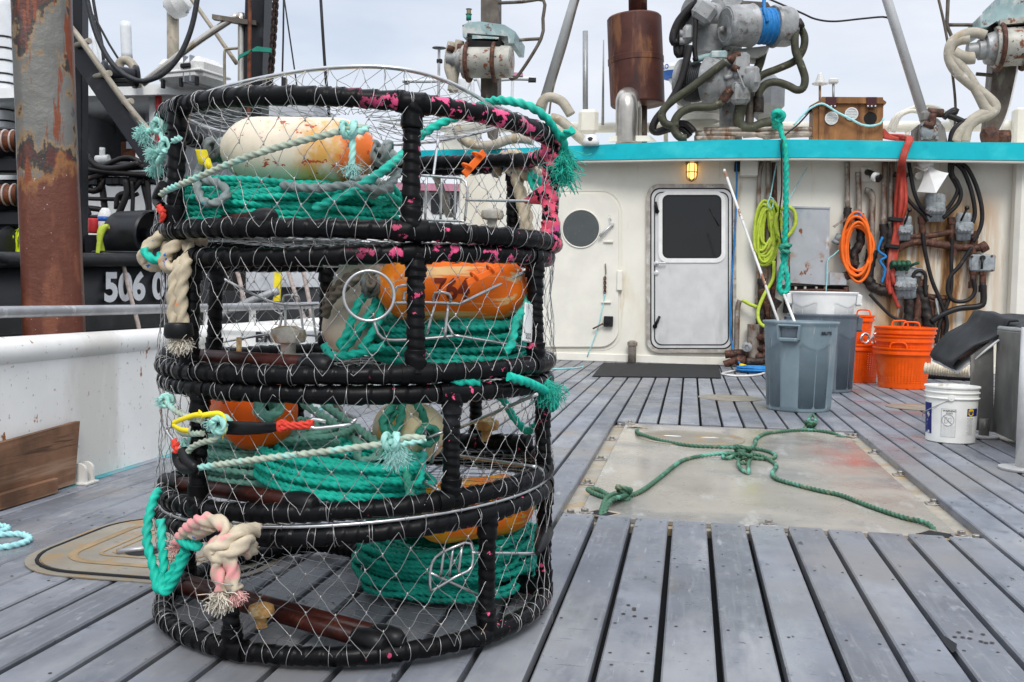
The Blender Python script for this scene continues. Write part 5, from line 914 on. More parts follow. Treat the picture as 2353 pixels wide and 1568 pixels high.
# ---- pipes, boxes, hoses on the wall
def wt(pts, off=.05): return [WP(p[0], p[1], p[2] if len(p) > 2 else off) for p in pts]
def hose(label, mat, pts, r, off=.06, name='hose', cat='hose', group=None, parent=None, mod=None, step=.03):
    m = MB(); m.tube(wt(pts, off), r, 10, step, mod=mod); o = m.build(name, mat, parent); return o if parent is not None else tag(o, label, cat, group)
PG = 'pipes on the deckhouse wall'
for lab, mat, pts, r in (('worn vertical pipe nearest the door, left of the yellow hose', 'pipe_worn', [(1752, 372), (1744, 420), (1742, 600), (1740, 700)], .026),
    ('worn vertical pipe behind the yellow hose coil', 'pipe_worn', [(1765, 372), (1764, 560), (1756, 700)], .030),
    ('rusty vertical pipe just right of the yellow hose, running to the deck', 'pipe_rust', [(1779, 374), (1780, 560), (1774, 700), (1772, 760)], .032),
    ('thin grey pipe coming down over the right edge of the metal cabinet', 'pipe_worn', [(1947, 372), (1947, 440), (1948, 478)], .032),
    ('grey pipe ending in black tape behind the orange cord', 'pipe_worn', [(1972, 396), (1973, 440), (1974, 498)], .034),
    ('thick grey pipe with an elbow beside the small wall camera', 'pipe_worn', [(1988, 438), (1999, 441), (2004, 452), (2004, 480), (2000, 640)], .040),
    ('grey pipe with a black joint left of the red hoses', 'pipe_worn', [(2033, 372), (2032, 440), (2030, 520)], .034),
    ('grey pipe half hidden behind the red hoses', 'pipe_worn', [(2050, 372), (2048, 440), (2046, 530)], .032),
    ('short rusty standpipe on the wall at the right of the door', 'pipe_worn', [(1700, 690), (1697, 700), (1695, 720), (1692, 818)], .030)):
    m = MB(); m.tube(wt(pts, .07), r, 12, .05); tag(m.build('wall_pipe', mat), lab, 'pipe', PG)
def taped(label, pts, r, group='taped hoses on the wall', off=.10): 
    m = MB(); P = spline(wt(pts, off), .016); m.tubeP(P, r, 12, mod=wrapmod(.11, .22)); return tag(m.build('taped_hose', 'hose_taped'), label, 'hose', group)
taped('black taped hose hanging inside the orange cord coil on its left side', [(1948, 478), (1946, 520), (1944, 560), (1952, 600), (1972, 612)], .044)
taped('black taped hose hanging inside the orange cord coil on its right side', [(1974, 492), (1978, 530), (1976, 560), (1962, 585), (1966, 610)], .050)
taped('thick frayed taped hose curving under the orange cord to the lower valves', [(2004, 575), (1998, 610), (1994, 640), (2010, 662), (2040, 670), (2060, 664)], .062)
taped('black taped hose joint above the blue twine', [(2030, 515), (2031, 540), (2028, 575)], .046)
taped('black taped hose joint behind the red hoses', [(2046, 525), (2044, 560), (2040, 620)], .044)
taped('thick taped hose hanging down left of the three nested baskets', [(2092, 656), (2090, 690), (2088, 740), (2085, 790)], .055)
taped('thick taped hose slanting down behind the three nested baskets', [(2098, 630), (2110, 660), (2124, 700), (2134, 745), (2138, 770)], .062)
taped('black taped hose below the yellow hose, down the rusty pipe', [(1750, 640), (1752, 700), (1745, 760), (1752, 815)], .050)
taped('black hose curving across the deck foot of the wall behind the front can', [(1790, 690), (1776, 720), (1790, 790), (1760, 826), (1715, 832)], .045, off=.22)
# lower pipe work
pw = thing('pipe_manifold', 'rusty pipe manifold with valves at the foot of the wall right of the door', 'manifold', WP(1715, 800, .12))
m = MB(); m.tube(wt([(1732, 745), (1731, 790), (1730, 832)], .12), .075, 14); m.build('standpipe', 'pipe_worn', pw)
m = MB(); m.tube(wt([(1700, 822), (1680, 832), (1664, 838)], .2), .045, 10); m.tube(wt([(1666, 815), (1700, 812), (1718, 814)], .18), .05, 10); m.lathe([(.05, 0), (.07, .03), (.07, .09), (.05, .12)], 12, WP(1690, 828, .2), (1, 0, 0)); m.build('valve', 'pipe_rust', pw)
for v, r in ((775, .05), (800, .045), (820, .06)):
    m = MB(); m.tube(wt([(1735, v), (1760, v + 2), (1790, v + 4)], .14), r, 10); m.lathe([(r * 1.35, 0), (r * 1.35, .06)], 8, WP(1752, v + 1, .14), (1, 0, 0), smooth=False); m.build('branch', 'pipe_rust', pw)
m = MB(); m.tube(wt([(1764, 700), (1770, 730), (1784, 740), (1800, 745)], .14), .05, 10); m.tube(wt([(1748, 665), (1756, 690), (1764, 705)], .13), .045, 10); m.build('elbow', 'pipe_rust', pw)
m = MB(); m.lathe([(.025, 0), (.06, .005), (.06, .03), (.025, .04)], 12, WP(1716, 797, .25), (0, -1, 0)); m.build('hand_wheel', 'valve_grey', pw)
# cabinet
cb_ = thing('metal_cabinet', 'grey metal cabinet with rust patches behind the hanging teal rope', 'cabinet', WP(1862, 565, .1)); m = MB(); m.prism([WP(*p, .16) for p in ((1813, 477), (1907, 479), (1905, 656), (1816, 650))], (0, .15, 0)); m.build('body', 'cabinet_grey', cb_)
m = MB(); m.prism([WP(*p, .172) for p in ((1812, 474), (1909, 476), (1908, 480), (1812, 478))], (0, .165, 0)); m.build('lid_lip', 'cabinet_grey', cb_)
m = MB(); m.prism([WP(*p, .18) for p in ((1906, 626), (1945, 628), (1945, 655), (1906, 655))], (0, .10, 0)); m.build('side_plate', 'cabinet_grey', cb_)
m = MB(); m.prism([WP(*p, .13) for p in ((1794, 610), (1813, 612), (1815, 655), (1794, 655))], (0, .12, 0)); m.build('left_plate', 'cabinet_grey', cb_)
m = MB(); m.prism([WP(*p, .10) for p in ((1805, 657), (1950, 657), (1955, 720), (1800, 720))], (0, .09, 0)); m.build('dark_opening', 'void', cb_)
m = MB(); m.tube(wt([(1802, 690), (1850, 684), (1900, 688), (1950, 682)], .14), .03, 8); m.tube(wt([(1800, 672), (1870, 668), (1948, 670)], .15), .022, 8); m.build('pipe_run', 'pipe_rust', cb_)
for u in (1828, 1850, 1876, 1896): m = MB(); m.lathe([(.016, 0), (.016, .05)], 6, WP(u, 659, .13), (0, 0, -1), smooth=False); m.build('stud', 'zinc', cb_)
m = MB(); m.tube(wt([(1940, 636), (1956, 632), (1976, 640)], .14), .055, 10); m.tube(wt([(1944, 660), (1946, 690), (1950, 720)], .14), .035, 10); m.build('drain_pipe', 'pipe_rust', cb_)
vv = thing('small_valve', 'small tap with a rusty handle at the right edge of the metal cabinet', 'valve', WP(1928, 545, .12)); m = MB(); m.lathe([(.04, 0), (.055, .04), (.055, .12), (.035, .15)], 12, WP(1920, 543, .12), (1, 0, -.4)); m.lathe([(.03, 0), (.05, .03), (.05, .10)], 10, WP(1932, 560, .12), (.2, 0, -1)); m.tube(wt([(1913, 552), (1925, 558), (1934, 553), (1932, 575)], .13), .028, 8); m.build('body', 'valve_grey', vv)
m = MB(); m.prism([WP(*p, .2) for p in ((1913, 520), (1918, 524), (1946, 505), (1944, 500))], (0, .015, 0)); m.build('handle', 'pipe_worn', vv)
jb = thing('junction_box', 'cream junction box under the roof edge right of the door', 'box', WP(1721, 388, .06)); m = MB(); m.box(WP(1721, 388, .07), (.21, .12, .19), .015); m.box(WP(1721, 402, .075), (.19, .13, .025), .006); m.build('body', 'cream_plain', jb)
m = MB(); m.box(WP(1696, 383, .05), (.09, .08, .12), .006); tag(m.build('cable_gland', 'gasket'), 'small dark box with the blue cable beside the cream junction box', 'box')
hose('blue cable hanging down along the right side of the door to the deck', 'rope_blue', [(1692, 372), (1693, 420), (1690, 520), (1682, 640), (1678, 740), (1684, 800), (1700, 836, .3), (1716, 846, .5)], .011, .08, 'blue_cable', 'cable')
# yellow hose
yh = thing('hose_coil', 'yellow green hose hanging in a coil from the wall above the front trash can', 'hose', WP(1770, 520, .15)); R2 = random.Random(5); pts = []
for k in range(17):
    cx, wdt, vt, vb = 1762 + R2.uniform(-10, 14), R2.uniform(15, 25), 466 + R2.uniform(-6, 22), R2.uniform(560, 612)
    for t in range(8): a = t / 8 * 6.283; pts.append((cx + wdt * math.cos(a) * (1 if math.sin(a) < 0 else .85), (vt + vb) / 2 - (vb - vt) / 2 * math.sin(a + .2), .10 + .014 * (k % 5) + .03 * R2.random()))
m = MB(); m.tube(wt(pts), .0170, 9, .03); m.build('loops', 'hose_yellow', yh)
m = MB(); m.tube(wt([(1800, 478, .2), (1783, 500, .22), (1786, 535, .22), (1803, 548, .22), (1826, 520, .22), (1826, 488, .22), (1808, 474, .22), (1795, 482, .22)]), .0215, 9); m.build('side_loop', 'hose_yellow', yh)
m = MB(); m.tube(wt([(1778, 600, .16), (1776, 640, .17), (1755, 680, .22), (1742, 715, .25), (1746, 742, .3), (1768, 755, .4), (1786, 757, .5)]), .0215, 9); m.tube(wt([(1706, 690, .12), (1724, 700, .14), (1740, 706, .16)]), .022, 9); m.build('tail', 'hose_yellow', yh)
m = MB(); m.tube(wt([(1784, 374, .09), (1776, 420, .12), (1770, 452, .2), (1764, 468, .22), (1772, 480, .22), (1778, 460, .22), (1768, 452, .2)]), .008, 6); m.tube(wt([(1856, 384, .06), (1840, 410, .08), (1812, 460, .15)]), .006, 6); m.build('hanging_cord', 'rope_cyan', yh)
# ropes hanging from the roof
def rw(name, label, mat, paths, r): return rope(name, label, 'rope', mat, paths, r)
K1 = WF(1788, 268, .02); o = rw('hanging_rope', 'thick teal rope knotted on the roof and hanging over its turquoise edge', 'teal_rope', [[WF(1784, 300, -.4), WF(1780, 285, -.2), K1, WF(1794, 300, .03), WF(1802, 330, .05), WF(1806, 370, .05), WF(1806, 450, .02), WF(1805, 520, -.02), WF(1803, 560, -.05), WF(1806, 585, -.05), WF(1800, 605, -.05), WF(1793, 640, -.05), WF(1791, 664, -.05), WF(1800, 674, -.05), WF(1809, 664, -.05), WF(1809, 640, -.05), WF(1802, 605, -.05), WF(1798, 580, -.06)]], .027)
m = MB(); knot(m, K1 + V((0, -.02, 0)), .026, .05, (0, 1, .3), 2.4); m.build('knot', 'teal_rope', o)
m = MB(); knot(m, WF(1804, 572, -.02), .022, .045, (0, 0, 1), 3); m.build('splice', 'green_rope', o)
m = MB(); m.tube([WF(1870, 246, -.6), WF(1835, 285, -.2), WF(1798, 320, .06), WF(1796, 370, .06), WF(1796, 440, .0), WF(1790, 500, -.05), WF(1794, 545, -.06), WF(1798, 570, -.06)], .010, 6); tag(m.build('thin_cable', 'hose_black'), 'thin black cable looping down from the wooden box beside the teal rope', 'cable')
# orange cord
R2 = random.Random(9); pts = []
for k in range(7):
    cx, cy, a_, b_ = 1972 + R2.uniform(-6, 5), 556 + R2.uniform(-6, 22), 30 + R2.uniform(-6, 7), 54 + R2.uniform(-6, 22)
    for t in range(12): a = t / 12 * 6.283; pts.append((cx + a_ * math.cos(a), cy - b_ * math.sin(a) + 8, .17 + .012 * k))
m = MB(); m.tube(wt(pts), .0165, 8, .03); oc = tag(m.build('orange_cord', 'cord_orange'), 'orange extension cord hanging in a coil on the wall', 'cord')
hose('', 'rope_blue', [(1964, 498, .2), (1972, 488, .22), (1980, 496, .22), (1972, 502, .22), (1966, 490, .2)], .014, name='tie', parent=oc)
hose('', 'rope_cyan', [(1928, 575, .2), (1916, 586, .2), (1902, 600, .2), (1900, 640, .19), (1898, 670, .19)], .007, name='twine', parent=oc)
bt = hose('blue twine tangled on the pipes between the orange cord and the red hoses', 'rope_blue', [(2028, 545), (2018, 575), (2036, 590), (2022, 600), (2034, 620), (2026, 650)], .016, .16, 'blue_twine', 'twine')
# red hoses
rh = thing('red_hoses', 'bundle of red hoses draped over the turquoise roof edge', 'hoses', WF(2060, 480, 0))
for i, (du, r, end) in enumerate(((-6, .024, [(2038, 640), (2042, 668)]), (-1, .024, [(2046, 650), (2058, 690), (2066, 708)]), (4, .024, [(2044, 655), (2046, 676)]), (8, .023, [(2052, 620), (2050, 650)]), (1, .024, [(2050, 630), (2054, 655)]))):
    m = MB(); k = du * .55
    P = [WF(2040 + du, 312, -.6), WF(2075 + k, 314, -.25), WF(2090 + k, 320, .03), WF(2080 + k, 345, .06), WF(2072 + k, 375, .06), WP(2070 + du, 405, .2), WP(2068 + du * 1.6, 470, .14 + .02 * i), WP(2060 + du * .6, 535, .15), WP(2052 + du, 580, .15), WP(2047 + du, 625, .15)] + [WP(u, v, .15 + .01 * i) for u, v in end]
    m.tube(P, r, 9, .05); m.build('hose', 'hose_red', rh)
for v in (402, 505, 567): 
    u = 2070 - (v - 400) * .125; m = MB(); m.box(WP(u, v, .17), (.16, .10, .05), .01, Matrix.Rotation(.1, 3, 'Y')); m.build('tie', 'gasket', rh)
# camera and loudspeaker
wc = thing('wall_camera', 'small dark and white camera on a wall bracket left of the red hoses', 'camera', WP(2006, 402, .1)); m = MB(); m.box(WP(1990, 402, .02), (.13, .03, .17), .006); m.build('bracket', 'cream_plain', wc)
m = MB(); m.tube(wt([(1993, 396, .04), (2000, 398, .12), (2006, 402, .18)]), .036, 12); m.lathe([(.045, 0), (.052, .02), (.052, .10), (.045, .12)], 18, WP(2004, 402, .17), (.6, -.6, -.45)); m.build('body', 'hose_black', wc)
m = MB(); m.lathe([(.054, 0), (.056, .04), (.04, .045), (.0, .03)], 18, WP(2008, 405, .24), (.6, -.6, -.45), cap=False); m.build('shroud', 'white_plastic', wc)
hs = thing('horn_speaker', 'white square horn loudspeaker hanging under the roof edge', 'speaker', WP(2140, 410, .2)); top_, e_ = WP(2128, 376, .2), [WP(2107, 441, .25), WP(2151, 444, .50), WP(2180, 398, .42), WP(2140, 396, .12)]
m = MB(); rows = []
for k in range(9):
    f = k / 8; g_ = .16 + .84 * f ** 1.9; ctr = top_.lerp(sum(e_, V()) / 4, f); rows.append([ctr + (p - sum(e_, V()) / 4) * g_ for p in e_])
vs = [p for r in rows for p in r]; m.add(vs, [(j * 4 + i, j * 4 + (i + 1) % 4, (j + 1) * 4 + (i + 1) % 4, (j + 1) * 4 + i) for j in range(8) for i in range(4)] + [(0, 3, 2, 1), (32, 33, 34, 35)]); m.build('horn', 'white_plastic', hs)
d_ = (sum(e_, V()) / 4 - top_).normalized(); m = MB(); m.lathe([(.05, -.10), (.085, -.09), (.09, .0), (.075, .06)], 20, top_, tuple(d_)); m.build('driver', 'white_plastic', hs); m = MB(); m.lathe([(.0, -.101), (.06, -.101)], 20, top_, tuple(d_), cap=False); m.build('badge', 'rope_blue', hs)
m = MB(); m.tube(wt([(2102, 405, .02), (2100, 384, .12), (2125, 392, .3), (2132, 385, .3)]), .012, 6); m.tube(wt([(2103, 402, .03), (2112, 404, .15)]), .045, 10); m.build('bracket', 'cream_plain', hs)
# valve blocks
def valve(label, u, v, s, lever=None, grp='hydraulic valves on the wall', mat='valve_grey', sp=3):
    t = thing('valve_block', label, 'valve', WP(u, v, .1), grp); s *= .86; m = MB(); k = .0124 * s
    m.box(WP(u, v, .12), (30 * k * .55, .14, 26 * k * .5), .02)
    for i in range(sp):
        x = (i - (sp - 1) / 2) * 9 * s
        m.lathe([(.045 * s, 0), (.055 * s, .03), (.055 * s, .10 * s + .05), (.04 * s, .12 * s + .06)], 12, WP(u + x, v - 2, .10), (0, 0, 1)); m.lathe([(.035 * s, 0), (.05 * s, .02), (.03 * s, .10 * s)], 10, WP(u + x * .8, v + 9 * s, .14), (.2 * (i - 1), 0, -1)); m.lathe([(.05 * s, 0), (.05 * s, .06), (.02, .09)], 8, WP(u + x, v + 2, .18), (0, -1, 0), smooth=False)
    m.build('body', mat, t)
    if lever:
        m = MB(); a, b = WP(lever[0], lever[1], .2), WP(lever[2], lever[3], .26); m.rod(a, b, .012); m.lathe([(0, -.028), (.022, -.018), (.028, 0), (.022, .018), (0, .028)], 12, b, cap=False); m.build('lever', 'hose_black', t)
    return t
valve('grey valve block right under the horn loudspeaker', 2148, 482, 1.15, None, sp=4)
valve('grey valve block partly behind the red hoses, its lever up', 2078, 530, .95, (2078, 516, 2090, 483))
valve('grey valve block at the right, below two looping black hoses', 2214, 526, 1.1, (2208, 508, 2222, 478))
valve('lower grey valve block beside the red hose ends', 2080, 655, 1.3, None, sp=4)
t = thing('lever_bank', 'row of green levers on a grey block beside the red hoses', 'lever bank', WP(2070, 615, .12)); m = MB(); m.box(WP(2072, 626, .10), (.44, .12, .10), .012); m.build('block', 'valve_grey', t)
for i in range(4):
    m = MB(); m.tube(wt([(2050 + i * 11, 620, .15), (2050 + i * 11, 606, .20), (2054 + i * 11, 604, .24), (2056 + i * 11, 612, .26)]), .030, 8); m.build('lever', 'valve_green', t)
m = MB(); m.tube(wt([(2090, 612, .16), (2104, 606, .2), (2112, 604, .22)]), .018, 8); m.build('long_lever', 'valve_green', t)
jx = thing('switch_box', 'grey switch box with a black handle on the right part of the wall', 'switch box', WP(2254, 605, .08)); m = MB(); m.box(WP(2255, 605, .09), (.27, .15, .195), .015); m.box(WP(2229, 604, .10), (.04, .10, .13), .01); m.build('body', 'valve_grey', jx)
m = MB(); m.lathe([(.03, 0), (.03, .03)], 14, WP(2257, 593, .165), (0, -1, 0)); m.rod(WP(2257, 593, .21), WP(2256, 619, .21), .014); m.build('handle', 'hose_black', jx)
for u, v in ((2234, 590), (2279, 589), (2279, 622)): m = MB(); m.lathe([(.014, 0), (.012, .01)], 8, WP(u, v, .165), (0, -1, 0)); m.build('bolt', 'pipe_rust', jx)
HG = 'black hydraulic hoses on the wall'
for lab, pts, r in (('black hose from behind the red bundle to the upper valve, outer of two', [(2088, 374), (2094, 410), (2100, 440), (2112, 470), (2128, 488), (2140, 500)], .026),
    ('black hose from behind the red bundle to the upper valve, inner of two', [(2076, 376), (2080, 420), (2082, 450), (2100, 474), (2120, 492), (2132, 508)], .026),
    ('black hose looping right of the loudspeaker into the upper valve, outer of two', [(2190, 372), (2188, 400), (2200, 420), (2208, 446), (2200, 470), (2178, 492), (2166, 502)], .028),
    ('black hose looping right of the loudspeaker into the upper valve, inner of two', [(2183, 372), (2183, 400), (2196, 424), (2200, 440), (2186, 468), (2170, 486)], .026),
    ('longest black hose looping down at the right to the right hand valve', [(2200, 374), (2222, 386), (2244, 430), (2256, 480), (2254, 520), (2236, 556)], .028),
    ('black hose inside the longest loop, ending on the right hand valve', [(2196, 376), (2214, 394), (2232, 440), (2240, 490), (2230, 520), (2214, 528)], .028),
    ('black hose running straight down from the upper valve to the deck', [(2121, 535), (2124, 570), (2140, 640), (2160, 690), (2176, 740), (2172, 770)], .027),
    ('second black hose running down from the upper valve crossing the first', [(2188, 546), (2186, 600), (2186, 650), (2180, 690), (2160, 740), (2150, 790)], .026),
    ('black hose curling from the right hand valve round to the switch box', [(2232, 570), (2206, 610), (2184, 636), (2178, 670), (2194, 692), (2224, 690), (2240, 670), (2236, 640)], .028),
    ('black hose from the switch box down along the wall to the table', [(2258, 652), (2260, 690), (2250, 704), (2200, 710), (2160, 726), (2140, 740)], .042),
    ('small black hose bent in a hook above the rusty tap', [(2098, 652), (2100, 630), (2114, 622), (2126, 632), (2126, 660), (2128, 680)], .026),
    ('black cable sagging behind the orange baskets', [(1998, 676), (2020, 700), (2050, 728), (2080, 738)], .022)):
    hose(lab, 'hose_black', pts, r * .86, .13 + rnd.uniform(0, .05), 'hydraulic_hose', 'hose', HG)
for lab, pts, r in (('rusty pipe running level between the middle and right hand valves', [(2096, 545), (2140, 542), (2188, 533), (2205, 532)], .036), ('thick rusty pipe arching from the red hoses across to the switch box', [(2052, 578), (2080, 562), (2112, 556), (2160, 562), (2200, 568), (2240, 570), (2260, 568)], .046),
    ('rusty upright left of the crossing hoses below the upper valve', [(2118, 506), (2120, 530), (2124, 555)], .036), ('rusty upright right of the crossing hoses below the upper valve', [(2186, 508), (2188, 540), (2190, 580)], .034), ('rusty elbow pipe leaving the right hand valve', [(2238, 540), (2238, 560), (2232, 575)], .042),
    ('short rusty pipe stub under the switch box, left one', [(2236, 622), (2236, 640), (2234, 655)], .034), ('short rusty pipe stub under the switch box, right one', [(2258, 624), (2258, 640), (2258, 664)], .036), ('rusty pipe dropping to the deck right of the lower valves', [(2112, 650), (2112, 680), (2106, 740)], .044)):
    m = MB(); m.tube(wt(pts, .11), r, 10, .03); 
    for q in (pts[0], pts[-1]): m.lathe([(r * 1.3, -.04), (r * 1.3, .04)], 8, WP(*q, .11), tuple((WP(*pts[1], .11) - WP(*pts[0], .11)).normalized()), smooth=False)
    tag(m.build('rusty_pipe', 'pipe_rust'), lab, 'pipe', 'rusty pipes on the wall')
tp = thing('rusty_tap', 'rusty tap with a grey lever low on the wall behind the chute', 'tap', WP(2145, 685, .1)); m = MB(); m.tube(wt([(2124, 680), (2150, 684), (2174, 686)], .1), .036, 10); m.tube(wt([(2128, 655), (2126, 672), (2130, 682)], .1), .03, 8); m.tube(wt([(2142, 690), (2142, 730), (2138, 770)], .1), .032, 8); m.tube(wt([(2170, 690), (2170, 730), (2166, 790)], .1), .034, 8); m.build('body', 'pipe_rust', tp)
m = MB(); m.prism([WP(*p, .18) for p in ((2148, 686), (2153, 686), (2160, 728), (2157, 730))], (0, .012, 0)); m.build('lever', 'valve_grey', tp)
# ============================================================ gear on the deckhouse roof
M('muffler', (.075, .026, .019), .5, .1, .2, 4, [((.20, .085, .04), 6, .50, .66, (1, 1, .22)), ((.045, .02, .018), 5, .55, .72, (1.2, 1, .25)), ((.30, .16, .09), 2.1, .62, .72, (1, 1, .6))], bump=(40, .2, .003))
M('stainless', (.50, .47, .42), .28, .85, .12, 5, [((.34, .27, .18), 6, .55, .72, (1, 1, .2))]); M('galv', (.36, .37, .375), .45, .45, .12, 6)
M('winch_grey', (.30, .305, .30), .42, .1, .16, 7, [((.46, .47, .47), 6, .54, .7), ((.13, .125, .115), 5, .56, .70), ((.24, .09, .035), 9, .63, .70), ((.10, .09, .08), 14, .62, .70)], bump=(30, .15, .003))
M('hauler_paint', (.42, .41, .36), .48, .1, .18, 6, [((.20, .07, .03), 10, .54, .63), ((.08, .035, .025), 17, .60, .66), ((.44, .56, .56), 4, .6, .75)], bump=(40, .25, .003))
M('hauler_teal', (.30, .42, .42), .45, 0, .14, 5, [((.55, .56, .53), 6, .5, .66), ((.15, .05, .025), 8, .60, .68)])
M('mast_brown', (.13, .11, .09), .55, .2, .25, 5, [((.055, .03, .02), 6, .52, .66, (1, 1, .4)), ((.25, .23, .19), 7, .58, .70, (1, 1, .4)), ((.22, .08, .03), 11, .63, .7)])
M('hose_olive', (.060, .060, .038), .6, 0, .25, 10, [((.05, .048, .03), 12, .52, .66), ((.17, .16, .11), 18, .6, .7)], bump=(50, .3, .003)); M('hose_sleeve', (.44, .40, .32), .7, 0, .15, 8, [((.36, .28, .17), 6, .52, .68), ((.70, .68, .63), 9, .58, .7)], bump=(22, .5, .006))
M('wire_rope', (.035, .037, .04), .5, .3, .2, 40); M('tube_grey', (.47, .48, .48), .42, .1, .06, 4); M('plywood', (.24, .105, .035), .5, 0, .2, 6, [((.12, .045, .015), 9, .50, .66, (1, 1, .16)), ((.34, .17, .06), 7, .56, .7, (1, 1, .2))])
M('hinge_maroon', (.055, .012, .014), .45); M('vent_white', (.70, .70, .68), .4, 0, .1, 60); M('dome_blue', (.02, .12, .46), .4); M('antenna_pole', (.32, .20, .13), .5, .3)
D6 = lambda px, py: ((2350 + px * .4145) / 1.741, py * .4145 / 1.741)
D7 = lambda px, py: ((3200 + px * .4146) / 1.741, py * .4146 / 1.741)
D5 = lambda px, py: ((1600 + px * .4145) / 1.741, py * .4145 / 1.741)
def WR(u, v, k=.6): return W(u, v, YF + k)
PX = (YF + .6) / F                                   # metres to one measured pixel up there
def rt(mb, f, pts, k, r, seg=10, step=.04, **kw):
    return mb.tube([WR(*f(p[0], p[1]), (p[2] if len(p) > 2 else k)) for p in pts], r, seg, step, **kw)
raw = lambda u, v: (u, v)
def drum(mb, f, a, b, k, prof, seg=28):               # lathe between two measured points, profile in (share of length, radius px)
    A, B = WR(*f(*a), k[0]), WR(*f(*b), k[1]); Ld = (B - A).length
    return mb.lathe([(r * PX, t * Ld) for t, r in prof], seg, A, tuple((B - A).normalized()))
# exhaust with its silencer
ex = thing('exhaust_stack', 'rusty brown exhaust stack with a fat silencer standing on the roof', 'exhaust', WR(1464, 326, .9)); q = PX * 1.025
cx = WR(1464, 140, .9); zt_, zb_ = WR(1464, 38, .9).z, WR(1464, 245, .9).z; ax = (WR(1465, 0, .9) - WR(1478, 330, .9)).normalized()
m = MB(); bse = WR(1465, 243, .9); Lh = (WR(1465, 40, .9) - bse).length; m.lathe([(.12, -.02), (.33, 0), (.345, .02), (.348, Lh * .47), (.356, Lh * .475), (.356, Lh * .535), (.348, Lh * .54), (.345, Lh - .02), (.33, Lh), (.12, Lh + .01)], 48, bse, tuple(ax)); m.build('silencer', 'muffler', ex)
m = MB(); m.rod(WR(1466, 42, .9), WR(1462, -260, .9), .118, seg=24); m.build('upper_pipe', 'muffler', ex); m = MB(); m.rod(WR(1476, 244, .9), WR(1476, 330, .9), .062, seg=20); m.build('lower_pipe', 'mast_brown', ex)
m = MB(); m.tube([WR(1440, 330, .35), WR(1440, 250, .35), WR(1440, 233, .40), WR(1443, 226, .52), WR(1448, 236, .66), WR(1450, 255, .72), WR(1450, 330, .75)], 24.5 * PX, 24, .03); tag(m.build('vent_pipe', 'stainless'), 'stainless steel gooseneck vent in front of the silencer', 'vent')
m = MB(); a, b = WR(1400, 316, .3), WR(1510, 318, .3); m.prism([WR(1396, 326, .28), WR(1404, 312, .28), WR(1494, 312, .28), WR(1508, 324, .28)], (0, .05, 0)); tag(m.build('roof_coaming', 'cream_plain'), 'low cream bracket on the roof at the foot of the exhaust', 'bracket')
# rail
rl = thing('roof_rail', 'long white pipe rail running along the roof behind the gear', 'rail', WR(1700, 325, 1.6)); m = MB(); m.tube([WR(1010, 292, 1.4), WR(1250, 293, 1.6), (WR(1700, 293, 1.6)), WR(2110, 291, 1.6), WR(2345, 289, 1.6)], 12 * PX * 1.08, 16, .3); m.build('pipe', 'cream_plain', rl)
for u in (1180, 1530, 1810, 2085): m = MB(); m.rod(WR(u, 294, 1.6), WR(u, 335, 1.6), .03); m.build('post', 'cream_plain', rl)
m = MB(); m.box(WR(2346, 300, 1.5), (.20, .2, .55), .03); m.build('end_post', 'cream_plain', rl)
# winch mast
wm = thing('winch_mast', 'grey mast on the roof carrying the three hydraulic winches', 'mast', WR(1680, 326, .7)); m = MB(); m.box(WR(1676, -60, .95), (64 * PX, .30, 3.3), .02); m.build('column', 'winch_grey', wm)
m = MB(); A = WR(1679, 226, .7); B = WR(1679, 330, .7); m.rod(A, B, 25 * PX, seg=24); m.build('pedestal', 'winch_grey', wm)
m = MB(); m.prism([WR(*D6(*p), .68) for p in ((1308, 60), (1392, 62), (1390, 545), (1310, 540))], (0, .05, 0)); m.prism([WR(*D6(*p), .55) for p in ((1395, 480), (1762, 440), (1720, 510), (1640, 560), (1500, 545))], (0, .35, 0)); m.build('winch_bracket', 'hauler_paint', wm)
m = MB(); m.prism([WR(*D6(*p), .55) for p in ((1050, 235), (1308, 230), (1306, 440), (1290, 492), (1052, 488))], (0, .4, 0)); m.build('side_box', 'winch_grey', wm)
m = MB(); m.prism([WR(*D6(*p), .8) for p in ((1465, 55), (1500, 8), (1740, 22), (1790, 100), (1720, 130), (1540, 110))], (0, .12, 0)); m.build('roller_cover', 'mast_brown', wm)
GWN = 'winches on the roof mast'
wn = thing('winch', 'upper winch wound with blue rope', 'winch', WR(1740, 60, .4), GWN)
KW = (.25, .62); P0, P1 = (1330, 245), (1972, 262)
m = MB(); drum(m, D6, P0, P1, KW, [(0, 30), (.005, 40), (.03, 43), (.06, 42), (.34, 45), (.38, 47), (.41, 44), (.415, 33)]); m.build('left_housing', 'winch_grey', wn)
m = MB(); drum(m, D6, P0, P1, KW, [(.69, 33), (.695, 44), (.73, 46), (.76, 43), (.92, 43), (.98, 40), (1.0, 34)]); m.build('right_housing', 'winch_grey', wn)
m = MB(); A, B = WR(*D6(*P0), KW[0]), WR(*D6(*P1), KW[1]); n_ = 11
for i in range(n_):
    c = A.lerp(B, .43 + .25 * i / (n_ - 1)); d = (B - A).normalized(); e = d.cross(V((0, 0, 1))).normalized(); g_ = e.cross(d); rr = (34 + 1.5 * math.sin(i * 2)) * PX
    m.tubeP(np.array([list(c + (e * math.cos(t) + g_ * math.sin(t)) * rr) for t in np.linspace(0, 6.283, 25)[:-1]]), .021, 7, True)
m.build('blue_rope', 'rope_blue', wn); m = MB(); ropeP(m, [WR(*D6(1735, 215), .25), WR(*D6(1712, 130), .24), WR(*D6(1705, 30), .3), WR(*D6(1704, -160), .3)], .020, step=.03); m.build('rope_lead', 'rope_blue', wn)
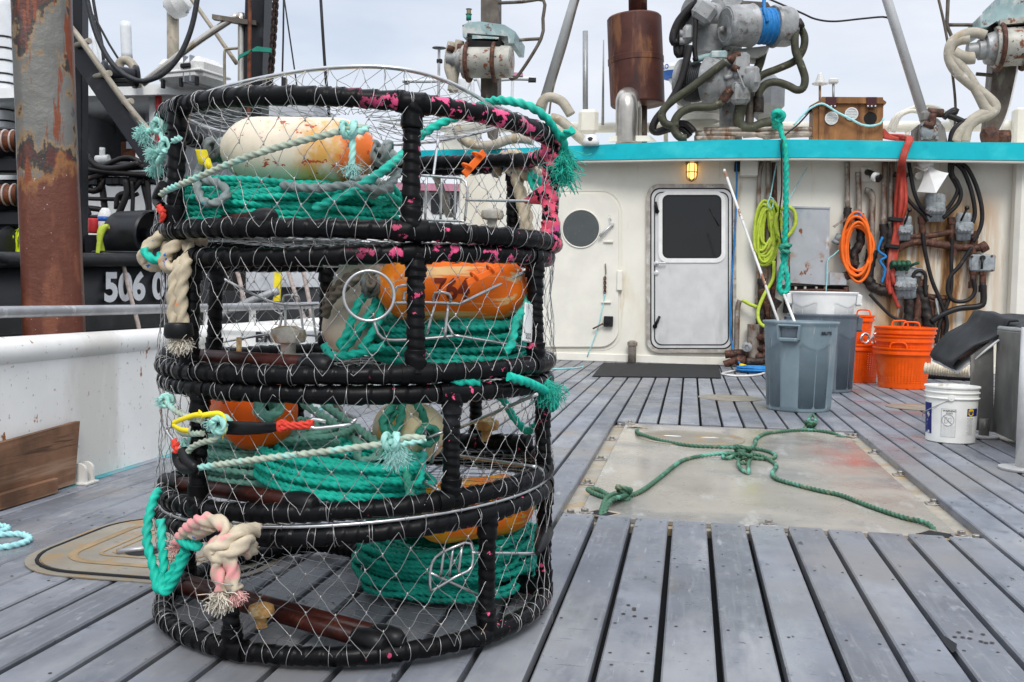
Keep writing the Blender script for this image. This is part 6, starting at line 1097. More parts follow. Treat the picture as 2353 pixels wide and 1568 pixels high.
m = MB(); c = A; d = (B - A).normalized(); m.lathe([(.0, -.012), (20 * PX, -.012), (22 * PX, 0), (33 * PX, -.002), (35 * PX, -.014), (38 * PX, .0)], 28, A + d * .01, tuple(d), cap=False); m.lathe([(.03, -.05), (.05, 0)], 12, A + V((-.03, 0, -.06)), tuple(d)); m.build('end_cover', 'winch_grey', wn)
wn2 = thing('winch', 'lower winch with dark wire rope and a big grey motor', 'winch', WR(1640, 188, .3), GWN); KW = (.62, .20); P0, P1 = (915, 800), (1640, 775)
m = MB(); drum(m, D6, P0, P1, KW, [(0, 40), (.0, 52), (.05, 53), (.07, 48), (.075, 36)]); m.build('left_flange', 'winch_grey', wn2)
m = MB(); drum(m, D6, P0, P1, KW, [(.36, 36), (.365, 55), (.42, 57), (.50, 54), (.62, 46), (.66, 30)]); m.build('gear_housing', 'winch_grey', wn2)
m = MB(); A, B = WR(*D6(*P0), KW[0]), WR(*D6(*P1), KW[1])
for i in range(13):
    c = A.lerp(B, .08 + .28 * i / 12); d = (B - A).normalized(); e = d.cross(V((0, 0, 1))).normalized(); g_ = e.cross(d); rr = (38 + 3 * math.sin(i * .4)) * PX
    m.tubeP(np.array([list(c + (e * math.cos(t) + g_ * math.sin(t)) * rr) for t in np.linspace(0, 6.283, 25)[:-1]]), .017, 6, True)
m.build('wire_rope', 'wire_rope', wn2)
m = MB(); drum(m, D6, P0, P1, KW, [(.64, 30), (.70, 27), (.74, 22), (.86, 20), (.88, 25), (.97, 25), (1.0, 18)]); m.box(WR(*D6(1480, 650), .25), (.20, .22, .32), .04); m.box(WR(*D6(1480, 900), .25), (.22, .2, .26), .04); m.box(WR(*D6(1580, 740), .2), (.18, .16, .22), .03)
rt(m, D6, [(1440, 660), (1480, 760), (1520, 860)], .12, .012, 6); rt(m, D6, [(1320, 750), (1380, 740), (1400, 700)], .18, .03, 8); m.build('motor', 'winch_grey', wn2)
m = MB(); rt(m, D6, [(1440, 640), (1415, 690)], .15, .05, 10); m.build('fitting', 'pipe_rust', wn2)
for fp in ([(1480, 540), (1420, 555), (1370, 595)], [(1390, 870), (1340, 920), (1300, 990)]): m = MB(); rt(m, D6, fp, .19, .055, 10); m.build('fitting', 'pipe_rust', wn2)
m = MB(); rt(m, D6, [(1020, 590), (1150, 550), (1240, 545)], .35, .04, 8); m.box(WR(*D6(1265, 555), .4), (.2, .3, .10), .02); m.build('top_frame', 'hauler_teal', wn2)
wn3 = thing('winch', 'small winch at the upper left of the mast', 'winch', WR(1615, 35, .5), GWN); m = MB(); drum(m, D6, (1000, 110), (1290, 170), (.45, .8), [(0, 20), (0, 34), (.3, 36), (.32, 28), (.75, 28), (.78, 38), (1, 38)]); m.build('drum', 'winch_grey', wn3)
m = MB(); m.box(WR(*D6(1130, 120), .32), (.27, .22, .25), .05, Matrix.Rotation(.6, 3, 'Y')); m.lathe([(.05, 0), (.07, .03), (.05, .14)], 12, WR(*D6(1105, 60), .3), (0, 0, 1)); m.build('motor', 'winch_grey', wn3)
m = MB(); rt(m, D6, [(890, 330), (960, 330), (1000, 330)], .4, .05, 10); rt(m, D6, [(890, 400), (960, 395), (985, 360)], .4, .05, 10); m.box(WR(*D6(975, 330), .4), (.14, .18, .2), .04); m.build('valve', 'winch_grey', wn3)
GH = 'hydraulic hoses on the roof'
for lab, mat, pts, r, k in (('thick olive hose sloping left off the lower winch motor', 'hose_olive', [(1330, 600), (1180, 710), (1000, 850), (860, 945), (760, 1030), (720, 1100), (740, 1180), (800, 1210), (880, 1200)], .048, .1),
    ('thick olive hose curving down from under the lower winch to the roof', 'hose_olive', [(1300, 1000), (1180, 1035), (1020, 1040), (900, 1090), (840, 1180), (845, 1270), (900, 1330), (960, 1335)], .049, .1),
    ('olive hose in a wide S at the right of the winches', 'hose_olive', [(2010, 250), (2002, 380), (2010, 500), (2065, 640), (2100, 760), (2080, 850), (2020, 870), (1940, 830), (1830, 795), (1730, 810), (1665, 880), (1650, 960)], .047, .45),
    ('olive hose from the right housing sloping back down to the motor', 'hose_olive', [(2050, 260), (2095, 360), (2080, 480), (2000, 590), (1840, 665), (1700, 720), (1620, 790), (1590, 850)], .046, .55),
    ('olive hose hanging behind the upper winch', 'hose_olive', [(1690, 510), (1660, 620), (1610, 740)], .055, .7),
    ('thick green brown hose coming down the pedestal to the roof pipes', 'hose_olive', [(1500, 960), (1470, 1080), (1460, 1180), (1510, 1240), (1600, 1240), (1720, 1195), (1830, 1185)], .070, .35),
    ('black hose looping at the left of the small winch, outer one', 'hose_black', [(1060, 25), (980, 90), (880, 210), (830, 340), (835, 410), (870, 400)], .050, .4),
    ('black hose looping at the left of the small winch, hanging lower', 'hose_black', [(1030, 60), (930, 190), (880, 290), (865, 400), (870, 510), (900, 530), (915, 440)], .048, .45),
    ('long black hose running from the small valve down to the roof edge', 'hose_black', [(990, 440), (960, 580), (900, 800), (820, 950), (700, 1110), (640, 1210), (650, 1275), (740, 1250), (840, 1200), (940, 1195), (1000, 1240), (1030, 1275)], .040, .25),
    ('second long black hose beside the first down to the roof edge', 'hose_black', [(965, 440), (950, 600), (880, 830), (780, 1000), (660, 1150), (625, 1250), (680, 1280), (820, 1240), (920, 1250), (990, 1320)], .040, .3),
    ('black strap hanging down past the side box', 'hose_black', [(1055, -60), (1050, 100), (1042, 300), (1035, 480), (1050, 590)], .03, .3)):
    m = MB(); rt(m, D6, pts, k, r, 12, .03); tag(m.build('roof_hose', mat), lab, 'hose', GH)
for lab, pts in (('dark taped hose end standing on the roof right of the lower winch', [(1652, 930), (1655, 1000), (1652, 1090)]), ('dark taped hose end on the right housing of the upper winch', [(1980, 210), (2030, 220), (2050, 270)])): m = MB(); rt(m, D6, pts, .46, .062, 12); tag(m.build('hose_end', 'hose_taped'), lab, 'hose')
gp = thing('roof_pipes', 'bundle of thin worn pipes lying along the roof edge', 'pipes', WR(1800, 322, .35))
for pts in ([(1040, 1285), (1300, 1290), (1640, 1300), (1720, 1330), (1745, 1355)], [(1030, 1335), (1200, 1330), (1420, 1338)], [(1120, 1255), (1400, 1250), (1700, 1245), (2180, 1252)], [(1500, 1310), (1800, 1290), (2180, 1290)], [(1700, 1325), (2000, 1305), (2180, 1300)]):
    m = MB(); rt(m, D6, pts, .32, .032, 8, .1); m.build('pipe', 'pipe_worn', gp)
m = MB(); m.tube([WR(*D6(1600, 1170), .9), WR(*D6(1600, 960), .9)], .01, 4); 
m = MB(); A = WR(*D6(1700, 1160), 1.1); m.box(A + V((0, 0, .30)), (.50, .4, .62), .18); tag(m.build('vent_hood', 'galv'), 'rounded grey metal hood on the roof behind the hoses', 'hood')
m = MB(); m.prism([WR(*D6(*p), 1.4) for p in ((1760, 955), (1878, 955), (1840, 1060), (1800, 1060))], (0, .2, 0)); tag(m.build('deck_vent', 'cream_plain'), 'cream flared vent on the roof right of the grey hood', 'vent')
m = MB(); rt(m, D6, [(1570, 815), (1570, 1000), (1560, 1260)], .5, .055, 10); tag(m.build('mast_strut', 'mast_brown'), 'brown strut standing beside the winch pedestal', 'strut')
t = thing('roof_tub', 'white plastic tub on the roof behind the lower winch', 'tub', WR(1612, 280, 1.3)); m = MB(); c = WR(1612, 280, 1.3); m.lathe([(.24, 0), (.27, .05), (.27, .055), (.30, .06), (.30, .10), (.28, .11), (.28, .17), (.31, .18), (.31, .2), (.0, .2)], 32, c, cap=False); m.build('body', 'white_plastic', t)
# tubes, posts, aerials
def rodthing(name, label, cat, a, b, k, r, mat, grp=None, r2=None):
    m = MB(); m.rod(WR(*a, k[0]), WR(*b, k[1]), r, r2, 16); return tag(m.build(name, mat), label, cat, grp)
rodthing('leaning_tube', 'pale grey tube leaning to the left beside the exhaust', 'tube', (1412, -300), (1241, 262), (.8, .8), .062, 'tube_grey'); m = MB(); rt(m, raw, [(1334, -20), (1302, 100), (1272, 200), (1262, 262)], .7, .014, 6); tag(m.build('stay_wire', 'mast_brown'), 'thin dark wire beside the pale grey leaning tube', 'wire')
tb2 = rodthing('leaning_tube', 'pale grey tube leaning to the right above the hydraulic motor', 'tube', (1938, -320), (2128, 285), (.9, .5), .058, 'tube_grey')
m = MB(); rt(m, D7, [(-420, -60), (0, 120), (150, 185), (330, 208), (600, 182), (800, 165), (860, 185), (900, 250), (960, 430), (1040, 660), (1080, 790), (1150, 862)], .72, .012, 6); tag(m.build('aerial_cable', 'hose_black'), 'thin dark cable swinging over to the right hand grey tube', 'cable')
rodthing('roof_post', 'galvanised square post between the leaning tube and the exhaust', 'post', (1345, 72), (1345, 300), (1.2, 1.2), .036, 'galv')
rodthing('whip_aerial', 'thin whip aerial left of the silencer', 'aerial', (1387, 92), (1385, 288), (1.4, 1.4), .008, 'galv', None, .02)
for lab, u, v, vb, wd, dome in (('mushroom aerial with a white cone on a rusty stem behind the wooden box', 1884, 194, 245, 18, 1), ('small white box aerial on a thin stem behind the wooden box', 1915, 187, 240, 10, 0)):
    t = thing('aerial', lab, 'aerial', WR(u, vb, 1.3)); m = MB(); m.rod(WR(u, vb, 1.3), WR(u, v + 4, 1.3), .016); m.build('stem', 'antenna_pole' if dome else 'galv', t); c = WR(u, v, 1.3); m = MB()
    if dome: m.lathe([(.02, -.02), (.10, .0), (.10, .012), (.06, .02), (.055, .05), (.03, .13), (.0, .15)], 20, c)
    else: m.box(c, (.12, .10, .065), .015)
    m.build('head', 'vent_white', t)
t = thing('radar_dome', 'white and blue radar dome on a pole between the silencer and the winches', 'radar', WR(1560, 300, 2.6)); c = WR(1556, 184, 2.6); m = MB(); m.lathe([(.0, .0), (.20, .02), (.27, .09)], 32, c, cap=False); m.build('base', 'dome_blue', t); m = MB(); m.lathe([(.27, .09), (.275, .14), (.24, .20), (.12, .225), (.0, .23)], 32, c, cap=False); tp_ = m.build('cover', 'white_plastic', t)
m = MB(); letter(m, 'RO', .09, c + V((-.17, -.215, .14)), (1, -.75, 0), (0, 0, 1), .003); m.build('lettering', 'dome_blue', tp_); m = MB(); m.rod(c + V((.05, 0, -.75)), c + V((.03, 0, .02)), .035); m.rod(c + V((.03, 0, -.06)), c + V((.03, 0, .01)), .12, .16); m.build('pole', 'white_plastic', t)
# wooden box
wx = thing('wooden_box', 'varnished wooden box with round vents and maroon hinges on the roof', 'box', WR(1960, 324, .3)); k_ = .25
m = MB(); m.prism([WR(*D7(*p), k_) for p in ((188, 985), (806, 990), (800, 1362), (186, 1362))], (0, .5, 0)); m.prism([WR(*D7(*p), k_ + .03) for p in ((130, 1010), (190, 985), (190, 1362), (122, 1362))], (0, .4, 0)); m.build('case', 'plywood', wx)
m = MB(); m.prism([WR(*D7(*p), k_ - .04) for p in ((212, 935), (802, 940), (804, 962), (835, 985), (832, 1000), (200, 995), (205, 955))], (0, .6, 0)); m.prism([WR(*D7(*p), k_ - .03) for p in ((96, 1022), (180, 975), (212, 975), (212, 992), (180, 1000), (100, 1030))], (0, .55, 0)); m.build('lid', 'plywood', wx)
for px in (303, 693):
    m = MB(); m.prism([WR(*D7(px + a, b), k_ - .055) for a, b in ((-50, 938), (48, 938), (48, 1042), (-46, 1042))], (0, .012, 0)); h_ = m.build('hinge', 'hinge_maroon', wx)
    for d_ in (-36, 0, 36): m = MB(); m.lathe([(.011, 0), (.008, .006)], 8, WR(*D7(px + d_, 1025), k_ - .056), (0, -1, 0)); m.build('rivet', 'vent_white', h_)
for px, py, mt, r in ((305, 1143, 'vent_white', 58), (497, 1102, 'vent_white', 58)):
    c = WR(*D7(px, py), k_ - .004); m = MB(); m.lathe([(r * .2381 * PX, 0), (r * .2381 * PX, .012), (r * .2 * PX, .014), (r * .198 * PX, .004), (0, .004)], 32, c, (0, -1, 0), cap=False)
    for i in range(-3, 4): m.box(c + V((0, -.008, i * .018)), (.14 * math.sqrt(max(.05, 1 - (i / 4) ** 2)), .004, .009), .001)
    m.build('round_vent', mt, wx)
c = WR(*D7(680, 1143), k_ - .003); m = MB(); m.lathe([(56 * .2381 * PX, 0), (0, .001)], 32, c, (0, -1, 0), cap=False); m.build('round_hole', 'void', wx)
m = MB(); rt(m, D7, [(-60, 1210), (60, 1080), (130, 1030), (205, 1002), (260, 1020), (360, 1085), (470, 1140), (600, 1205), (700, 1215), (780, 1190), (810, 1140)], k_ - .07, .013, 6); tag(m.build('box_cord', 'rope_cyan'), 'pale blue cord sagging across the front of the wooden box', 'cord')
for i in range(6): 
    m = MB(); rt(m, D7, [(800, 1250 + i * 14), (860 + i * 8, 1310 + i * 6), (930 + i * 14, 1345), (985 + i * 4, 1380)], .28, .022, 7); tag(m.build('red_cable', 'hose_red'), 'red hose trailing from the wooden box into the draped red bundle', 'hose', 'red hoses behind the roof edge')
# hydraulic motor
hm = thing('hydraulic_motor', 'grey hydraulic motor bolted to the roof edge right of the wooden box', 'motor', WR(2140, 326, .3)); m = MB(); m.prism([WR(*D7(*p), .2) for p in ((1150, 1372), (1150, 1250), (1180, 1180), (1240, 1140), (1330, 1145), (1365, 1180), (1362, 1372))], (0, .30, 0)); m.prism([WR(*D7(*p), .3) for p in ((1100, 1372), (1108, 1240), (1150, 1200), (1150, 1372))], (0, .2, 0)); m.prism([WR(*D7(*p), .3) for p in ((1362, 1372), (1362, 1190), (1400, 1240), (1425, 1372))], (0, .2, 0)); m.build('housing', 'dull_steel', hm)
m = MB(); m.lathe([(.095, 0), (.09, .06), (.06, .075), (0, .076)], 24, WR(*D7(1243, 1270), .2), (0, -1, 0), cap=False); m.build('cover', 'valve_grey', hm)
for px, py in ((1180, 1335), (1320, 1335), (1322, 1200), (1180, 1205)): m = MB(); m.lathe([(.022, 0), (.018, .025)], 8, WR(*D7(px, py), .2), (0, -1, 0)); m.build('bolt', 'valve_grey', hm)
m = MB(); rt(m, D7, [(1230, 1085), (1300, 1090), (1380, 1095)], .25, .05, 10); rt(m, D7, [(1285, 1100), (1280, 1160), (1270, 1215)], .15, .04, 10); rt(m, D7, [(1200, 1190), (1250, 1215), (1290, 1220)], .13, .035, 10); m.build('rusty_fittings', 'pipe_rust', hm); m = MB(); m.box(WR(*D7(1210, 1130), .25), (.12, .12, .14), .03); m.build('port_block', 'dull_steel', hm)
m = MB(); rt(m, D7, [(1385, 1140), (1440, 1090), (1500, 1060), (1505, 1080), (1440, 1100), (1420, 1110), (1520, 1150), (1600, 1185), (1660, 1195), (1640, 1165), (1560, 1190), (1500, 1240), (1470, 1290), (1455, 1372)], .25, .035, 8); tag(m.build('black_hose', 'hose_black'), 'black hose curling from the hydraulic motor to the roof edge', 'hose')
m = MB(); rt(m, D7, [(860, 1250), (920, 1130), (1050, 1060), (1200, 1020), (1340, 1050), (1440, 1130), (1490, 1220)], 1.2, .026, 8); rt(m, D7, [(900, 1280), (960, 1130), (1060, 1075), (1140, 1080)], 1.1, .026, 8); tag(m.build('white_hoop', 'cream_plain'), 'white bent pipe hoop behind the hydraulic motor', 'hoop')
# haulers
def hauler(label, f, mir, col, plate, drm, mot, frame, k=.6):
    t = thing('pot_hauler', label, 'hauler', WR(*f(*col[-1]), k), 'pot haulers on the roof'); 
    m = MB(); n = len(col) // 2; m.prism([WR(*f(*p), k) for p in col], (0, .26, 0)); m.build('column', 'mast_brown', t)
    m = MB(); m.prism([WR(*f(*p), k - .35) for p in plate], (0, .75, 0)); m.build('head_plate', 'hauler_teal', t)
    a, b, r = drm; m = MB(); drum(m, f, a, b, (k - .28, k - .28), [(0, r * .7), (.0, r), (.06, r * 1.08), (.10, r * 1.1), (.12, r * .98), (.62, r * .98), (.64, r * 1.1), (.67, r * 1.1), (.69, r), (.97, r * .96), (1, r * .8)]); m.build('drum', 'hauler_paint', t)
    for fr in (.11, .655):
        A, B = WR(*f(*a), k - .28), WR(*f(*b), k - .28); c = A.lerp(B, fr); m = MB(); d = (B - A).normalized(); e = V((0, 1, 0)); g_ = V((0, 0, 1)); m.tubeP(np.array([list(c + (e * math.cos(x) + g_ * math.sin(x)) * r * PX * 1.14) for x in np.linspace(0, 6.283, 33)[:-1]]), .028, 8, True); m.build('band', 'pipe_rust', t)
    a, b, r = mot; m = MB(); drum(m, f, a, b, (k - .28, k - .28), [(0, r * .8), (.0, r), (.35, r), (.4, r * 1.3), (.62, r * 1.3), (.66, r * 1.9), (1, r * 2.2)]); m.build('motor', 'winch_grey', t)
    for fp in frame: m = MB(); rt(m, f, fp, k, .022, 8, .1); m.build('guard_rail', 'mast_brown', t)
    return t
h1_ = hauler('rusty pot hauler on its column above the top crab pot', D5, 1, [(780, -700), (945, -700), (942, 600), (942, 1000), (905, 1330), (850, 1330), (780, 990)], [(602, 245), (660, 215), (770, 208), (950, 232), (1010, 240), (1112, 305), (1100, 420), (1050, 420), (1040, 350), (650, 320), (640, 365), (605, 355)], ((610, 600), (1085, 600), 36.5), ((455, 565), (610, 585), 13), [[(950, 30), (1180, 20), (1385, 5), (1380, 180), (1360, 380), (1130, 745), (1060, 748)], [(1100, 392), (1240, 382), (1360, 376)]])
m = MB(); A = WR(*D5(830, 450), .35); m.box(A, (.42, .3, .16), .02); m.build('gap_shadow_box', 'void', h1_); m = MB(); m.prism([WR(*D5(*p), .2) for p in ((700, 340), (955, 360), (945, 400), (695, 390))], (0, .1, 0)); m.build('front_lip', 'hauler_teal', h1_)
for pts in ([(500, 450), (485, 500)], [(590, 430), (585, 520)]): m = MB(); rt(m, D5, pts, .3, .05, 10); m.build('fitting', 'pipe_rust', h1_)
for lab, pts in (('beige sleeved hose hanging left of the pot hauler drum', [(505, 410), (480, 520), (470, 650), (500, 760), (520, 890)]), ('second beige sleeved hose hanging from the left pot hauler', [(580, 395), (555, 500), (540, 650), (520, 760), (500, 880)]), ('beige sleeved hose drooping on the roof behind the top crab pot', [(540, 1230), (600, 1340), (720, 1400), (900, 1400), (1050, 1350), (1180, 1340), (1290, 1360)]), ('white sleeved hose arching at the roof edge right of the top crab pot', [(1345, 1040), (1390, 960), (1460, 940), (1560, 980), (1620, 1060), (1650, 1110)]), ('white sleeved hose lying down to the turquoise edge', [(1460, 1140), (1540, 1160), (1640, 1240), (1720, 1320), (1790, 1370)])):
    m = MB(); rt(m, D5, pts, .35, .06, 12, .03); tag(m.build('sleeved_hose', 'hose_sleeve'), lab, 'hose', 'sleeved hoses on the roof')
h2_ = hauler('rusty pot hauler at the right edge of the roof', D7, -1, [(1870, 500), (2100, 500), (2080, 760), (2000, 1080), (1890, 1372), (1830, 1372), (1800, 1300), (1840, 900), (1862, 640)], [(1742, 150), (1800, 110), (1930, 45), (1945, -60), (2330, -60), (2330, 180), (1930, 215), (1900, 205), (1810, 260), (1745, 270)], ((1870, 460), (2330, 440), 40), ((1615, 495), (1880, 470), 16), [[(1432, -80), (1424, 120), (1420, 240), (1445, 310), (1475, 378)], [(1432, 242), (1580, 242), (1742, 244)], [(1700, 715), (1780, 722), (1862, 730)]])
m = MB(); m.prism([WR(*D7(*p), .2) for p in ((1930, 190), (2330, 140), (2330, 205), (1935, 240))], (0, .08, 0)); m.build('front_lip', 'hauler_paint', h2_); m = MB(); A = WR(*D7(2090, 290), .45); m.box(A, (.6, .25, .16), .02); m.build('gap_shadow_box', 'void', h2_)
m = MB(); m.lathe([(.08, 0), (.12, .03), (.12, .14), (.08, .17)], 16, WR(*D7(1760, 1345), .3), (1, 0, .3)); m.lathe([(.1, 0), (.1, .14)], 16, WR(*D7(1890, 1340), .3), (1, 0, 0)); m.build('hinge_foot', 'pipe_rust', h2_)
for lab, pts, r in (('beige sleeved hose looping left of the right hand hauler, upper', [(1790, 345), (1700, 318), (1600, 330), (1500, 380), (1450, 450), (1442, 560), (1500, 680), (1620, 790), (1760, 900), (1870, 1000), (1880, 1060), (1800, 1120), (1700, 1160), (1620, 1240), (1590, 1372)], .06), ('beige sleeved hose looping left of the right hand hauler, lower', [(1630, 380), (1540, 390), (1460, 440), (1448, 540), (1530, 620), (1640, 760), (1720, 900), (1790, 1040), (1830, 1080), (1740, 1110), (1640, 1180), (1540, 1280), (1500, 1372)], .06), ('short white sleeved hose into the right hand hauler motor', [(1480, 510), (1540, 540), (1620, 565), (1680, 560)], .07)):
    m = MB(); rt(m, D7, pts, .25, r, 12, .03); tag(m.build('sleeved_hose', 'hose_sleeve'), lab, 'hose', 'sleeved hoses on the roof')
m = MB(); rt(m, D7, [(1325, -60), (1390, 220), (1440, 500), (1480, 780), (1500, 1000), (1498, 1180), (1480, 1372)], .5, .016, 6); tag(m.build('control_line', 'mast_brown'), 'thin brown line running down left of the right hand hauler', 'line'); m = MB(); rt(m, D7, [(2098, 560), (2095, 680), (2060, 860), (2000, 1100), (1910, 1290), (1840, 1372)], .3, .010, 6); tag(m.build('control_line', 'cable_white'), 'thin pale line hanging beside the right hand hauler column', 'line')
t = thing('dome_camera', 'small white dome camera on the roof edge left of the exhaust', 'camera', WR(1356, 330, .1)); c = WR(1358, 324, .1); m = MB(); m.lathe([(.10, -.06), (.10, .0), (.07, .06), (0, .08)], 20, c, cap=True); m.build('body', 'white_plastic', t); m = MB(); m.lathe([(.035, 0), (0, .02)], 16, c + V((0, -.09, .0)), (0, -1, 0), cap=False); m.build('lens', 'glass_dark', t)
m = MB(); A = WR(1352, 280, 1.0); m.box(A, (.26, .1, .32), .06); tag(m.build('roof_locker', 'cream_plain'), 'cream rounded locker end behind the galvanised post', 'locker')
m = MB(); m.prism([WR(*D5(*p), 1.0) for p in ((395, 1380), (430, 1280), (560, 1240), (720, 1240), (730, 1440), (380, 1440))], (0, .3, 0)); tag(m.build('steel_pedestal', 'cream_plain'), 'cream steel foot with a rust hole behind the top crab pot', 'foot')
# ============================================================ the neighbouring boat, the pile and the harbour
M('hull_black', (.012, .013, .015), .42, 0, .2, 3, [((.035, .036, .04), 2.5, .52, .74), ((.09, .05, .03), 16, .70, .75)], bump=(8, .12, .004)); M('black_paint', (.009, .010, .013), .38, 0, .2, 4, [((.03, .032, .036), 5, .55, .75), ((.12, .05, .03), 14, .71, .75)])
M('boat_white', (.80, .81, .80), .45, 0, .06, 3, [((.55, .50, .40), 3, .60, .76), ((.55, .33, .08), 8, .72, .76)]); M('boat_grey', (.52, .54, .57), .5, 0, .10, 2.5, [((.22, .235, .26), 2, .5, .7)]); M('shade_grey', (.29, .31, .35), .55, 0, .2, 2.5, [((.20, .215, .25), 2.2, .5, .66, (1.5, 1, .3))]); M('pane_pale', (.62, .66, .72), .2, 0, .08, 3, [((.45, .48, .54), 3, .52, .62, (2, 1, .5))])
M('red_paint', (.48, .03, .03), .42); M('tan_tube', (.37, .33, .26), .5, .1, .15, 8, [((.24, .17, .11), 10, .55, .7)]); M('strap_green', (.01, .20, .14), .6); M('chain_dark', (.03, .018, .014), .6, .3, .3, 20); M('hi_vis', (.72, .86, .02), .6, 0, .08, 8); M('rust_drum', (.17, .05, .02), .6, 0, .3, 9, [((.05, .02, .012), 8, .5, .66)])
M('numeral_white', (.74, .75, .76), .45, 0, .05, 8); M('rope_pink', (.46, .38, .34), .7, 0, .2, 30); M('pink_trim', (.50, .22, .29), .5); M('mast_white', (.66, .68, .69), .45, 0, .05, 5)
M('pile_steel', (.125, .124, .112), .42, .15, .14, 3, [((.23, .14, .06), 3.3, .47, .52, (1, 1, .5), (), 5), ((.025, .022, .020), 3.3, .50, .53, (1, 1, .5), (), 5), ((.070, .018, .012), 3.3, .535, .58, (1, 1, .5), (), 5), ((.16, .036, .010), 2.9, .53, .59, (5, 5, .10)), ((.022, .022, .022), 1.5, .58, .61, (1, 1, .8)),
  ((.22, .095, .03), 2.2, .48, .53, (1.2, 1.2, .5), ((2, 3.0, 2.1),), 8, .25), ((.095, .025, .012), 2.2, .52, .58, (1.2, 1.2, .5), ((2, 3.0, 2.1),), 8, .25), ((.17, .055, .026), 5, .52, .66, (1, 1, .3), ((2, 2.7, 2.2),)), ((.45, .40, .36), 42, .685, .70, None, ((2, 2.8, 2.5),))], bump=(14, .5, .010), spec=.35)
f1 = lambda px, py: (px * .4464 / 1.741, py * .4464 / 1.741); f2 = lambda px, py: ((500 + px * .3825) / 1.741, py * .3825 / 1.741); f3 = lambda px, py: (px * .4464 / 1.741, (650 + py * .4464) / 1.741); f9 = lambda px, py: ((300 + px * .2551) / 1.741, (300 + py * .2551) / 1.741)
def CD(f, pts, d): return [C(*f(p[0], p[1]), p[2] if len(p) > 2 else d) for p in pts]
def bar(name, label, cat, mat, f, pts, d, r, parent=None, grp=None, seg=10, step=.08):
    m = MB(); m.tube(CD(f, pts, d), r, seg, step); o = m.build(name, mat, parent); return o if parent is not None else tag(o, label, cat, grp)
# rusty pile: a rounded square steel section
pa, pb = C(92, -120, 6.35), C(128, 800, 6.2); hw = .172; rr = .06; e1 = (RX * .93 + FY * .36).normalized(); e2 = V((0, 0, 1)).cross(e1); sec_ = []
for a0, sx, sy in ((0, 1, 1), (90, -1, 1), (180, -1, -1), (270, 1, -1)): sec_ += [e1 * (sx * (hw - rr) + rr * math.cos(R_(a0 + t))) + e2 * (sy * (hw - rr) + rr * math.sin(R_(a0 + t))) for t in (0, 30, 60, 90)]
m = MB(); rows = []
for k in range(41):
    c = pb.lerp(pa, -.55 + 1.55 * k / 40); g_ = 1.0 + .008 * rnd.uniform(-1, 1); rows.append([c + q * g_ for q in sec_])
vs = [p for r in rows for p in r]; n = 16; m.add(vs, [(j * n + i, j * n + (i + 1) % n, (j + 1) * n + (i + 1) % n, (j + 1) * n + i) for j in range(40) for i in range(n)], True); m.f.append(tuple(40 * n + i for i in range(n))); m.sm.append(False)
tag(m.build('rusty_pile', 'pile_steel'), 'tall steel pile with peeling paint, thick with rust towards the water', 'pile')
# --- hull
XH = -5.0
nb = thing('fishing_boat', 'black hulled fishing boat with a white wheelhouse moored behind the bulwark', 'boat', V((XH, 12, -1.8)))
def XP(u, v): return X(u, v, XH)
sheer = [XP(u, v) for u, v in ((-250, 601), (0, 602), (200, 602), (400, 600), (560, 597), (700, 597), (860, 600))]; sheer = [V((XH, -2, sheer[0].z))] + sheer + [V((XH - .3, 24, 2.0)), V((XH - 1.5, 28, 2.4))]
m = MB(); m.sheet([sheer, [V((p.x - .05, p.y, .2)) for p in sheer], [V((p.x - .5, p.y, -1.84)) for p in sheer]], (-.06, 0, 0)); m.build('hull', 'hull_black', nb)
m = MB(); m.tube([p + V((.02, 0, .015)) for p in sheer], .060, 12, .3); m.build('rub_rail', 'hull_black', nb)
m = MB(); m.sheet([[V((-5.0, -2, .45)), V((-5.0, 24, .45))], [V((-9.6, -2, .45)), V((-9.6, 24, .45))]], (0, 0, -.05)); m.build('main_deck', 'black_paint', nb)
a, b = XP(237, 690), XP(405, 672); yd = V((0, 0, 1)); vs, fs = textmesh('506 059', .42, .016); xa = min(p[0] for p in vs); xb = max(p[0] for p in vs); ya = min(p[1] for p in vs); yb_ = max(p[1] for p in vs); y0_, y1_ = XP(237, 690).y, XP(428, 668).y; z0_, z1_ = XP(255, 697).z, XP(255, 624).z
m = MB(); m.add([V((XH + .012, y0_ + (x - xa) / (xb - xa) * (y1_ - y0_), z0_ + (y - ya) / (yb_ - ya) * (z1_ - z0_) + .035 * (x - xa) / (xb - xa))) for x, y in vs], fs); m.build('registration_number', 'numeral_white', nb)
# wheelhouse behind: pale roof edge, posts, dark doorway
dw = 12.2
m = MB(); ed2 = [(-60, 205, 228), (28, 203, 225), (174, 199, 221), (300, 195, 219), (385, 193, 217), (430, 196, 220), (480, 205, 224), (560, 224, 238)]
m.sheet([CD(raw, [(u, a) for u, a, b in ed2], dw - .9), CD(raw, [(u, b) for u, a, b in ed2], dw - .9)], FY * .06, smooth=False); m.sheet([CD(raw, [(u, a + 1) for u, a, b in ed2], dw - .85), [p + FY * 5 for p in CD(raw, [(u, a + 1) for u, a, b in ed2], dw - .85)]], V((0, 0, -.08))); m.sheet([CD(raw, [(u, b - 2) for u, a, b in ed2], dw - .85), [p + FY * 2.5 for p in CD(raw, [(u, b - 2) for u, a, b in ed2], dw - .85)]], V((0, 0, .04))); m.build('roof', 'boat_white', nb)
def cbox(name, mat, u0, v0, u1, v1, d, th, par=nb):
    m = MB(); m.prism([C(u0, v0, d), C(u1, v0, d), C(u1, v1, d), C(u0, v1, d)], FY * th); return m.build(name, mat, par)
m = MB(); pl = lambda pts, d, th=.08: m.prism(CD(raw, pts, d), FY * th)
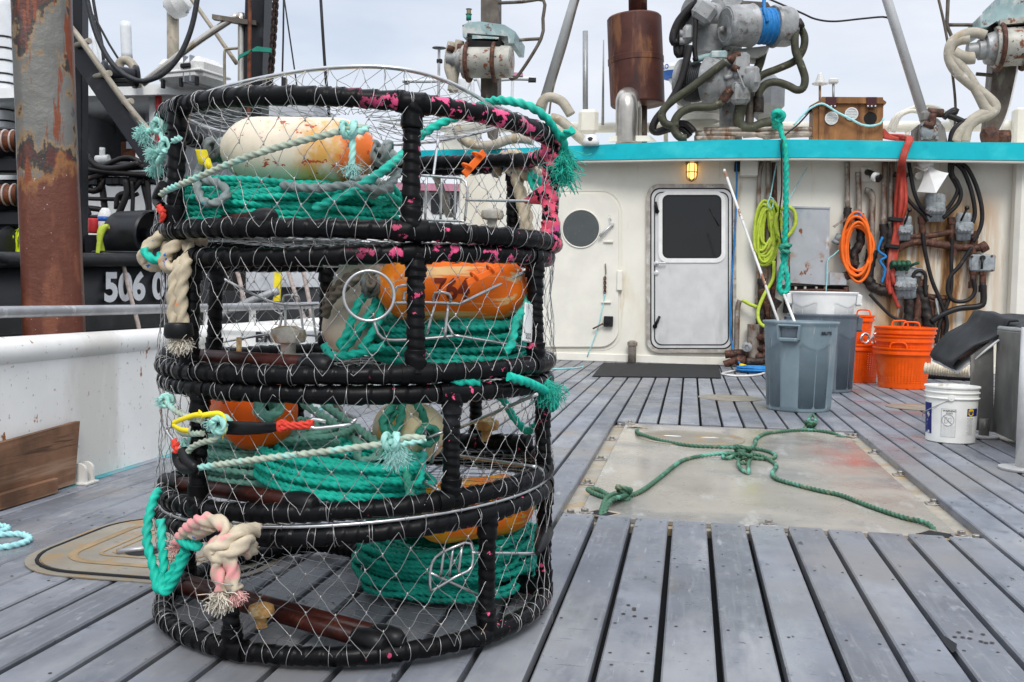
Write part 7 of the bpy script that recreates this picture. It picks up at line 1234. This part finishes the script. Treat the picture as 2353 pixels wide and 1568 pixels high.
pl([(-200, 215), (196, 215), (196, 640), (-200, 640)], dw + .3, 4); pl([(334, 215), (720, 222), (720, 640), (334, 640)], dw + .3, 4); pl([(196, 215), (334, 215), (334, 255), (196, 255)], dw + .31, .07); pl([(196, 372), (334, 372), (334, 640), (196, 640)], dw + .31, .07); wl_ = m.build('aft_wall', 'boat_grey', nb)
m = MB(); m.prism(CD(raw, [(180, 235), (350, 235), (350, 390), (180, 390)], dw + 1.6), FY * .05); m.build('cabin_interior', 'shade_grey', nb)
for u0, v0, u1, v1, sk in ((222, 265, 252, 352, 1), (316, 262, 332, 300, 0), (196, 268, 203, 352, 0)):
    m = MB(); pts = [(u0, v0), (u1 - 6, v0 - 1), (u1, v0 + 10), (u1 - 1, (v0 + v1) / 2 - 6), (u1 - 12, v1 - 14), (u0 + 5, v1)] if sk else [(u0, v0), (u1, v0), (u1, v1), (u0, v1)]; m.prism(CD(raw, pts, dw + 1.2), FY * .04); m.build('window_pane', 'pane_pale', nb)
cbox('locker', 'rust_drum', 278, 326, 316, 366, dw + .2, .3); cbox('notice', 'pane_pale', 290, 326, 303, 342, dw + .18, .01)
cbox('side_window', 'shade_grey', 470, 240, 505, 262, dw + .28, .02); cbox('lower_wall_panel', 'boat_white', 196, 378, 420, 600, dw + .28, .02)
m = MB(); m.rod(C(358, 212, dw - .6), C(358, 380, dw - .6), .075, seg=16); m.build('roof_post', 'boat_white', nb); m = MB(); m.tube(CD(raw, [(364, 222), (367, 290), (363, 320), (362, 345)], dw - .75), .037, 10); m.build('red_pipe', 'red_paint', nb)
m = MB(); rp0, rp1 = C(20, -113, 9.7), C(376, 400, 9.4); d_ = (rp1 - rp0).normalized(); s_1 = d_.cross(FY).normalized(); m.box((rp0 + rp1) / 2, ((rp1 - rp0).length, .17, .2), .012, Matrix((d_, s_1, d_.cross(s_1))).transposed()); m.build('stay_beam', 'black_paint', nb)
m = MB(); m.box((C(179, -240, 9.8) + C(190, 620, 9.8)) / 2, (.10, .16, 4.2), .01, Matrix.Rotation(R_(10), 3, 'Z')); m.build('stanchion', 'black_paint', nb)
m = MB(); m.prism(CD(raw, [(160, -40), (176, -40), (182, 200), (176, 260), (162, 260)], 9.9), FY * .2); m.build('upper_stanchion', 'black_paint', nb)
for pts in ([(160, 60), (190, 98), (280, 225), (350, 310)],): bar('ladder_rail', '', '', 'tan_tube', raw, pts, 9.3, .028, nb)
for a, b in (((300, 412), (360, 390)),): pass
for p, q in (((176, 105), (206, 94)), ((218, 177), (253, 168)), ((272, 243), (303, 232))): m = MB(); m.rod(C(*p, 9.45), C(*q, 9.35), .028); m.build('ladder_rung', 'tan_tube', nb)
MT = 10.6
m = MB(); m.box((C(592, -520, MT) + C(600, 420, MT)) / 2, (.215, .24, 4.5), .015, Matrix.Rotation(R_(2), 3, 'Z') @ Matrix.Rotation(R_(1.2), 3, 'Y')); m.build('boom_post', 'black_paint', nb)
bar('post_pipe', '', '', 'rust_drum', f2, [(1306, -60), (1303, 500), (1297, 920), (1290, 1300)], MT - .25, .020, nb)
bar('steel_upright', '', '', 'stainless', f2, [(1216, 140), (1216, 500), (1215, 1000)], MT - .05, .036, nb); bar('steel_brace', '', '', 'stainless', f2, [(180, 880), (700, 480), (1180, 160)], MT - .1, .036, nb); bar('tan_brace', '', '', 'tan_tube', f2, [(660, -60), (930, 320), (1170, 670)], MT + .4, .024, nb)
bar('guard_frame', '', '', 'tan_tube', f2, [(1185, 505), (1070, 515), (1042, 545), (1042, 760), (1045, 960)], MT + .3, .016, nb)
m = MB(); m.prism(CD(f2, [(910, 148), (908, 195), (1230, 250), (1370, 262), (1365, 215), (1280, 205)], MT - .15), FY * .08); m.build('cross_beam', 'mast_brown', nb)
m = MB(); m.prism(CD(f2, [(1320, 520), (1380, 485), (1530, 505), (1528, 550), (1400, 540), (1330, 540)], MT - .32), FY * .03); m.prism(CD(f2, [(1325, 515), (1190, 575), (1178, 635), (1200, 610), (1290, 560)], MT - .34), FY * .02); m.build('green_strap', 'strap_green', nb)
m = MB()
for i in range(24):
    p = C(*f2(1575 - 62 * (i / 23) ** 1.2, -20 + i * 41), MT - .2); k_ = (RX, FY)[i % 2]; m.tubeP(np.array([list(p + k_ * .026 * math.cos(t) + V((0, 0, .052 * math.sin(t)))) for t in np.linspace(0, 6.28, 13)[:-1]]), .012, 6, True)
tag(m.build('hanging_chain', 'chain_dark'), 'dark chain hanging down beside the black boom post', 'chain')
bar('steel_cable', 'thick grey wire cable sagging in a loop above the white wheelhouse roof', 'cable', 'wire_rope', raw, [(196, -20), (215, 60), (240, 120), (270, 160), (300, 180), (331, 187), (375, 170), (410, 132), (432, 88), (446, 40), (456, -20)], 9.0, .024)
xp_ = thing('exhaust_pipe', 'pale tan exhaust pipe with a floodlight on top, above the white wheelhouse', 'pipe', C(396, 190, 11.5)); m = MB(); m.rod(C(384 + 14, 195, 11.5), C(397, 14, 11.5), .068, seg=20); m.build('pipe', 'tan_tube', xp_)
m = MB(); m.tube(CD(f2, [(405, 68), (470, 60), (560, 75), (655, 118), (640, 125), (540, 95)], 11.4), .02, 8); m.build('bracket', 'galv', xp_); m = MB(); c = C(*f2(560, 25), 11.4); m.lathe([(.10, -.14), (.16, -.10), (.17, .0), (.10, .12), (.0, .14)], 20, c, (.9, -.1, .3)); m.build('floodlight', 'vent_white', xp_)
lr = thing('life_raft_case', 'white life raft case strapped on the neighbouring wheelhouse roof', 'life raft', C(440, 200, 11.0)); m = MB(); c = C(442, 171, 11.2); ro = Matrix.Rotation(R_(-14), 3, 'Z'); m.box(c + V((0, 0, .0)), (1.08 * .60, .5, .29), .07, ro); m.box(c + V((0, 0, -.02)), (1.12 * .60, .53, .035), .012, ro); m.build('case', 'vent_white', lr)
for sx in (.10, .19): m = MB(); m.box(c + ro @ V((sx, 0, 0)), (.022, .515, .30), .07, ro); m.build('strap', 'shade_grey', lr)
m = MB(); m.box(c + ro @ V((.145, -.27, .03)), (.14, .03, .05), .01, ro); m.build('clasp', 'gasket', lr)
for sx in (-.2, .06, .28): m = MB(); m.box(c + ro @ V((sx, -.24, -.14)), (.03, .05, .10), .006, ro); m.build('cradle_foot', 'gasket', lr)
hr = thing('hose_reel', 'black hose reel on the edge of the neighbouring wheelhouse roof', 'reel', C(277, 195, 10.6)); m = MB(); c = C(279, 172, 10.6); m.lathe([(.10, -.20), (.125, -.19), (.125, -.16), (.085, -.15), (.085, .12), (.125, .13), (.125, .16), (.1, .17)], 28, c, tuple(RX * .8 + FY * .6)); m.build('drum', 'black_paint', hr); m = MB(); m.box(C(272, 190, 10.6), (.32, .2, .05), .01); m.build('base', 'gasket', hr)
bar('gooseneck_vent', 'tan gooseneck vent pipe behind the black hose reel', 'vent', 'tan_tube', f1, [(1075, 640), (1070, 580), (1100, 545), (1150, 548), (1200, 600), (1220, 680), (1228, 780)], 11.2, .052)
RG_ = 'masts and aerials of the boats behind'
for lab, f, pts, d, r, mt in (('slanting pale mast wrapped in cables above the hose reel', f1, [(800, -60), (860, 250), (950, 650)], 14, .05, 'mast_white'), ('distant pale mast right of the slanting one', f1, [(1125, 200), (1132, 400), (1140, 530)], 30, .16, 'mast_white'), ('pale mast with black rings at the left edge behind the rusty pile', f1, [(22, -60), (30, 700), (45, 1700)], 12, .12, 'mast_white'), ('thin pale mast right of the rusty pile', f1, [(850, 300), (858, 480), (865, 640)], 20, .07, 'mast_white')):
    m = MB(); P = CD(f, pts, d); m.tube(P, r, 12, .3)
    if 'rings' in lab:
        o = m.build('mast', mt)
        for py in (350, 450, 560, 680, 760, 1000, 1100): m = MB(); c = C(*f1(24 + py * .012, py), 12); m.lathe([(r * 1.05, 0), (r * 1.05, .02)], 14, c); m.build('ring', 'gasket', o)
        tag(o, lab, 'mast', RG_)
    else: tag(m.build('mast', mt), lab, 'mast', RG_)
for lab, f, pts, d, r in (('dark stay wire running down right of the slanting mast', f1, [(720, -20), (860, 180), (980, 400), (1098, 585)], 12, .014), ('dark cable following the slanting mast', f1, [(835, 0), (870, 200), (915, 400), (930, 600)], 13.8, .022), ('vertical wire right of the chain', f2, [(1660, -60), (1655, 400), (1646, 760), (1640, 1200)], 13, .012), ('wire slanting right from the top of the vertical one', f2, [(1664, -20), (1760, 640), (1845, 1210)], 13.2, .010), ('thicker dark wire right of the slanting one', f2, [(2044, -60), (2090, 680), (2136, 1220)], 13, .020)):
    bar('rigging_wire', lab, 'wire', 'gasket', f, pts, d, r, None, 'rigging wires of the black boat', 6, .5)
# deck gear on the black boat
dk = 9.4
wdr = thing('deck_winch', 'black deck winch with a thick round rim behind the black rail', 'winch', C(300, 595, dk)); c = C(322, 541, dk + .2); ax_ = (RX * -.75 - FY * .65).normalized()
m = MB(); m.lathe([(.17, -.26), (.235, -.25), (.24, .20), (.225, .22), (.215, .10), (.06, .06), (.06, .16), (.0, .17)], 40, c, tuple(RX * .86 - FY * .5), cap=False); m.build('drum', 'black_paint', wdr); m = MB(); c2_ = c + RX * .24 - FY * .14 + V((.05, 0, .10)); m.lathe([(.12, 0), (.12, .05), (.10, .06), (0, .06)], 28, c2_, tuple(RX * .86 - FY * .5), cap=False)
for i in range(10): m.lathe([(.012, .0), (.010, .015)], 6, c2_ + (RX * .86 - FY * .5).normalized() * .052 + V((0, 0, .095 * math.sin(i * .628))) + (RX * .5 + FY * .86) * .095 * math.cos(i * .628), tuple(RX * .86 - FY * .5))
m.build('gear_cover', 'black_paint', wdr); m = MB(); m.box(C(305, 594, dk + .1), (.55, .5, .12), .01); m.build('base', 'black_paint', wdr)
cbox('engine_housing', 'black_paint', 195, 540, 250, 615, dk + .3, .5); cbox('bulkhead_box', 'black_paint', 150, 560, 215, 620, dk + .5, .4)
m = MB()
for i in range(4): m.tube(CD(f3, [(975 - i * 6, 575), (940 - i * 12, 590), (905 - i * 14 + i * i * 3, 660), (885 - i * 3 + i * 12, 760), (880 + i * 16, 875), (882 + i * 16, 960)], dk - .1 + .02 * i), .024, 8, .04)
tag(m.build('green_hose', 'hose_yellow'), 'pale yellow green hose hung over the black winch on the neighbouring boat', 'hose')
m = MB(); c = C(214, 536, dk + .1); m.lathe([(.042, 0), (.046, .012), (.046, .125), (.040, .14)], 20, c); tag(m.build('drinks_can', 'red_paint'), 'red can standing on the black housing', 'can')
bo = thing('bottle', 'white bottle with a blue band beside the black deck winch', 'bottle', C(242, 535, dk + .25)); m = MB(); m.lathe([(.065, 0), (.07, .02), (.07, .17), (.05, .22), (.03, .25)], 20, C(242, 538, dk + .25)); m.build('body', 'vent_white', bo); m = MB(); m.lathe([(.0715, .12), (.0715, .165)], 20, C(242, 538, dk + .25)); m.build('band', 'dome_blue', bo)
jk = MB(); rows = []
for u0, u1, v, dd in ((38, 44, 527, .0), (31, 52, 534, .05), (29, 54, 545, .03), (33, 55, 560, -.03), (35, 54, 580, .02), (34, 55, 610, .0)): rows.append([C(u0 + (u1 - u0) * t, v + 2 * math.sin(t * 9), 8.6 + .09 * math.cos(t * 3.1) + .04 * math.sin(t * 14 + v)) for t in np.linspace(0, 1, 11)])
jk.sheet(rows, FY * .06); tag(jk.build('hi_vis_jacket', 'hi_vis'), 'bright yellow safety jacket hanging by the black rail left of the pile', 'jacket')
for lab, u0, v, wd, hh in (('black winch with a rusty drum of rope at the left edge, upper one', 8, 324, 62, 78), ('black winch with a rusty drum at the left edge, lower one', 10, 448, 60, 62)):
    t = thing('side_winch', lab, 'winch', C(u0, v + hh / 2, 8.6), 'winches left of the pile'); c = C(u0 + 16, v, 8.6); m = MB(); m.lathe([(.085, -.28), (.085, .12)], 28, c, tuple(RX), cap=True); m.build('drum', 'rust_drum', t); m = MB()
    for s in (-.14, -.04, .03): m.tubeP(np.array([list(c + RX * s + (FY * math.cos(x) + V((0, 0, math.sin(x)))) * .09) for x in np.linspace(0, 6.283, 21)[:-1]]), .009, 6, True)
    m.build('rope_turn', 'rope_pink', t); m = MB(); m.lathe([(.14, .10), (.15, .12), (.15, .22), (.08, .26)], 28, c, tuple(RX)); m.lathe([(.15, -.34), (.16, -.30), (.16, -.20), (.10, -.19)], 28, c, tuple(RX)); m.box(c + FY * .2, (.7, .1, .3), .02); m.box(c + V((0, 0, -.2)) + FY * .12, (.5, .2, .14), .02); m.build('frame', 'black_paint', t)
m = MB(); c = C(12, 570, 8.8); m.lathe([(.19, -.2), (.20, -.18), (.20, .16), (.17, .18), (.0, .18)], 32, c, tuple(RX * .8 - FY * .5), cap=False); m.lathe([(.28, -.3), (.28, -.22), (.2, -.2)], 32, C(6, 560, 9.0), tuple(RX * .8 - FY * .5)); tag(m.build('capstan', 'black_paint'), 'black capstan drum behind the black rail left of the yellow jacket', 'capstan')
bt_ = thing('hydraulic_bank', 'tangle of black hoses and pipes in front of the grey wheelhouse wall', 'hoses', C(270, 470, 10.6))
R2 = random.Random(12)
for i, pts in enumerate(([(770, 60), (900, 80), (1100, 100), (1380, 120)], [(770, 150), (900, 120), (1080, 60), (1350, 40)], [(780, 240), (870, 250), (960, 120)], [(900, 150), (920, 250), (940, 420)], [(1120, 160), (1140, 260), (1100, 380), (1060, 470)], [(1270, 150), (1180, 260), (1060, 300), (1045, 420)], [(790, 325), (950, 330), (1120, 325), (1240, 280)], [(790, 410), (880, 420), (950, 440)], [(1180, 170), (1190, 320), (1185, 460)], [(1320, 150), (1330, 300), (1340, 450)], [(1280, 150), (1290, 220), (1330, 400), (1320, 470)], [(800, 100), (960, 20), (1150, -40), (1380, 60)], [(780, -60), (860, 30), (1000, 60), (1250, 10)])):
    m = MB(); m.tube(CD(f3, pts, 10.6 + .05 * (i % 4)), R2.choice((.022, .030, .036)), 8, .05); m.build('hose', 'hose_black', bt_)
m = MB()
for px in (790, 850, 1000, 1060, 1130, 1210, 1290, 1370): m.box(C(*f3(px, 165 + R2.uniform(-10, 20)), 10.7), (.10, .12, .10), .02)
m.box(C(*f3(1080, 105), 10.75), (.95, .08, .05), .02); m.box(C(*f3(1050, 30), 10.9), (1.0, .1, .07), .02); m.build('valve_row', 'black_paint', bt_)
bar('fitted_pipe', '', '', 'black_paint', f3, [(780, 410), (800, 460), (810, 490), (900, 490)], 10.5, .025, bt_)
for px, py in ((620, 1330), (1020, 1340)): pass
for u, v in ((235, 340), (318, 345)): m = MB(); m.tube([C(u, v + 30, 11), C(u, v, 11)], .03, 10); m.tube([C(u - 14, v + 28, 11), C(u + 16, v + 26, 11)], .05, 10); m.build('control_lever', 'vent_white', bt_)
bar('mooring_line', 'pale pinkish line hanging over the black rail in front of the numbers', 'rope', 'rope_pink', raw, [(262, 588), (275, 590), (281, 602), (300, 680), (316, 740), (322, 775), (324, 830)], 8.9, .020, None, None, 8)
m = MB(); m.box(C(291, 589, 9.15), (.42, .08, .05), .006, Matrix.Rotation(R_(10), 3, 'Z')); tag(m.build('timber', 'tan_tube'), 'short weathered timber lying on the black rail beside the winch', 'timber')
# things seen through the second pot
for u0, u1, v0, v1, mt in ((565, 640, 590, 668, 'boat_grey'), (644, 735, 590, 660, 'boat_grey')): cbox('grey_panel', mt, u0, v0, u1, v1, 10.3, .04)
cbox('dark_opening', 'void', 505, 592, 562, 668, 10.25, .03)
m = MB(); m.prism(CD(raw, [(632, 585), (647, 590), (642, 693), (628, 692)], 9.9), FY * .05); tag(m.build('yellow_board', 'yellow_tape'), 'yellow board standing beyond the rail, seen through the second pot', 'board')
for lab, pts in (('pale slanting line beyond the rail, left one of the pair', [(512, 590), (490, 660), (480, 720), (478, 770)]), ('pale slanting line beyond the rail, right one of the pair', [(534, 588), (552, 650), (560, 700)]), ('brown line slanting beyond the yellow board', [(655, 600), (680, 680), (705, 752)]), ('thin brown line beyond the rail at the right', [(690, 590), (712, 700), (720, 760)])):
    bar('mooring_line', lab, 'rope', 'rope_pink', raw, pts, 9.6, .022, None, 'lines seen through the second pot', 8)
bar('fender_pipe', 'pale pipe slanting up behind the bulwark rail', 'pipe', 'galv', raw, [(470, 745), (560, 700), (640, 668)], 9.5, .04)
# --- harbour behind: pink trimmed boat, masts, breakwater
pk = thing('far_boat', 'white boat with pink trim seen between the top pot and the deckhouse', 'boat', C(975, 640, 20)); dP = 20.5
m = MB(); m.prism(CD(raw, [(880, 432), (1075, 436), (1075, 640), (880, 640)], dP), FY * 2); m.build('wheelhouse', 'boat_white', pk); m = MB(); m.prism(CD(raw, [(872, 418), (1080, 424), (1080, 440), (872, 436)], dP - .3), FY * 2.6); m.build('roof_trim', 'pink_trim', pk)
for u0, u1 in ((890, 925), (938, 972), (990, 1024), (1034, 1050)): m = MB(); m.prism(CD(raw, [(p[0], p[1]) for p in rrect(u0, 446, u1, 492, 7)], dP - .02), FY * .02); m.build('window', 'glass_dark', pk)
m = MB(); m.prism(CD(raw, [(700, 560), (1100, 560), (1100, 690), (700, 690)], dP + .4), FY * 3); m.build('hull', 'boat_white', pk)
m = MB(); m.prism(CD(raw, [(992, 400), (1012, 402), (1042, 500), (1024, 500)], 14), FY * .05); tag(m.build('tan_board', 'tan_tube'), 'tan board leaning beyond the top pot in front of the pink trimmed boat', 'board')
fr = thing('far_rigging', 'far off white trawler masts and crossbeams left of the pot hauler', 'rigging', C(1060, 330, 34))
for pts, r in (([(925, 186), (1000, 186), (1140, 180)], .07), ([(1140, 184), (1180, 181), (1228, 182)], .07), ([(1062, 180), (1066, 330)], .16), ([(1100, 180), (1150, 330)], .10), ([(1128, 180), (1095, 330)], .10), ([(1040, 330), (1060, 240), (1078, 186)], .08), ([(1178, 182), (1176, 240)], .05), ([(1085, 186), (1090, 330)], .07)):
    bar('spar', '', '', 'mast_white', raw, pts, 34, r, fr)
m = MB(); m.prism(CD(raw, [(1215, 178), (1232, 179), (1232, 186), (1214, 186)], 33.8), FY * .3); m.build('spar_end', 'gasket', fr); m = MB(); m.prism(CD(raw, [(928, 186), (940, 186), (938, 191), (928, 191)], 33.8), FY * .3); m.build('spar_end', 'gasket', fr); m = MB(); m.prism(CD(raw, [(1175, 166), (1202, 168), (1202, 175), (1175, 174)], 33.9), FY * .3); m.build('red_float', 'pink_trim', fr)
t = thing('masthead_light', 'green and amber masthead light on a distant pole left of the hauler', 'light', C(1079, 60, 30)); m = MB(); m.tube(CD(raw, [(1079, 48), (1078, 95)], 30), .05, 8); m.build('pole', 'mast_white', t); m = MB(); c = C(1077, 47, 30); m.lathe([(.08, 0), (.08, .16)], 12, c); m.build('green_lens', 'strap_green', t); m = MB(); m.lathe([(.09, .16), (.10, .18), (.07, .19), (.07, .32), (.1, .33), (.0, .36)], 12, c, cap=False); m.build('amber_lens', 'lamp_brass', t)
t = thing('satellite_aerial', 'flat disc aerial on a thin distant pole above the lid ring', 'aerial', C(1010, 200, 28)); m = MB(); m.tube(CD(raw, [(1009, 112), (1008, 200), (1006, 330)], 28), .04, 8); m.build('pole', 'galv', t); m = MB(); m.lathe([(.0, .03), (.19, .02), (.20, .0), (.0, -.01)], 20, C(1009, 111, 28), cap=False); m.build('disc', 'galv', t); m = MB(); m.box(C(1010, 141, 28), (.16, .1, .12), .02); m.build('light', 'gasket', t)
t = thing('funnel', 'small white and black funnel of a boat behind the top pot', 'funnel', C(646, 280, 22)); m = MB(); m.prism(CD(raw, [(632, 196), (648, 196), (648, 300), (632, 300)], 22), FY * .4); m.build('casing', 'boat_white', t); m = MB(); m.prism(CD(raw, [(647, 178), (656, 178), (655, 205), (648, 205)], 21.9), FY * .2); m.build('pipe', 'gasket', t)
m = MB(); pts = [(-400, 655), (-150, 646)] + [(u, 648 + 3 * math.sin(u * .013) + 2 * math.sin(u * .05)) for u in range(-100, 1500, 40)] + [(1600, 672)]; m.prism([C(u, v, 240) for u, v in pts] + [C(1600, 700, 240), C(-400, 700, 240)], FY * 20); M('shore', (.16, .165, .15), .9, 0, .2, .05); struct(m.build('far_shore', 'shore', org=(0, 0, 0)))
